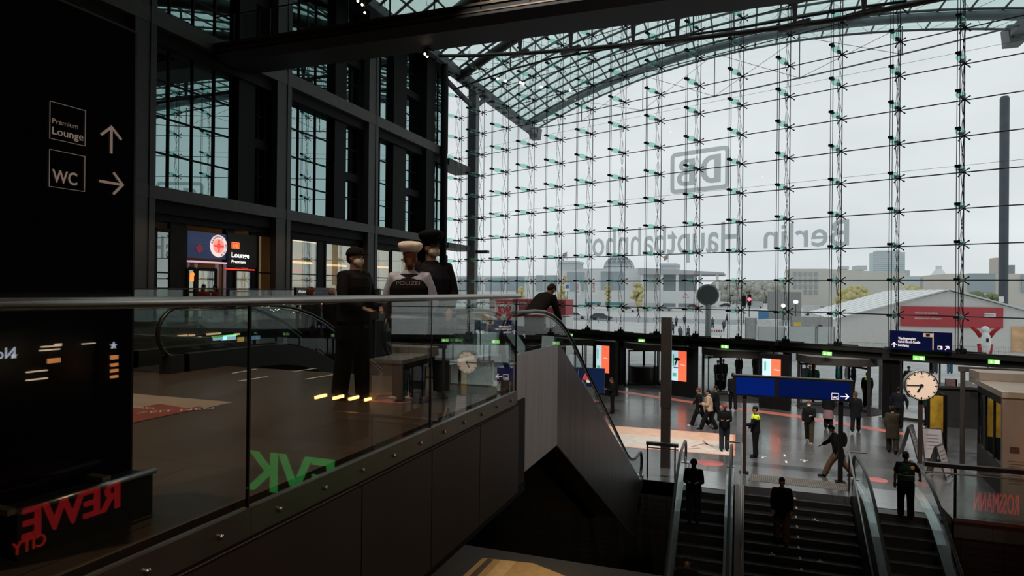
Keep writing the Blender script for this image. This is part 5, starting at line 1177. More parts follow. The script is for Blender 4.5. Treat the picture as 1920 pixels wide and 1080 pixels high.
# bars and dark things behind the kiosk frame
e2 = empty('counter_unit', (9.5, 28, LZ), 'dark counter unit with small pale boxes standing behind the clock', 'counter')
q = onz(1768, 812, LZ); zc = ony(1800, 725, q.y + 1.5).z
MB().box(q.x, q.x + 5, q.y + 1.5, q.y + 2.6, LZ, zc - .1).build('carcass', mat('counter_grey', (.03, .029, .028), .5), e2); MB().box(q.x - .05, q.x + 5, q.y + 1.4, q.y + 2.7, zc - .1, zc).build('worktop', STEEL_G, e2)
for i, (u, v, w, h, m, lab) in enumerate(((1783, 722, .42, .30, C_PINK, 'small dusty pink box with a pale label on the dark counter'), (1793, 722, .10, .30, C_WHITE, 'narrow white upright pack on the dark counter, right of the pink box'), (1815, 724, .28, .26, mat('grey_carton', (.3, .3, .29), .7), 'grey-white carton on the dark counter behind the frame post'))):
    c = ony(u, v, q.y + 1.7); tag(MB().box(c.x - w / 2, c.x + w / 2, q.y + 1.6, q.y + 1.8, zc, zc + h).build('box', m), lab, 'box')
# ------------------------------------------------------------------ floor prints in the lower hall
M_PEACH = mat('peach_floor_print', (.85, .52, .37), .4, var=.12, scale=2.5); M_PALE = mat('pale_floor_print', (.74, .64, .55), .4, var=.14, scale=3); M_OR2 = mat('orange_floor_border', (.80, .28, .16), .4)
e = empty('floor_map', onz(1270, 825, LZ), 'large peach and cream print on the lower hall floor under the man in jeans', 'floor print')
q = [onz(u, v, LZ + .002) for u, v in ((1105, 795), (1379, 815), (1378, 855), (1090, 832))]
recalc(MB().prism(q, (0, 0, .002)).build('border', M_OR2, e)); 
def inset(q, f): c = sum(q, Vector()) / 4; return [c + (p - c) * f for p in q]
recalc(MB().prism([p + Vector((0, 0, .002)) for p in inset(q, .965)], (0, 0, .002)).build('peach_field', M_PEACH, e))
qq = inset(q, .93); qq = [qq[0].lerp(qq[3], .4), qq[1].lerp(qq[2], .4), qq[2], qq[3]]
recalc(MB().prism([p + Vector((0, 0, .004)) for p in qq], (0, 0, .002)).build('pale_field', M_PALE, e))
g = MB()
for u, v in ((1225, 800), (1240, 802), (1256, 803), (1270, 804), (1283, 805), (1297, 806.5), (1310, 808), (1326, 809), (1250, 806), (1300, 811)): c = onz(u, v, LZ + .0085); text(g, 'wir fe', c, (1, -.05, 0), (.1, 1, 0), .1, .28)
g.build('lettering', mat('red_print', (0, 0, 0)), e)
g = MB()
for (a, b) in (((1296, 838), (1322, 831)), ((1322, 831), (1338, 838)), ((1318, 826), (1326, 834)), ((1290, 842), (1312, 840))): g.bar(onz(*a, LZ + .009), onz(*b, LZ + .009), .10, .002, up=UPZ)
g.build('sketch_lines', mat('rose_print', (.5, .22, .18), .6), e)
def ldisc(u, v, r, lab):
    p = onz(u, v, LZ); o = MB().lathe((p.x, p.y, LZ + .001), [(r, 0), (r, .004)], 36).build('floor_sticker', mat('dull_red_sticker', (.50, .15, .13), .45)); tag(o, lab, 'floor sticker', 'round red stickers on the lower floor')
ldisc(1331, 868, .46, 'round red sticker on the floor at the top of the narrow escalator'); ldisc(1645, 900, .30, 'round red sticker on the floor above the escalator with the green-vested man')
# red guide line and thin dark joint line across the floor
e = MB().prism([onz(u, v, LZ + .001) for u, v in ((1080, 722), (1160, 732), (1330, 757), (1500, 779), (1700, 812), (1700, 817), (1500, 784), (1330, 761), (1160, 735.5), (1080, 725))], (0, 0, .003)).build('guide_line', mat('red_guide_line', (.66, .20, .15), .4)); tag(recalc(e), 'thin red line across the lower hall floor in front of the doors', 'floor line')
mk = mat('worn_white_marking', (.75, .75, .73), .5); 
for i, (u, v, kd) in enumerate(((1430, 857, 't'), (1471, 854, '-'), (1474, 866, '-'), (1508, 864, 't'))):
    p = onz(u, v, LZ + .001); g = MB().box(p.x - .03, p.x + .03, p.y - .16, p.y + .16, LZ + .001, LZ + .004)
    if kd == 't': g.box(p.x - .13, p.x + .13, p.y + .05, p.y + .12, LZ + .001, LZ + .004)
    tag(g.build('floor_marking', mk), 'worn white floor marking, %s' % ['T-shaped one at the guard\'s feet', 'far dash of the pair above the stairs', 'near dash of the pair above the stairs', 'T-shaped one right of the two dashes'][i], 'floor marking', 'worn white floor markings')
struct(MB().prism([onz(u, v, LZ + .001) for u, v in ((1408, 889), (1592, 906), (1590, 921), (1403, 901))], (0, 0, .006)).build('trim_7', tiles('ribbed_tactile_strip', (.26, .22, .18), (.10, .09, .08), .06, .5, .6, 0, .02)))
# ------------------------------------------------------------------ lounge front and shops in the wing
XS_ = XW - .62
M_WARM = mat('warm_lit_interior', (.80, .52, .28), .6, emit=.55, ecol=(.85, .52, .25), var=.25, scale=1.2)
lg = struct(MB().box(XW - 3.4, XW - 3.3, 10.7, 45, 0, 4.3).build('wall_shop_rear', mat('warm_brown_interior', (.30, .19, .11), .6, var=.3, scale=.8)))
struct(MB().box(XW - 3.4, XW - .35, 10.7, 44, -.35, 0).build('floor_shops', M_GAL))
def wx(u, v): return onx(u, v, XS_)
# blue mission board, black lounge board
M_MB = mat('backlit_blue_board', (.012, .04, .12), .4, emit=.16, ecol=(.02, .07, .25), var=.4, scale=1.0)
e = empty('mission_sign', wx(388, 460), 'blue shop sign with a round pink and white emblem left of the lounge sign', 'sign')
a, b = wx(352, 432), wx(424, 487); MB().box(XS_ - .1, XS_, a.y, b.y, b.z, a.z).build('board', M_MB, e)
c = wx(409, 461.5); c.x += .02; ry = (wx(425, 461).y - wx(393.5, 461).y) / 2; rz_ = (wx(409, 440.5).z - wx(409, 483).z) / 2; r = (ry + rz_) / 2
for nm, f_, m in (('white_ring', 1.0, mat('lit_pink_white', (1, .75, .78), .5, emit=.8)), ('coloured_centre', .66, mat('lit_orange_pink', (1, .35, .25), .5, emit=.8, var=.5, scale=2.5))):
    MB().lathe(c + Vector((0.004 / f_, 0, 0)), [(r * f_, 0), (r * f_, .01)], 36, (1, 0, 0)).build(nm, m, e)
g = MB(); q = c + Vector((.03, 0, 0))
for k in range(8):
    a_ = PI * k / 4; d = Vector((0, math.sin(a_), math.cos(a_))); g.bar(q, q + d * r * (.55 if k % 2 == 0 else .28), .09 if k % 2 == 0 else .05, .004, up=(1, 0, 0))
g.build('red_cross', mat('lit_red', (0, 0, 0)), e)
g = MB()
for s_, a0, a1 in (('BAHNHOFS', -1.25, .55), ('MISSION', 2.75, 1.35)):
    for i, ch in enumerate(s_):
        a_ = a0 + (a1 - a0) * i / (len(s_) - 1); d = Vector((0, math.sin(a_), math.cos(a_))); up_ = d if a0 < 0 else -d; rt = Vector((0, up_.z, -up_.y)); text(g, ch, q + d * r * (.74 if a0 < 0 else .93), rt, up_, r * .18, bold=.03)
g.build('lettering', BLACK, e)
g = MB(); 
for i, (s_, u0, u1, v_) in enumerate((('Bahnhofsmission', 358, 386, 449), ('Hilfe am Bahnhof Berlin', 355, 389, 455))): A, B = wx(u0, v_), wx(u1, v_); A.x += .02; text(g, s_, (A + Vector((0, (B.y - A.y) / 2, 0))), (0, 1, 0), UPZ, .07, B.y - A.y)
g.build('lettering', mat('dim_blue_print', (.12, .16, .35), .5, emit=.15), e)
c2 = wx(373, 466); MB().obox(c2 + Vector((.02, 0, 0)), (1, 0, 0), (0, .8, .6), (0, -.6, .8), .005, .16, .16).build('red_diamond', mat('dim_red_print', (.30, .02, .06), .5, emit=.3), e)
e = empty('lounge_sign', wx(450, 470), 'black sign with glowing red DB logo and white lettering Lounge Premium', 'sign')
a, b = wx(425, 436), wx(479, 503); MB().box(XS_ - .1, XS_ + .06, a.y, b.y, b.z, a.z).build('board', BLACK, e)
XL = XS_ + .075; lx = lambda u, v: onx(u, v, XL)
M_GR = mat('glowing_red', (1, .05, .03), .5, emit=1.15, ecol=(1, .045, .025), var=.01); M_GW = mat('glowing_white', (1, 1, 1), .5, emit=1.8, ecol=(.95, .95, 1), var=.01)
a, b = lx(434.5, 454), lx(448, 466.5); g = MB(); rr_ = [(a.y, a.z), (b.y, a.z), (b.y, b.z), (a.y, b.z)]
MB().box(XL - .01, XL, a.y, b.y, b.z, a.z).build('logo_plate', M_GR, e); 
for i in range(4): g.bar((XL + .012, *rr_[i]), (XL + .012, *rr_[(i + 1) % 4]), .014, .006, up=(1, 0, 0))
text(g, 'DB', (XL + .012, (a.y + b.y) / 2, b.z + (a.z - b.z) * .2), (0, 1, 0), UPZ, (a.z - b.z) * .6, (b.y - a.y) * .62, .0); g.build('logo_outline', mat('glowing_amber', (1, .5, .12), .5, emit=.9, var=.01), e)
A, B = lx(434, 484), lx(467.5, 484); text(MB(), 'Lounge', (XL + .01, (A.y + B.y) / 2, lx(450, 483).z), (0, 1, 0), UPZ, lx(434, 474).z - lx(434, 483).z, B.y - A.y, .02).build('lettering', M_GW, e)
A, B = lx(434, 494), lx(460, 494); text(MB(), 'Premium', (XL + .01, (A.y + B.y) / 2, lx(450, 494).z), (0, 1, 0), UPZ, (lx(434, 488).z - lx(434, 494).z), B.y - A.y, .01).build('lettering', mat('lit_white_small', (1, .95, .9), .5, emit=1.3), e)
a, b = lx(425, 503), lx(477, 504.5); MB().box(XL - .08, XL + .02, a.y, b.y, a.z - .05, a.z).build('red_light_strip', M_GR, e)
a, b = wx(352, 489), wx(422, 491); tag(MB().box(XS_ - .05, XS_ + .12, a.y, b.y, a.z - .05, a.z + .02).build('light_strip', mat('lit_mauve_strip', (.75, .5, .65), .5, emit=.7)), 'pale pink light strip under the blue mission sign', 'light strip')
# lit shop interiors behind glass
def shopbay(u0, u1, v0, v1, m, nm='lit_backdrop', dx=.5):
    a, b = onx(u0, v0, XS_ - dx), onx(u1, v1, XS_ - dx); return MB().box(XS_ - dx - .05, XS_ - dx, a.y, b.y, 0, a.z).build(nm, m)
e = empty('door_5', wx(388, 545), kind='structure'); M_MV = mat('mauve_door_frame', (.38, .28, .36), .5, emit=.10)
for u0, u1, v0, v1 in ((352, 423, 491, 494), (366, 369, 494, 555), (352, 423, 501, 504), (405, 409, 494, 555), (352, 354, 491, 555), (420, 423, 494, 555)):
    a, b = wx(u0, v0), wx(u1, v1); MB().box(XS_ - .06, XS_ + .02, min(a.y, b.y), max(a.y, b.y), max(0, min(a.z, b.z)), max(a.z, b.z)).build('frame', M_MV, e)
M_CRM = mat('cream_lit_wall', (.75, .60, .38), .6, emit=.42, ecol=(.80, .60, .34), var=.15, scale=1.0)
def bay(i, u0, u1, v0, m, dx=.9):
    e = empty('window_%d' % (wn + 1 + i), wx(u0, v0), kind='structure'); a, b = wx(u0, v0), wx(u1, v0); zt = wx(u0, v0).z
    MB().box(XS_ - dx - .05, XS_ - dx, a.y, b.y, 0, zt).build('lit_interior', m, e); MB().box(XS_ - .02, XS_, a.y, b.y, 0, zt).build('glass', G_MIR2, e)
    g = MB().box(XS_ - .05, XS_ + .05, a.y, b.y, zt - .08, zt + .06); zz = zt * .52; g.box(XS_ - .04, XS_ + .03, a.y, b.y, zz - .03, zz + .03); 
    for y in (a.y, b.y): g.box(XS_ - .05, XS_ + .05, y - .05, y + .05, 0, zt)
    g.build('glazing_bars', STEEL_B, e); return a.y, b.y, zt
M_TEA = mat('dim_teal_interior', (.04, .06, .06), .5, emit=.03, ecol=(.3, .5, .5)); M_AMB = mat('amber_lit_interior', (.55, .33, .16), .6, emit=.55, ecol=(.62, .40, .20), var=.35, scale=.9)
bay(0, 292, 320, 430, M_TEA); bay(1, 352, 366, 503, M_CRM, .5); bay(2, 369, 405, 504, M_CRM, .5); bay(3, 441, 472, 505, M_AMB, .6); bay(4, 483, 517, 439, M_AMB); bay(5, 546, 596, 446, M_AMB); bay(6, 610, 690, 454, M_AMB); bay(7, 705, 731, 466, M_WARM); bay(8, 734, 770, 468, M_AMB); bay(9, 772, 838, 472, M_AMB)
MB_ = MB()
for u0, u1 in ((320, 351), (472, 483), (517, 545), (596, 610), (423, 441)):
    a, b = wx(u0, 450), wx(u1, 450); MB_.box(XS_ - .2, XS_ - .01, a.y, b.y, 0, 4.3)
MB_.build('dark_infill', STEEL_B, wing)
MB().box(XS_ - .3, XS_ + .1, 18.7, 41, 3.95, 4.4).build('shop_fascia', STEEL_B, wing)
# glowing bars inside the shops
M_GLW = mat('glowing_warm_bar', (1, .62, .3), .5, emit=2.2, ecol=(1, .55, .25), var=.01)
for i, (u0, u1, v, lab) in enumerate(((545, 586, 491, 'long warm light bar glowing in the shop window left of the dark-capped officer'), (604, 650, 496, 'warm light bar glowing in the shop window right of the brown pillar'), (705, 735, 500, 'warm light bar glowing behind the officers'))):
    a, b = onx(u0, v, XS_ - .3), onx(u1, v, XS_ - .3); tag(MB().box(XS_ - .34, XS_ - .3, a.y, b.y, a.z - .06, a.z + .06).build('light_bar', M_GLW), lab, 'light bar', 'warm light bars in the shop windows')
a, b = onx(547, 508, XS_ - .3), onx(567, 508, XS_ - .3); tag(MB().box(XS_ - .34, XS_ - .3, a.y, b.y, a.z - .03, a.z + .03).build('light_bar', M_GR), 'thin red light bar in the shop window below the long warm one', 'light bar')
a = wx(358, 519); tag(MB().box(XS_ + .0, XS_ + .1, a.y - .06, a.y + .06, a.z - .2, a.z + .15).ell((XS_ + .1, a.y, a.z + .1), .06, .07, .1, 8, 6).build('signal_lamp', mat('glowing_orange_lamp', (1, .3, .06), .5, emit=1.2)), 'small glowing orange lamp on the wall left of the mission door', 'lamp')
# walkway rail by the wing
e = empty('walkway_rail', (-17.7, 28, 0), 'thin steel rail with glass along the far walkway in front of the lounge', 'railing')
zr_ = onx(380, 541.5, -17.65).z
MB().tube([(-17.65, 9.8, zr_), (-17.65, 40, zr_)], .025, 6).build('rail', STEEL_G, e); MB().box(-17.67, -17.65, 9.8, 40, .05, zr_ - .04).build('glass', G_BAL, e)
# departures board behind the officers
q = onx(583, 545, -15.0); e = empty('departures_board', (q.x, q.y, q.z - .3), 'dark grey departures board with pale lettering Abfahrt behind the escalator rail', 'board')
a, b = onx(556, 539, -15), onx(628, 551, -15); MB().box(-15.12, -15, a.y, b.y, b.z - .4, a.z).build('panel', mat('slate_board', (.035, .042, .055), .4), e)
text(MB(), 'Abfahrt', (-14.985, onx(567, 545, -15).y, onx(567, 549, -15).z), (0, 1, 0), UPZ, .10, onx(575, 545, -15).y - onx(559, 545, -15).y).build('lettering', MW, e)
text(MB(), 'Departures', (-14.985, onx(592, 545, -15).y, onx(592, 549, -15).z), (0, 1, 0), UPZ, .07, onx(602, 545, -15).y - onx(580, 545, -15).y).build('lettering', mat('dim_white', (.4, .4, .42), .5), e)
g = MB(); g.box(-15.1, -15.02, a.y + .1, a.y + .2, LZ, b.z - .4); g.box(-15.1, -15.02, b.y - .2, b.y - .1, LZ, b.z - .4); g.build('posts', STEEL_B, e)
# grey info column right of the officer
q = onx(700, 545, -9.0); e = empty('info_terminal', (q.x, q.y, 0), 'small grey information panel with two white symbols right of the dark-capped officer', 'panel')
YI = q.y; a, b = ony(689, 541, YI), ony(711, 556, YI); MB().box(a.x, b.x, YI, YI + .08, b.z - .6, a.z).build('panel', mat('grey_info_panel', (.14, .15, .16), .5), e); c = ony(698, 547, YI - .01); MB().lathe(c, [(.05, 0), (.05, .005)], 16, (0, 1, 0)).build('symbol', MW, e)
MB().box((a.x + b.x) / 2 - .05, (a.x + b.x) / 2 + .05, YI + .02, YI + .08, LZ, b.z - .6).build('post', STEEL_D, e)
# ------------------------------------------------------------------ the square and the city beyond the glass
def pbox(mb, u0, u1, v0, v1, Y, d):
    a, b = ony(u0, v0, Y), ony(u1, v1, Y); return mb.box(a.x, b.x, Y, Y + d, b.z, a.z)
def gbox(mb, u0, u1, v0, Y, d, vb=None):
    a, b = ony(u0, v0, Y), ony(u1, v0, Y); return mb.box(a.x, b.x, Y, Y + d, LZ, (a.z + b.z) / 2)
M_CONC = mat('haze_paled_concrete', (.70, .71, .71), .8, var=.06, scale=.05); M_CONC2 = mat('warm_grey_stone', (.60, .58, .53), .85, var=.06, scale=.05); M_GLZ = mat('blue_grey_glazing', (.34, .40, .43), .35, var=.15, scale=.1); M_HAZ = mat('haze_paled_cladding', (.58, .62, .64), .7, var=.06, scale=.05)  # far buildings paled: distance haze is put into their base colours
M_WHT = mat('white_sheet', (.78, .79, .78), .6, var=.04); M_ROOFW = mat('white_tent_roof', (.90, .90, .90), .5, var=.03); M_CREAM = mat('cream_tent_wall', (.74, .72, .69), .7, var=.04)
def thing(name, loc, lab, cat, group=None): return empty(name, loc, lab, cat, group)
# parliament offices
Y = 260; e = thing('office_building', (ony(1150, 560, Y).x, Y, LZ), 'long pale concrete office building with tall recessed glazing, left of the round clock', 'building')
g = MB(); gbox(g, 800, 1048, 517, Y, 30); gbox(g, 1048, 1238, 507, Y, 30); g.build('concrete_body', M_CONC, e)
for u0, u1, v0, v1 in ((950, 982, 511 + 8, 545), (1005, 1018, 516, 545), (1025, 1043, 516, 545), (1063, 1095, 510, 545), (1127, 1147, 509, 545), (1150, 1168, 509, 545), (860, 900, 520, 545), (910, 945, 520, 545)):
    pbox(MB(), u0, u1, v0, v1, Y - .5, 1).build('window', M_GLZ, e)
g = MB(); gbox(g, 1198, 1300, 509, Y + 1, 22); g.build('glass_hall', M_GLZ, e)
g = MB(); a, b = ony(1196, 502, Y - 8), ony(1357, 510.5, Y - 8); g.prism([(a.x, Y - 8, a.z), (b.x, Y - 8, b.z), (b.x, Y - 8, b.z - .8), (a.x, Y - 8, b.z - .8)], (0, 30, 0)); g.build('flat_roof', mat('grey_roof_slab', (.46, .48, .49), .8), e)
for u in (1204, 1241, 1270, 1313, 1345):
    p = ony(u, 512, Y - 7); MB().box(p.x - .5, p.x + .5, Y - 7.5, Y - 6.5, LZ, p.z).build('column', M_CONC, e)
struct(pbox(MB(), 1100, 1350, 544, 570, 200, 3).build('trim_8', M_CONC))
# parliament with dome
Y = 430; e = thing('domed_building', (ony(1158, 540, Y).x, Y, LZ), 'grey parliament building with a ribbed glass dome and corner towers on the skyline', 'building')
g = MB(); gbox(g, 1080, 1262, 503.5, Y, 40); g.build('main_block', M_HAZ, e)
for u0, u1, v in ((1047, 1078, 489), (1237, 1268, 494)): g = MB(); gbox(g, u0, u1, v + 3, Y + 5, 25); pbox(g, u0 - 1, u1 + 1, v, v + 4, Y + 4, 27); g.build('corner_tower', M_HAZ, e)
c = ony(1158, 503, Y + 15); R_ = (ony(1187, 500, Y + 15).x - ony(1130, 500, Y + 15).x) / 2; H_ = ony(1158, 479, Y + 15).z - c.z; base_ = Vector((c.x, Y + 20, c.z))
MB().lathe(base_, [(R_ * math.cos(t * PI / 2 * .93), H_ * math.sin(t * PI / 2 * .93)) for t in [i / 10 for i in range(11)]], 28).build('dome_glass', glass('dome_glass', (.62, .68, .7), .3, .1), e)
g = MB()
for i in range(1, 8): t = i / 8 * PI / 2; g.tube([base_ + Vector((R_ * math.cos(t) * math.cos(a), R_ * math.cos(t) * math.sin(a), H_ * math.sin(t))) for a in [2 * PI * k / 28 for k in range(28)]], .35, 4, closed=True)
for k in range(16): a = 2 * PI * k / 16; g.tube([base_ + Vector((R_ * math.cos(t) * math.cos(a), R_ * math.cos(t) * math.sin(a), H_ * math.sin(t))) for t in [i / 8 * PI / 2 for i in range(9)]], .25, 4)
g.build('dome_ribs', M_HAZ, e)
for u, v, lab in ((1063, 488, 'far flag on the left corner tower'), (1253, 493, 'far flag on the right corner tower')):
    p = ony(u, v, Y + 12); q = ony(u, v - 16, Y + 12); f_ = empty('flagpole', (p.x, p.y, p.z), lab + ' of the domed building', 'flag'); MB().tube([p, q], .2, 5).build('pole', M_HAZ, f_); MB().prism([q, q + Vector((-3.2, 0, -1.5)), q + Vector((-2.6, 0, -4.5)), q + Vector((0, 0, -3))], (0, .1, 0)).build('flag', mat('faded_flag', (.35, .26, .22), .8), f_)
# ministry block with rows of windows
Y = 300; e = thing('ministry_block', (ony(1560, 555, Y).x, Y, LZ), 'beige-grey stone office block with rows of square windows left of the white tent', 'building')
g = MB(); gbox(g, 1481, 1548, 504, Y, 30); a = ony(1548, 504, Y); b = ony(1700, 508, Y + 60); g.prism([(a.x, Y, LZ), (b.x, Y + 60, LZ), (b.x, Y + 60, a.z), (a.x, Y, a.z)], (0, 20, 0)); g.build('stone_body', M_CONC2, e)
for r_, v in enumerate((510, 522, 533, 544)):
    for c_, u in enumerate((1488, 1498, 1508, 1518, 1528)):
        if r_ < 3 or c_ > 1: pbox(MB(), u, u + 4.6, v, v + 7.5, Y - .4, .8).build('window', M_GLZ, e)
g = MB()
for k, u in enumerate((1556, 1572, 1590, 1606, 1630, 1650)): q = ony(u, 513, Y + 8 + k * 8.5); g.box(q.x, q.x + 1.2, q.y - 3, q.y, q.z - 3, q.z)
g.build('side_windows', M_GLZ, e)
g = MB(); pbox(g, 1577, 1592, 499, 505, 330, 12); pbox(g, 1606, 1626, 498, 506, 340, 14); g.build('rooftop_rooms', M_HAZ, e)
# slate tower, low blocks, tented roof, brick towers
for (u0, u1, v, Y, m, lab, nm) in ((1637, 1697, 473, 900, mat('teal_grey_curtain_wall', (.42, .53, .56), .4, var=.12, scale=.02), 'pale blue glass office tower on the skyline above the white tent', 'office_tower'),
    (1697, 1706, 507, 905, M_HAZ, 'low grey block at the right foot of the blue glass tower', 'far_block'),
    (1690, 1740, 518, 700, M_HAZ, 'long low grey block between the blue tower and the tented roof peak', 'far_block'),
    (1739, 1778, 519, 640, mat('slate_grey_block', (.36, .38, .39), .8), 'dark slate-grey block below the white tented peak', 'far_block'),
    (1868, 1874, 483, 1000, mat('terracotta_tower', (.56, .48, .43), .8), 'slim terracotta tower on the far right skyline, left of the mast', 'far_tower'),
    (1889, 1903, 497, 1010, mat('blue_brown_tower', (.30, .32, .35), .8), 'short blue-brown tower on the far right skyline, right of the mast', 'far_tower')):
    e = thing(nm, (ony((u0 + u1) / 2, 540, Y).x, Y, LZ), lab, 'building'); g = MB(); gbox(g, u0, u1, v, Y, 25); g.build('body', m, e)
    if nm == 'office_tower':
        g = MB(); 
        for k in range(12): pbox(g, u0, u1, v + 3 + k * 3.6, v + 3.9 + k * 3.6, Y - .5, .4)
        g.build('floor_bands', M_CONC, e); g = MB(); pbox(g, 1643, 1688, 470, 474, Y + 2, 20); g.build('top_rooms', M_HAZ, e); g = MB(); pbox(g, 1664, 1667, 471.5, 474.5, Y + 1, .5); g.build('red_sign', C_RED, e)
Y = 950; e = thing('tented_roof', (ony(1766, 520, Y).x, Y, LZ), 'far white pleated tent-like roof peak on the skyline, left of the glass and concrete block', 'roof')
c = ony(1766, 520, Y); rr = (ony(1790, 520, Y).x - ony(1742, 520, Y).x) / 2; hh = ony(1766, 498, Y).z - c.z
MB().lathe(c + Vector((0, rr, 0)), [(rr * 1.1, -2), (rr * .55, hh * .33), (rr * .25, hh * .75), (rr * .26, hh)], 16).build('canopy', M_WHT, e); MB().lathe(Vector((c.x, c.y + rr, LZ)), [(rr * 1.25, 0), (rr * 1.25, c.z - LZ)], 16).build('drum', M_HAZ, e)
Y = 250; e = thing('chancellery_wing', (ony(1850, 555, Y).x, Y, LZ), 'beige concrete and blue glass block on the right skyline behind the mast', 'building')
g = MB(); gbox(g, 1776, 1960, 513, Y, 30); g.build('concrete_body', mat('beige_concrete', (.62, .58, .52), .8, var=.05, scale=.05), e)
g = MB(); pbox(g, 1816, 1866, 512.5, 548, Y - .5, 1); g.build('glazing', M_GLZ, e); g = MB(); pbox(g, 1916, 1960, 515, 548, Y - .5, 1); g.build('glazing', M_GLZ, e)
# trees
M_T1 = mat('autumn_yellow_foliage', (.52, .46, .22), .9, var=.35, scale=1.2); M_T2 = mat('dull_green_foliage', (.17, .22, .10), .9, var=.35, scale=1.2); M_T3 = mat('bare_grey_brown_twigs', (.42, .42, .37), .9, var=.3, scale=.8); M_TR = mat('tree_bark', (.09, .075, .06), .9)
def tree(u, vt, w, Y, m, lab, vb=560):
    c = ony(u, vt, Y); k = Y / F_PX * 1.05; e = empty('tree', (c.x, Y, LZ), lab, 'tree', 'trees beyond the square'); r = w * k / 2; top = c.z
    hgt = top - LZ; g = MB()
    for i in range(26):
        a = random.uniform(0, 2 * PI); h_ = random.random(); rr = r * (1 - .6 * abs(h_ - .4)) * random.uniform(.25, .85); s_ = r * random.uniform(.30, .50)
        p = Vector((c.x + rr * math.cos(a), Y + rr * math.sin(a), top - s_ - (hgt * .62) * (1 - h_))); g.ell(p, s_, s_, s_ * .8, 7, 5, Matrix.Rotation(random.uniform(0, 3), 3, 'X'))
    g.build('crown', m, e); g = MB().tube([(c.x, Y, LZ), (c.x, Y, top - hgt * .3)], [.25, .12], 6)
    for i in range(5): a = 2 * PI * i / 5; g.tube([(c.x, Y, LZ + hgt * .35), (c.x + r * .5 * math.cos(a), Y + r * .5 * math.sin(a), LZ + hgt * .7)], [.10, .04], 5)
    g.build('trunk', M_TR, e)
for i, (u, vt, w, Y, m, lab) in enumerate(((978, 534, 18, 190, M_T1, 'small yellow tree before the office building, leftmost'), (1055, 534, 18, 190, M_T1, 'small yellow tree by the blue traffic sign'), (1196, 528, 26, 185, M_T1, 'yellow-green tree right of the tall glazed recess'), (1140, 532, 14, 188, M_T1, 'small yellow-green tree between the glazed recesses'),
    (1370, 526, 34, 330, M_T3, 'grey-brown tree first right of the flat roof'), (1400, 524, 40, 352, M_T3, 'grey-brown tree second right of the flat roof'), (1432, 525, 40, 374, M_T3, 'grey-brown tree third right of the flat roof'), (1462, 527, 38, 396, M_T3, 'grey-brown tree beside the window block'), (1345, 529, 26, 305, M_T3, 'grey-brown tree under the end of the flat roof'),
    (1584, 536, 40, 170, M_T1, 'big yellow tree left of the tent ridge'), (1612, 532, 44, 175, M_T1, 'yellow-brown tree touching the tent ridge'), (1715, 533, 36, 230, M_T1, 'low yellow tree above the white tent roof'), (1832, 544, 36, 130, M_T2, 'green tree behind the tent gable, left of the mast'), (1860, 546, 34, 135, M_T2, 'green tree right behind the mast'), (1878, 550, 24, 140, M_T2, 'green tree right of the mast foot'))):
    tree(u, vt, w, Y, m, lab)
g = MB(); 
for i in range(190): q = ony(1338 + random.random() * 150, 527 + random.uniform(0, 14), 430 + random.uniform(0, 12)); s_ = random.uniform(1.2, 2.6); g.ell((q.x, q.y, q.z - 1.5), s_ * 1.3, s_, s_, 6, 4)
g.box(ony(1338, 540, 445).x, ony(1490, 540, 445).x, 444, 446, LZ, ony(1400, 533, 445).z)
tag(g.build('far_woodland', M_T3), 'hazy grey woodland band on the horizon right of the flat roof', 'woodland', kind='stuff')
# white event tent with red banner
Y = 80; xl = ony(1572, 598, Y).x; xa = ony(1780, 544, Y).x; za = ony(1780, 544, Y).z; zl = ony(1572, 598, Y).z; xr = 2 * xa - xl
d_ = ray(1664, 538); yb = (xa / d_.x) * d_.y
e = thing('event_tent', (xa, Y + 15, LZ), 'large white gabled event tent with a long red banner outside', 'tent')
MB().prism([(xl, Y, LZ), (xr, Y, LZ), (xr, Y, zl), (xa, Y, za - .1), (xl, Y, zl)], (0, .15, 0)).build('gable_wall', M_CREAM, e)
g = MB().add([(xl - .4, Y - .3, zl - .1), (xa, Y - .3, za + .05), (xa, yb, za + .05), (xl - .4, yb, zl - .1)], [(0, 1, 2, 3)]).add([(xr + .4, Y - .3, zl - .1), (xa, Y - .3, za + .05), (xa, yb, za + .05), (xr + .4, yb, zl - .1)], [(0, 1, 2, 3)]); g.build('roof_sheet', M_ROOFW, e)
g = MB()
for k in range(1, 8): yy = Y + (yb - Y) * k / 8; g.tube([(xl - .4, yy, zl), (xa, yy, za + .12)], .03, 4)
g.tube([(xl - .4, Y - .3, zl), (xa, Y - .3, za + .08), (xr + .4, Y - .3, zl)], .1, 5); g.build('roof_beams', mat('grey_tent_seam', (.66, .67, .68), .6), e)
MB().box(xl - .1, xl, Y, yb, LZ, zl).build('side_wall', M_CREAM, e)
bn_a, bn_b = ony(1688.5, 574, Y - .15), ony(1881, 616, Y - .15); bn = MB().box(bn_a.x, bn_b.x, Y - .15, Y - .1, bn_b.z, bn_a.z).build('red_banner', mat('red_banner_cloth', (.52, .065, .075), .7, var=.08, scale=.4), e)
g = MB(); q = lambda u, v: ony(u, v, Y - .17)
text(g, 'Welcome Hall Land Berlin', q(1736.5, 588.5), (1, 0, 0), UPZ, .20, q(1758, 588).x - q(1715, 588).x, .01); text(g, 'Gemeinsam stark am Haupttor', q(1740, 598.5), (1, 0, 0), UPZ, .20, q(1766, 588).x - q(1715, 588).x, .01); g.build('lettering', M_WHT, bn)
a, b = q(1846, 587), q(1867, 594); MB().box(a.x, b.x, Y - .18, Y - .16, b.z, a.z).build('white_label', M_WHT, bn); text(MB(), 'BERLIN', ony(1855, 592, Y - .19), (1, 0, 0), UPZ, .16, .75).build('lettering', C_DGREY, bn)
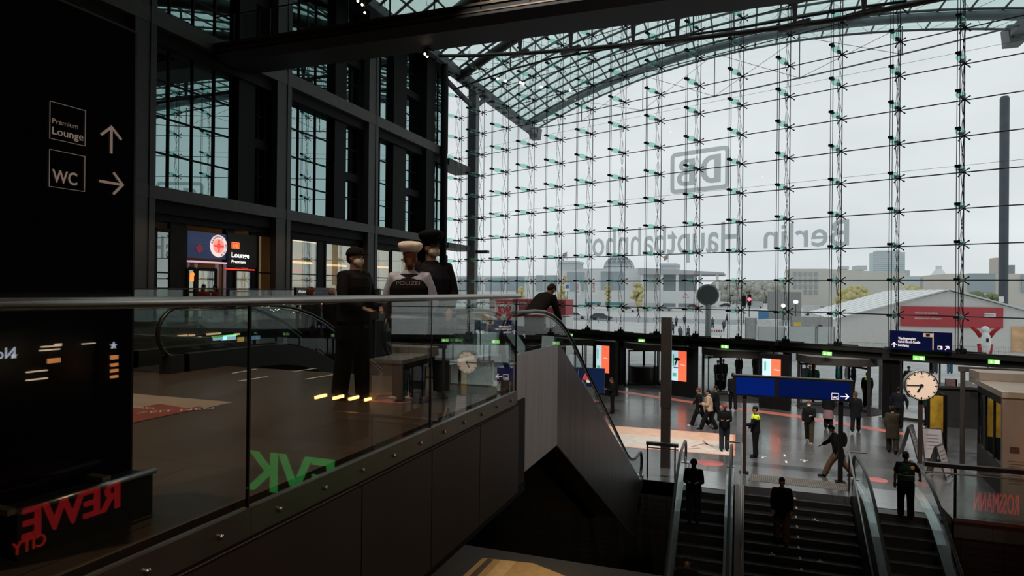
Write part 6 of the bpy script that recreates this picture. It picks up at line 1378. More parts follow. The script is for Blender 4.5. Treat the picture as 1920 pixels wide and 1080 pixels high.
a, b = ony(1897, 612, Y - .1), ony(1925, 656, Y - .1); MB().box(a.x, b.x, Y - .12, Y - .05, LZ, a.z).build('lit_doorway', mat('warm_tent_doorway', (.45, .28, .15), .6, emit=.25, var=.5, scale=.8), e)
# mast
Y = 114; p = ony(1881, 568, Y); q = ony(1882, 181, Y); w = 6.3 * Y / F_PX
e = thing('tall_mast', (p.x, Y, LZ), 'very tall dark cylindrical mast rising beyond the tent at the right', 'mast')
MB().lathe((p.x, Y, LZ), [(w, 0), (w, q.z - LZ - .3), (w * .8, q.z - LZ)], 20).build('shaft', mat('dark_slate_mast', (.055, .07, .085), .5, var=.12, scale=1), e, smooth=False)
a, b = ony(1873, 556, Y - w - .1), ony(1882, 567, Y - w - .1); MB().box(a.x, b.x, Y - w - .12, Y - w - .05, b.z, a.z).build('white_notice', M_WHT, e)
# round clock seen from behind
Y = 60; c = ony(1328, 553, Y); r = 18.5 * Y * 1.05 / F_PX
e = thing('round_clock', (c.x, Y, LZ), 'large round grey-green clock on a pole outside, its face turned away', 'clock')
MB().lathe(c, [(r * .86, -.02), (r, .06), (r, .42), (r * .9, .5)], 36, (-.25, 1, 0), UPZ).build('case', mat('grey_green_case', (.10, .13, .12), .5), e); MB().lathe(c + Vector((0.01, -.04, 0)), [(r * .84, 0), (r * .84, .02)], 32, (-.25, 1, 0), UPZ).build('rear_dial', mat('dark_green_disc', (.045, .06, .055), .4), e)
MB().tube([(c.x, Y + .2, LZ), (c.x, Y + .2, c.z - r * .8)], [.3, .24], 12).build('pole', mat('grey_pole', (.20, .22, .22), .5), e, smooth=True)
# abstract greeting statue
Y = 74; b = ony(1847, 658, Y); k = 33 * Y * 1.1 / F_PX; e = thing('outdoor_statue', (b.x, Y, LZ), 'plain white standing statue with two raised red limbs in front of the tent', 'statue')
zt = b.z; g = MB().tube([(b.x, Y, LZ), (b.x, Y, zt + k * .05), (b.x, Y, zt + k * .35), (b.x, Y, zt + k * .65), (b.x, Y, zt + k * .82)], [.3, .42, .50, .42, .26], 12); g.ell((b.x, Y, zt + k * .92), .36, .33, .36, 12, 8); g.build('body', M_WHT, e, smooth=True)
for sg in (-1, 1): MB().tube([(b.x + sg * .35, Y, zt + k * .62), (b.x + sg * .7, Y, zt + k * .85), (b.x + sg * 1.15, Y, zt + k * 1.03)], [.22, .2, .14], 8).build('raised_limb', C_RED, e, smooth=True); MB().tube([(b.x + sg * .3, Y, LZ), (b.x + sg * .42, Y, zt + k * .3)], [.24, .26], 8).build('red_leg', C_RED, e, smooth=True)
MB().obox((b.x + .05, Y - .48, zt + k * .48), (1, 0, 0), (0, 1, 0), (0, 0, 1), .10, .02, .18).build('dark_mark', BLACK, e)
# crowd barriers before the tent
M_GALV = mat('galvanised_steel', (.32, .33, .34), .4, .5)
for i in range(9):
    Y = 71; a = ony(1590, 640, Y); x0 = a.x + 2.2 * i; x1 = x0 + 2.0; e = empty('crowd_barrier', ((x0 + x1) / 2, Y, LZ), 'grey steel crowd barrier standing in a row before the white tent', 'barrier', 'crowd barriers before the tent')
    g = MB().tube([(x0, Y, LZ + .15), (x1, Y, LZ + .15), (x1, Y, LZ + 1.1), (x0, Y, LZ + 1.1)], .022, 5, closed=True)
    for k in range(1, 14): g.tube([(x0 + 2 * k / 14, Y, LZ + .15), (x0 + 2 * k / 14, Y, LZ + 1.1)], .010, 4, caps=False)
    g.box(x0 + .3, x0 + .36, Y - .3, Y + .3, LZ, LZ + .04).box(x1 - .36, x1 - .3, Y - .3, Y + .3, LZ, LZ + .04); g.bar((x0 + .33, Y, LZ), (x0 + .33, Y, LZ + .18), .03).bar((x1 - .33, Y, LZ), (x1 - .33, Y, LZ + .18), .03); g.build('frame', M_GALV, e)
# containers, vans, booths
def van(u, v, L_, m, lab, hd=0.0, H_=2.0, name='van', cat='van'):
    p = onz(u, v, LZ); e = empty(name, p, lab, cat, rz=hd); x = L_ / 2
    MB().prism([(-x, -.95, .35), (x, -.95, .35), (x, -.95, H_ * .5), (x - .7, -.95, H_ * .56), (x - 1.4, -.95, H_), (-x, -.95, H_)], (0, 1.9, 0)).build('body', m, e, local=True)
    MB().prism([(x - .78, -.97, H_ * .6), (x - 1.38, -.97, H_ * .93), (x - 2.3, -.97, H_ * .93), (x - 2.3, -.97, H_ * .6)], (0, 1.94, 0)).build('side_window', M_GLZ, e, local=True)
    MB().add([(x - .68, -.85, H_ * .58), (x - .68, .85, H_ * .58), (x - 1.36, .8, H_ * .96), (x - 1.36, -.8, H_ * .96)], [(0, 1, 2, 3)]).build('windscreen', M_GLZ, e, local=True)
    for sx in (-1, 1):
        for sy in (-1, 1): MB().lathe((sx * (x - .85), sy * .93, .34), [(.34, -.1), (.34, .1)], 16, (0, 1, 0)).build('wheel', RUBBER, e, local=True)
    return e
def car(u, v, m, lab, hd=0.0, L_=4.4):
    p = onz(u, v, LZ); e = empty('car', p, lab, 'car', 'cars beyond the square', rz=hd); x = L_ / 2
    MB().prism([(-x, -.88, .28), (x, -.88, .28), (x, -.88, .68), (x - .95, -.88, .88), (x - 1.7, -.80, 1.40), (-x + .9, -.80, 1.42), (-x + .2, -.88, .95), (-x, -.88, .8)], (0, 1.76, 0)).build('body', m, e, local=True)
    MB().prism([(x - 1.12, -.9, .92), (x - 1.75, -.9, 1.34), (-x + 1.0, -.9, 1.36), (-x + .45, -.9, .95)], (0, 1.8, 0)).build('windows', mat('dark_car_glass', (.05, .06, .07), .15), e, local=True)
    for sx in (-1, 1):
        for sy in (-1, 1): MB().lathe((sx * (x - .8), sy * .82, .32), [(.32, -.1), (.32, .1)], 14, (0, 1, 0)).build('wheel', RUBBER, e, local=True)
    return e
P_W = mat('white_car_paint', (.62, .64, .65), .3, coat=.5); P_D = mat('dark_blue_car_paint', (.05, .07, .09), .3, coat=.5); P_S = mat('silver_car_paint', (.35, .37, .38), .3, .5); P_R = mat('dark_red_car_paint', (.25, .04, .04), .3, coat=.5); P_T = mat('teal_truck_paint', (.08, .25, .27), .5)
car(1080, 598, P_W, 'white car on the near lane left of the dark blue car', .1); car(1128, 600, P_D, 'dark blue estate car parked beyond the glass, behind the escalator rail', .05); car(1178, 585, P_W, 'white car on the far lane, left of the pair', 0); car(1206, 583, P_W, 'white car on the far lane, right of the pair', .1); car(1246, 583, P_S, 'silver car left of the round clock', 0)
car(1360, 575, P_D, 'dark car just right of the round clock', 3.0); car(1380, 570, P_S, 'silver car far behind the red traffic light', .1); car(1300, 578, P_R, 'dark red car partly behind the round clock', .05); car(1045, 588, P_W, 'pale car glimpsed beside the man on the escalator', .2)
car(900, 600, P_S, 'silver car seen through the gallery glass, left of the red panel', .1); car(860, 590, P_W, 'white car seen through the gallery glass, leftmost', .1)
van(1152, 574, 7, P_T, 'teal lorry on the far lane beyond the flags', 0, 2.8, 'lorry', 'lorry'); van(1112, 573, 6, P_T, 'smaller teal lorry left of the other one', 0, 2.6, 'lorry', 'lorry'); van(1416, 578, 5.5, mat('grey_van_paint', (.42, .45, .46), .4), 'grey box van near the blue cabin', 3.1, 2.6); van(1446, 628, 5.2, P_W, 'white van with yellowish roof standing behind the white fence panels', 1.2, 2.2); van(1530, 592, 6, P_W, 'pale coach beyond the round parking signs', .1, 2.7, 'coach', 'coach')
for u0, u1, v0, v1, Y, m, lab in ((1421, 1471, 612, 650, 62, M_WHT, 'white site fence panel beside the van, left one'), (1478, 1530, 612, 650, 61, M_WHT, 'white site fence panel right of the van'), (1533, 1565, 612, 650, 61.5, M_WHT, 'white site fence panel beside the parking signs'), (1398, 1418, 596, 650, 66, mat('light_grey_cabin', (.50, .50, .49), .6), 'narrow light grey cabin left of the van'), (1483, 1560, 593, 612, 66, mat('light_grey_cabin', (0, 0, 0)), 'light grey cabin with a yellow window behind the fence panels'), (1440, 1502, 547, 578, 150, mat('grey_hut', (.30, .30, .29), .7), 'grey flat-roofed hut in front of the window block')):
    g = MB(); a, b = ony(u0, v0, Y), ony(u1, v0, Y); g.box(a.x, b.x, Y, Y + (.08 if 'fence' in lab else 3), LZ, a.z); e = empty('site_fence_panel' if 'fence' in lab else 'cabin', ((a.x + b.x) / 2, Y, LZ), lab, 'fence panel' if 'fence' in lab else 'cabin'); g.build('panel', m, e)
    g = MB(); 
    for x in (a.x, b.x): g.box(x - .04, x + .04, Y - .04, Y, LZ, a.z + .05)
    g.build('frame_post', M_GALV, e)
    if 'yellow' in lab: MB().box(ony(1488, 600, Y).x, ony(1502, 600, Y).x, Y - .05, Y, ony(1488, 611, Y).z, ony(1488, 604, Y).z).build('yellow_window', mat('yellow_window', (.65, .45, .1), .5, emit=.2), e)
Y = 105; a, b = ony(1422, 583, Y), ony(1441, 600, Y); e = thing('site_toilet', ((a.x + b.x) / 2, Y, LZ), 'blue portable cabin with a white domed roof beyond the van', 'portable toilet'); MB().box(a.x, b.x, Y, Y + 1.2, LZ, a.z).build('body', mat('mid_blue_plastic', (.08, .22, .42), .5), e); MB().ell(((a.x + b.x) / 2, Y + .6, a.z), (b.x - a.x) / 2 + .05, .65, .35, 12, 6, z0=0).build('roof', M_WHT, e)
Y = 64; p = ony(1537.5, 640, Y); e = thing('parking_sign', (p.x, Y, LZ), 'signpost with two round dark signs one above the other behind the white fence', 'sign'); MB().tube([(p.x, Y, LZ), (p.x, Y, ony(1537, 592, Y).z)], .05, 6).build('post', M_GALV, e)
for v, r in ((614.5, .28), (624.5, .22)): c = ony(1537.5, v, Y - .08); s_ = MB().lathe(c, [(r, 0), (r, .03)], 20, (0, 1, 0)).build('round_sign', mat('navy_round_sign', (.04, .05, .12), .5), e); MB().tube([c + Vector((r * .9 * math.cos(t), -.01, r * .9 * math.sin(t))) for t in [2 * PI * i / 20 for i in range(20)]], .03, 4, closed=True).build('red_rim', C_RED, s_)
# flags, signs, traffic lights, barrier, lamps
Y = 150
for u0, u1, v0, v1, lab in ((1080, 1089, 527, 554, 'white banner flag with red lettering, left of the pair'), (1109, 1119, 524, 553, 'white banner flag with red lettering, right of the pair')):
    a, b = ony(u0, v0, Y), ony(u1, v1, Y); e = thing('banner_flag', (a.x, Y, LZ), lab, 'flag'); MB().tube([(a.x, Y, LZ), (a.x, Y, a.z + .4)], .08, 5).build('pole', M_GALV, e); MB().prism([(a.x, Y, a.z), (b.x - .3, Y, a.z - .2), (b.x + .1, Y, b.z), (a.x + .1, Y, b.z)], (0, .05, 0)).build('cloth', M_WHT, e)
    text(MB(), 'SUPER', ((a.x + b.x) / 2 + .2, Y - .04, (a.z + b.z) / 2), (0, 0, 1), (-1, 0, 0), .55, 2.3).build('lettering', C_RED, e)
Y = 100; p = ony(1064, 553, Y); e = thing('traffic_sign', (p.x, Y, LZ), 'blue and white square traffic sign on a blue pole near the man on the escalator', 'sign'); MB().tube([(p.x, Y, LZ), (p.x, Y, ony(1064, 532, Y).z)], .07, 6).build('pole', mat('blue_pole', (.1, .25, .4), .5), e); a, b = ony(1059, 532, Y - .1), ony(1068, 545, Y - .1); MB().box(a.x, b.x, Y - .12, Y - .08, b.z, a.z).build('panel', M_WHT, e); MB().box(a.x + .12, b.x - .12, Y - .14, Y - .12, b.z + .35, a.z - .12).build('blue_field', mat('blue_sign_face', (.06, .16, .35), .5), e)
MB().box(ony(1058, 518, 160).x, ony(1062, 518, 160).x, 159, 160, ony(1058, 532, 160).z, ony(1058, 518, 160).z).build('orange_panel', mat('dull_orange', (.55, .33, .15), .6), e)
for u, v, lab in ((1405, 561, 'traffic light showing a glowing red lamp beyond the round clock'), (1395, 563, 'second traffic light post just left of the red lamp')):
    Y = 130; p = ony(u, v, Y); e = thing('traffic_light', (p.x, Y, LZ), lab, 'traffic light'); MB().tube([(p.x, Y, LZ), (p.x, Y, p.z + 1.4)], .09, 6).build('post', C_DGREY, e); MB().box(p.x - .35, p.x + .35, Y - .3, Y, p.z - 1.2, p.z + .9).build('housing', C_BLACK, e)
    if u == 1405: MB().ell((p.x, Y - .3, p.z), .34, .15, .34, 12, 8).build('red_lamp', mat('glowing_traffic_red', (1, .08, .1), .5, emit=3.5, ecol=(1, .08, .12), var=.01), e)
for u, v, s_, lab in ((1468.5, 573, .32, 'bright white work light left of the pair'), (1492, 566, .36, 'bright white work light right of the pair')):
    Y = 120; p = ony(u, v, Y); e = thing('work_light', (p.x, Y, LZ), lab, 'lamp'); MB().tube([(p.x, Y, LZ), (p.x, Y, p.z)], .06, 5).build('stand', C_DGREY, e); MB().ell((p.x, Y - .2, p.z), s_, .2, s_ * .9, 12, 8).build('lamp_head', mat('glowing_floodlight', (1, .97, .9), .5, emit=9, ecol=(1, .95, .85), var=.01), e)
Y = 84; a, b = ony(1329, 582, Y), ony(1355, 593, Y); e = thing('road_barrier', ((a.x + b.x) / 2, Y, LZ), 'white road barrier with red squares right of the round clock', 'barrier'); MB().box(a.x, b.x, Y, Y + .1, LZ + .5, LZ + 1.3).build('board', M_WHT, e); g = MB()
for k in range(6): x = a.x + (b.x - a.x) * (k + .3) / 6; g.box(x, x + (b.x - a.x) / 13, Y - .02, Y, LZ + .95, LZ + 1.2)
g.build('red_squares', C_RED, e); g = MB()
for x in (a.x + .2, b.x - .2): g.box(x - .05, x + .05, Y, Y + .1, LZ, LZ + .5)
g.build('foot', M_GALV, e)
Y = 120; p = ony(1286, 555, Y); e = thing('warning_sign', (p.x, Y, LZ), 'small red-rimmed triangular warning sign left of the round clock', 'sign'); MB().tube([(p.x, Y, LZ), (p.x, Y, p.z)], .05, 5).build('post', M_GALV, e); MB().tube([p + Vector((-.5, -.1, -.3)), p + Vector((.5, -.1, -.3)), p + Vector((0, -.1, .55))], .07, 4, closed=True).build('triangle_rim', C_RED, e)
p = onz(1233, 602, LZ); e = empty('bicycle', p, 'thin bicycle parked far out on the square, left of the brown post', 'bicycle')
for dx in (-.5, .5): MB().tube([p + Vector((dx + .34 * math.cos(t), 0, .36 + .34 * math.sin(t))) for t in [2 * PI * i / 16 for i in range(16)]], .03, 4, closed=True).build('wheel', C_BLACK, e)
MB().tube([p + Vector((-.5, 0, .36)), p + Vector((-.1, 0, .8)), p + Vector((.4, 0, .85)), p + Vector((.5, 0, .36))], .03, 4).tube([p + Vector((-.1, 0, .8)), p + Vector((0, 0, .36)), p + Vector((.4, 0, .85))], .03, 4).build('frame', C_DGREY, e)
for i, u in enumerate((1105, 1122, 1139, 1156, 1197, 1215)): p = onz(u, 605, LZ); tag(MB().lathe(p, [(.09, 0), (.09, .9), (.05, .95)], 8).build('bollard', M_GALV), 'slim grey bollard in the row at the far edge of the square', 'bollard', 'bollards on the square')
# red event hoarding left of the escalator handrail
Y = 57; e = thing('red_pavilion', (ony(960, 600, Y).x, Y, LZ), 'red and white pavilion wall outside, seen through the gallery glass left of the escalator curve', 'pavilion')
a, b = ony(918, 560, Y), ony(1060, 592, Y); MB().box(a.x, b.x, Y, Y + 3, b.z, a.z).build('red_band', mat('red_pavilion_panel', (.40, .05, .06), .6), e); a, b = ony(930, 592, Y), ony(1060, 592, Y); MB().box(a.x, b.x, Y + .1, Y + 3, LZ, a.z).build('pale_wall', M_CREAM, e)
g = MB(); a = ony(998, 575, Y - .05); g.add([a, ony(1003, 574, Y - .05), ony(1001, 589, Y - .05)], [(0, 1, 2)]); a, b = ony(928, 567, Y - .05), ony(972, 590, Y - .05); g.box(a.x, b.x, Y - .06, Y - .03, b.z, a.z); g.build('white_field', M_WHT, e); text(MB(), 'KW', ony(946, 588, Y - .1), (1, 0, 0), UPZ, .7, 1.3, .04).build('lettering', C_RED, e)
# parked bench of blue sign indoors near the exit, far left
for u0, u1, v0, v1, Y, m, lab, tx in ((913, 960, 597, 624, 36, mat('navy_sign_panel', (0, 0, 0)), 'navy sign panel with white street names seen through the gallery glass', 'Washingtonplatz'),):
    a, b = ony(u0, v0, Y), ony(u1, v1, Y); e = thing('direction_sign', ((a.x + b.x) / 2, Y, b.z), lab, 'sign'); MB().box(a.x, b.x, Y, Y + .12, b.z, a.z).build('panel', m, e); text(MB(), tx, ((a.x + b.x) / 2, Y - .01, a.z - .5), (1, 0, 0), UPZ, .12, .9).build('lettering', MW, e); text(MB(), 'Reichstag', ((a.x + b.x) / 2, Y - .01, a.z - .68), (1, 0, 0), UPZ, .12, .6).build('lettering', MW, e); MB().tube([((a.x + b.x) / 2, Y + .06, b.z), ((a.x + b.x) / 2, Y + .06, LZ)], .05, 6).build('post', STEEL_B, e)
YB2 = 19.0; a, b = onx(921, 690, -4.6), onx(970, 725, -4.6)
# ------------------------------------------------------------------ lit shop signs across the void: they show mirrored in the balustrade glass
XF = 8.58; VX = 2 * XB - XF
def mirror(u, v): q = onx(u, v, VX); return Vector((XF - .02, q.y, q.z))
def glow(nm, c, e_, s_=1.0): return mat(nm, c, .5, emit=s_, ecol=c, var=.01)
def msign(txt, ul, ur, vl_top, vl_bot, vr_top, vr_bot, m, lab, bold=.01):
    # the mirrored word runs right-to-left in the picture; on the real wall it reads from far to near end correctly
    A, B = mirror(ul, (vl_top + vl_bot) / 2), mirror(ur, (vr_top + vr_bot) / 2)
    h = (mirror(ul, vl_top).z - mirror(ul, vl_bot).z + mirror(ur, vr_top).z - mirror(ur, vr_bot).z) / 2
    zb = (mirror(ul, vl_bot).z + mirror(ur, vr_bot).z) / 2; w = abs(A.y - B.y)
    return tag(text(MB(), txt, (XF - .04, (A.y + B.y) / 2, zb), (0, -1, 0), UPZ, h, w, bold, .03).build('shop_lettering', m), lab, 'shop sign')
msign('REWE', 40, 222, 955, 1012, 900, 948, glow('glowing_deep_red', (.9, .02, .03), 1, .7), 'glowing red shop lettering REWE whose mirror image shows in the lower left glass', .015)
msign('CITY', 20, 84, 1012, 1038, 1005, 1025, glow('glowing_dim_red', (.8, .03, .02), 1, .9), 'smaller red lettering CITY below the big red shop name')
_A, _B = ony(462, 885, 15.3), ony(626, 890, 15.3); _zt = ony(545, 853, 15.3).z; _zb = ony(545, 926, 15.3).z
tag(text(MB(), 'EVK', (2 * XB - (_A.x + _B.x) / 2, 15.3, _zb), (1, 0, 0), UPZ, _zt - _zb, _B.x - _A.x, .015, .02).build('shop_lettering', glow('glowing_green', (.05, .70, .13), 1, .65)), 'glowing green shop lettering EVK mirrored in the gallery glass', 'shop sign')
_x0 = 2 * XB - _B.x + .0; e = empty('projecting_sign', (_x0, 15.36, _zb - .1), 'black signboard projecting from the shop wall that carries the green lettering', 'sign'); MB().box(_x0, 8.6, 15.34, 15.4, _zb - .12, _zt + .12).build('board', BLACK, e)
for i, u in enumerate((600, 633, 662, 691)):
    c = mirror(u, 743 + i * 1.6); tag(MB().box(XF - .08, XF, c.y - .30, c.y + .30, c.z - .05, c.z + .05).build('wall_lamp', glow('glowing_amber_tube', (1, .50, .16), 1, 14.0)), 'short amber wall lamp in a row across the void, %s' % ['mirrored leftmost', 'mirrored second from left', 'mirrored third from left', 'mirrored rightmost'][i], 'lamp', 'amber wall lamps across the void')
def star(u, v, r, lab):
    c = mirror(u, v); pts = [(c.x, c.y + r * (1 if k % 2 == 0 else .42) * math.sin(PI * k / 5), c.z + r * (1 if k % 2 == 0 else .42) * math.cos(PI * k / 5)) for k in range(10)]
    tag(MB().prism(pts, (.03, 0, 0)).build('star_sign', glow('glowing_cool_white', (.8, .85, 1), 1, 3.0)), lab, 'sign', 'white star signs across the void')
star(213, 648, .09, 'small white star sign above the shelf lights, mirrored in the glass'); star(26, 667, .07, 'small white star sign beside the script lettering, mirrored in the glass')
c = mirror(8, 672); tag(text(MB(), 'No', (XF - .04, c.y, c.z), (0, -1, 0), UPZ, .22, .38, .01).build('shop_lettering', glow('glowing_cool_white', (.8, .85, 1), 1, 2.0)), 'white lettering No at the far left, mirrored in the glass', 'shop sign')
k = 0
for u, v, w, hh, m_ in ((95, 649, .42, .014, 'w'), (92, 656, .42, .014, 'w'), (108, 645, .14, .012, 'w'), (165, 644, .30, .012, 'w'), (100, 676, .26, .05, 'o'), (68, 696, .42, .014, 'w'), (68, 711, .42, .014, 'w'), (213, 670, .17, .05, 'o'), (213, 684, .17, .035, 'o'), (213, 695, .17, .035, 'o'), (213, 706, .17, .03, 'o')):
    c = mirror(u, v); k += 1
    tag(MB().box(XF - .05, XF, c.y - w / 2, c.y + w / 2, c.z - hh, c.z + hh).build('shelf_light', glow('glowing_shelf_orange', (1, .38, .12), 1, 3.0) if m_ == 'o' else glow('glowing_shelf_white', (1, .72, .5), 1, 3.5)), 'lit shop shelf strip across the void, mirrored over the black sign slab', 'light strip', 'shop shelf lights across the void')
# signs facing the glass on the right
def mirror2(u, v, YS): q = ony(u, v, 2 * YR - YS); return Vector((q.x, YS, q.z))
YS = 16.4
A, B = mirror2(1826, 930, YS), mirror2(1910, 955, YS); h = mirror2(1860, 918, YS).z - mirror2(1860, 955, YS).z
tag(text(MB(), 'ROSSMANN', ((A.x + B.x) / 2, YS, (A.z + B.z) / 2 - h / 2), (-1, 0, 0), UPZ, h, abs(B.x - A.x), .0, .02).build('shop_lettering', glow('glowing_signal_red', (.9, .03, .03), 1, 1.0)), 'red shop lettering ROSSMANN mirrored in the right-hand glass', 'shop sign')
A, B = mirror2(1766, 915, YS), mirror2(1788, 915, YS); h = mirror2(1777, 903, YS).z - mirror2(1777, 930, YS).z
tag(text(MB(), 'MOD', ((A.x + B.x) / 2, YS, A.z - h / 2), (-1, 0, 0), UPZ, h, abs(B.x - A.x), .02, .02).build('shop_lettering', glow('glowing_pale_gold', (.8, .6, .3), 1, 1.4)), 'pale gold shop lettering MOD mirrored in the right-hand glass', 'shop sign')
struct(MB().box(6.2, 8.6, 15.8, 16.3, BZ, -4.95).build('wall_shop_side', M_WALLD))
# ------------------------------------------------------------------ lamps of the hall and added fill lights
def area(nm, loc, size, power, col, tgt=None, sy=None):
    l = bpy.data.lights.new(nm, 'AREA'); l.energy = power; l.color = col; l.size = size
    if sy: l.shape = 'RECTANGLE'; l.size_y = sy
    o = bpy.data.objects.new(nm, l); COL.objects.link(o); o.location = loc
    if tgt is not None: o.rotation_euler = (Vector(tgt) - Vector(loc)).to_track_quat('-Z', 'Y').to_euler()
    return o
# unseen warm fill for the shops' glow, added to brighten gallery and cladding
area('shop_glow_fill', (8.2, 1, 3.3), 1.0, 330, (1, .70, .5), (-4, 5, -2.5), 13)
def spot(nm, loc, tgt, power, col, ang, blend=.5):
    l = bpy.data.lights.new(nm, 'SPOT'); l.energy = power; l.color = col; l.spot_size = math.radians(ang); l.spot_blend = blend; l.shadow_soft_size = .12
    o = bpy.data.objects.new(nm, l); COL.objects.link(o); o.location = loc; o.rotation_euler = (Vector(tgt) - Vector(loc)).to_track_quat('-Z', 'Y').to_euler()
for i in range(6): spot('hall_fill_spot', (-9 + 4.2 * i, 14.5, 17.6), (-5 + 2.6 * i, 29, LZ), 5200, (1, .93, .86), 44)  # unseen spots without fixtures, added to brighten the lower hall floor
for i in range(3): spot('gallery_fill_spot', (-6, -3 + 4 * i, 17.6), (-6, 1.5 + 3 * i, 0), 2600, (1, .74, .54), 52)  # warm unseen fill from overhead, added because the gallery was too dark
area('wing_soffit_light', (-20.2, 24, 4.0), .5, 60, (1, .7, .45), (-20.2, 24, 0), 18)
area('basement_light', (-6.5, 22.5, -5.6), 2, 150, (1, .72, .42), (-6.5, 22, BZ), 3)
M_BULB = mat('glowing_spot_bulb', (1, .85, .7), .5, emit=14, ecol=(1, .72, .5), var=.01)
e = empty('spotlight_bar', ony(780, 92, 23.3), 'row of small bright spotlights under the footbridge at the top', 'spotlight')
pts = []
for u, v, r in ((762, 75, .07), (769, 79, .09), (781, 89, .07), (797, 101, .055), (801, 106, .045)):
    c = ony(u, v, 23.3); pts.append(c); MB().ell(c, r, r, r, 10, 8).build('bulb', M_BULB, e); MB().lathe(c + Vector((0, 0, .02)), [(r * 1.3, 0), (r * 1.1, .18)], 12).build('shade', STEEL_B, e)
MB().tube([(pts[0].x - .3, 23.3, pts[0].z + .2), (pts[-1].x + .3, 23.3, pts[-1].z + .2)], .03, 5).build('bar', STEEL_B, e)
for p in (pts[0], pts[-1]): MB().tube([(p.x, 23.3, p.z + .18), (p.x, 23.3, z1 - .6)], .02, 5).build('hanger', STEEL_B, e)
e.location = e.location
for i, (u, v) in enumerate(((671, 2), (679, 9), (684, 24), (933, 148), (948, 152), (976, 155), (981, 157), (1015, 163), (1069, 169))):
    Y = 28 if i < 3 else 47.5 + (u - 933) * .0; c = ony(u, v, Y if i < 3 else 41); r = .06 if i < 3 else .08
    e = empty('spot_lamp', c, kind=None); MB().ell(c, r, r, r, 10, 8).build('bulb', M_BULB, e); MB().tube([c + Vector((0, 0, r * .9)), (c.x, c.y, 19.25 if i < 3 else roof((c - RT + Vector((0, 20, 0))).dot(-FD), 20).z)], .012, 5).build('cord', CABLE, e)
    tag(e, 'small glowing spot lamp %s' % ('above the footbridge rail' if i < 3 else 'in the row hanging below the roof arches'), 'lamp', 'spot lamps above the footbridge' if i < 3 else 'spot lamps below the roof')
# basement floor strips in warm light, seen at the bottom of the void
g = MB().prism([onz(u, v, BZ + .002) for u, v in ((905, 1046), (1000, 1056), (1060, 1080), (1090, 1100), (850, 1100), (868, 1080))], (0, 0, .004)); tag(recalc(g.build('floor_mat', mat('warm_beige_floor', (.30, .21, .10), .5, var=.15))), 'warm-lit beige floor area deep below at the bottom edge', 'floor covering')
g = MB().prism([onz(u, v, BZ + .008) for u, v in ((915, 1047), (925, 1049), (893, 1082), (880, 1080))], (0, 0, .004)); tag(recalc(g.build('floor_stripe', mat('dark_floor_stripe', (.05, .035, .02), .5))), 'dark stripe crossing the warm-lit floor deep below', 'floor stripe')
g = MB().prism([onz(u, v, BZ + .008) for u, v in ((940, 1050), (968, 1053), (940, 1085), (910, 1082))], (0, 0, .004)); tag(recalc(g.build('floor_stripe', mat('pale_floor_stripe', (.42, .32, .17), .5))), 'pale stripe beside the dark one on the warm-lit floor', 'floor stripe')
# ------------------------------------------------------------------ lit shopfronts under the far walkway, seen through the balustrade
for i, (u0, u1, v, hh, c_, st_, lab) in enumerate(((292, 313, 638, .06, (1, .9, .75), 1.3, 'leftmost lit white strip'), (345, 378, 638, .07, (1, .85, .65), 1.4, 'bright strip inside the handrail loop'), (336, 352, 630, .025, (1, .5, .3), 1.0, 'thin orange strip above the bright one'), (357, 366, 629, .025, (1, .5, .3), 1.0, 'short thin orange strip'),
        (390, 415, 627, .03, (1, .6, .3), 1.0, 'orange strip left of the green glow'), (400, 445, 632, .03, (.35, .8, .2), .5, 'green strip'), (402, 425, 636, .05, (.55, .75, 1), .8, 'pale blue strip, left part'), (418, 442, 634, .09, (.6, .8, 1), .9, 'pale blue strip, middle'), (441, 450, 627, .03, (1, .7, .4), 1.0, 'short amber strip'), (448, 458, 637, .08, (1, .5, .1), .5, 'dull orange patch'), (470, 488, 634, .07, (.25, .4, .6), .4, 'dim blue strip on the right'))):
    a, b = onx(u0, v, -17.5), onx(u1, v, -17.5)
    tag(MB().box(-17.58, -17.5, a.y, b.y, a.z - hh, a.z + hh).build('shopfront_light', mat('glowing_shopfront_%d' % i, c_, .5, emit=st_, ecol=c_, var=.01)), 'lit shopfront light seen low through the glass: ' + lab, 'light strip', 'shopfront lights under the far walkway')
struct(MB().box(-17.9, -17.6, 9.8, 40, LZ, -.36).build('wall_lower_shops', M_WALLD))
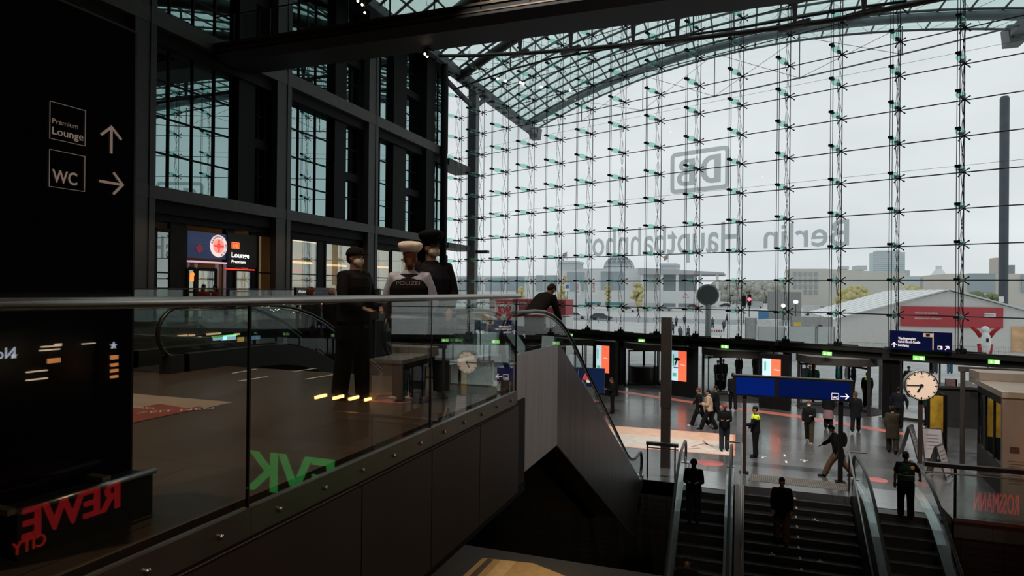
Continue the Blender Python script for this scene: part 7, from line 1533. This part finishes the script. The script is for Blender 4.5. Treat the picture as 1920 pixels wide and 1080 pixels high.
# fairy lights
rnd = random.Random(3); g = MB()
for k in range(70):
    u = 470 + k * 3.1; v = 575 + 6 * math.sin(k * .55) + rnd.uniform(-3, 3); p = onx(u, v + 2, -14.5); g.ell(p, .018, .018, .018, 5, 3)
e = empty('fairy_lights', onx(570, 577, -14.5), 'garland of tiny fairy lights hanging behind the left escalator', 'fairy lights'); tag(g.build('bulbs', mat('glowing_tiny_bulb', (1, .85, .65), .5, emit=2.5, var=.01), e), kind='stuff')
pts = [onx(470 + k * 6.2, 571 + 6 * math.sin(k * 1.1), -14.5) for k in range(36)]; MB().tube(pts, .006, 4).build('wire', CABLE, e)
for p in (pts[0], pts[-1]): MB().tube([p, (p.x, p.y, LZ)], .03, 5).build('stake', STEEL_B, e)
# suitcases in the revolving door and colourful caps by the right one
for i, (u, v, lab) in enumerate(((1347, 729, 'dark suitcase in the middle revolving door, left one'), (1354, 730, 'dark suitcase in the middle revolving door, right one'))):
    p = onz(u, v, LZ); e = empty('suitcase', p + Vector((0, -.5, 0)), lab, 'suitcase', 'suitcases in the revolving door'); q = p + Vector((0, -.5, 0))
    MB().box(q.x - .17, q.x + .17, q.y - .12, q.y + .12, LZ + .06, LZ + .62).build('shell', C_NAVY, e); MB().tube([q + Vector((-.1, .08, .62)), q + Vector((-.1, .08, .95)), q + Vector((.1, .08, .95)), q + Vector((.1, .08, .62))], .012, 5).build('pull_handle', CHROME, e)
    for sx in (-.12, .12): MB().lathe(q + Vector((sx - .02, 0, .035)), [(.035, 0), (.035, .04)], 8, (1, 0, 0)).build('wheel', RUBBER, e)
for u, v, f_, lab, kw in ((1527, 741, (-.3, -1), 'person in a pink round hat beyond the left half of the right revolving door', dict(top=C_GREEN, cap=('knit', cloth('pink_knit', (.55, .14, .22))))), (1519, 742, (.3, -1), 'person in a mustard hat next to the pink hat beyond the door', dict(top=C_GREEN, cap=('knit', cloth('mustard_knit', (.45, .27, .06)))))):
    person(feet(u, v, LZ), f_, 1.72, STAND, lab, vox=.022, **kw)
# litter bin seen through the left full revolving door, drum-like counter
p = onz(1205, 716, LZ); e = empty('waste_bin', p, 'squat dark round metal drum inside the left full revolving door', 'drum'); MB().lathe(p, [(.9, 0), (.9, 1.05), (.8, 1.1)], 28).build('drum', mat('dark_ribbed_metal', (.05, .05, .048), .4, .5), e); MB().obox(p + Vector((.85, -.3, .55)), FD, FN, UPZ, .16, .12, .55).build('control_post', STEEL_G, e)
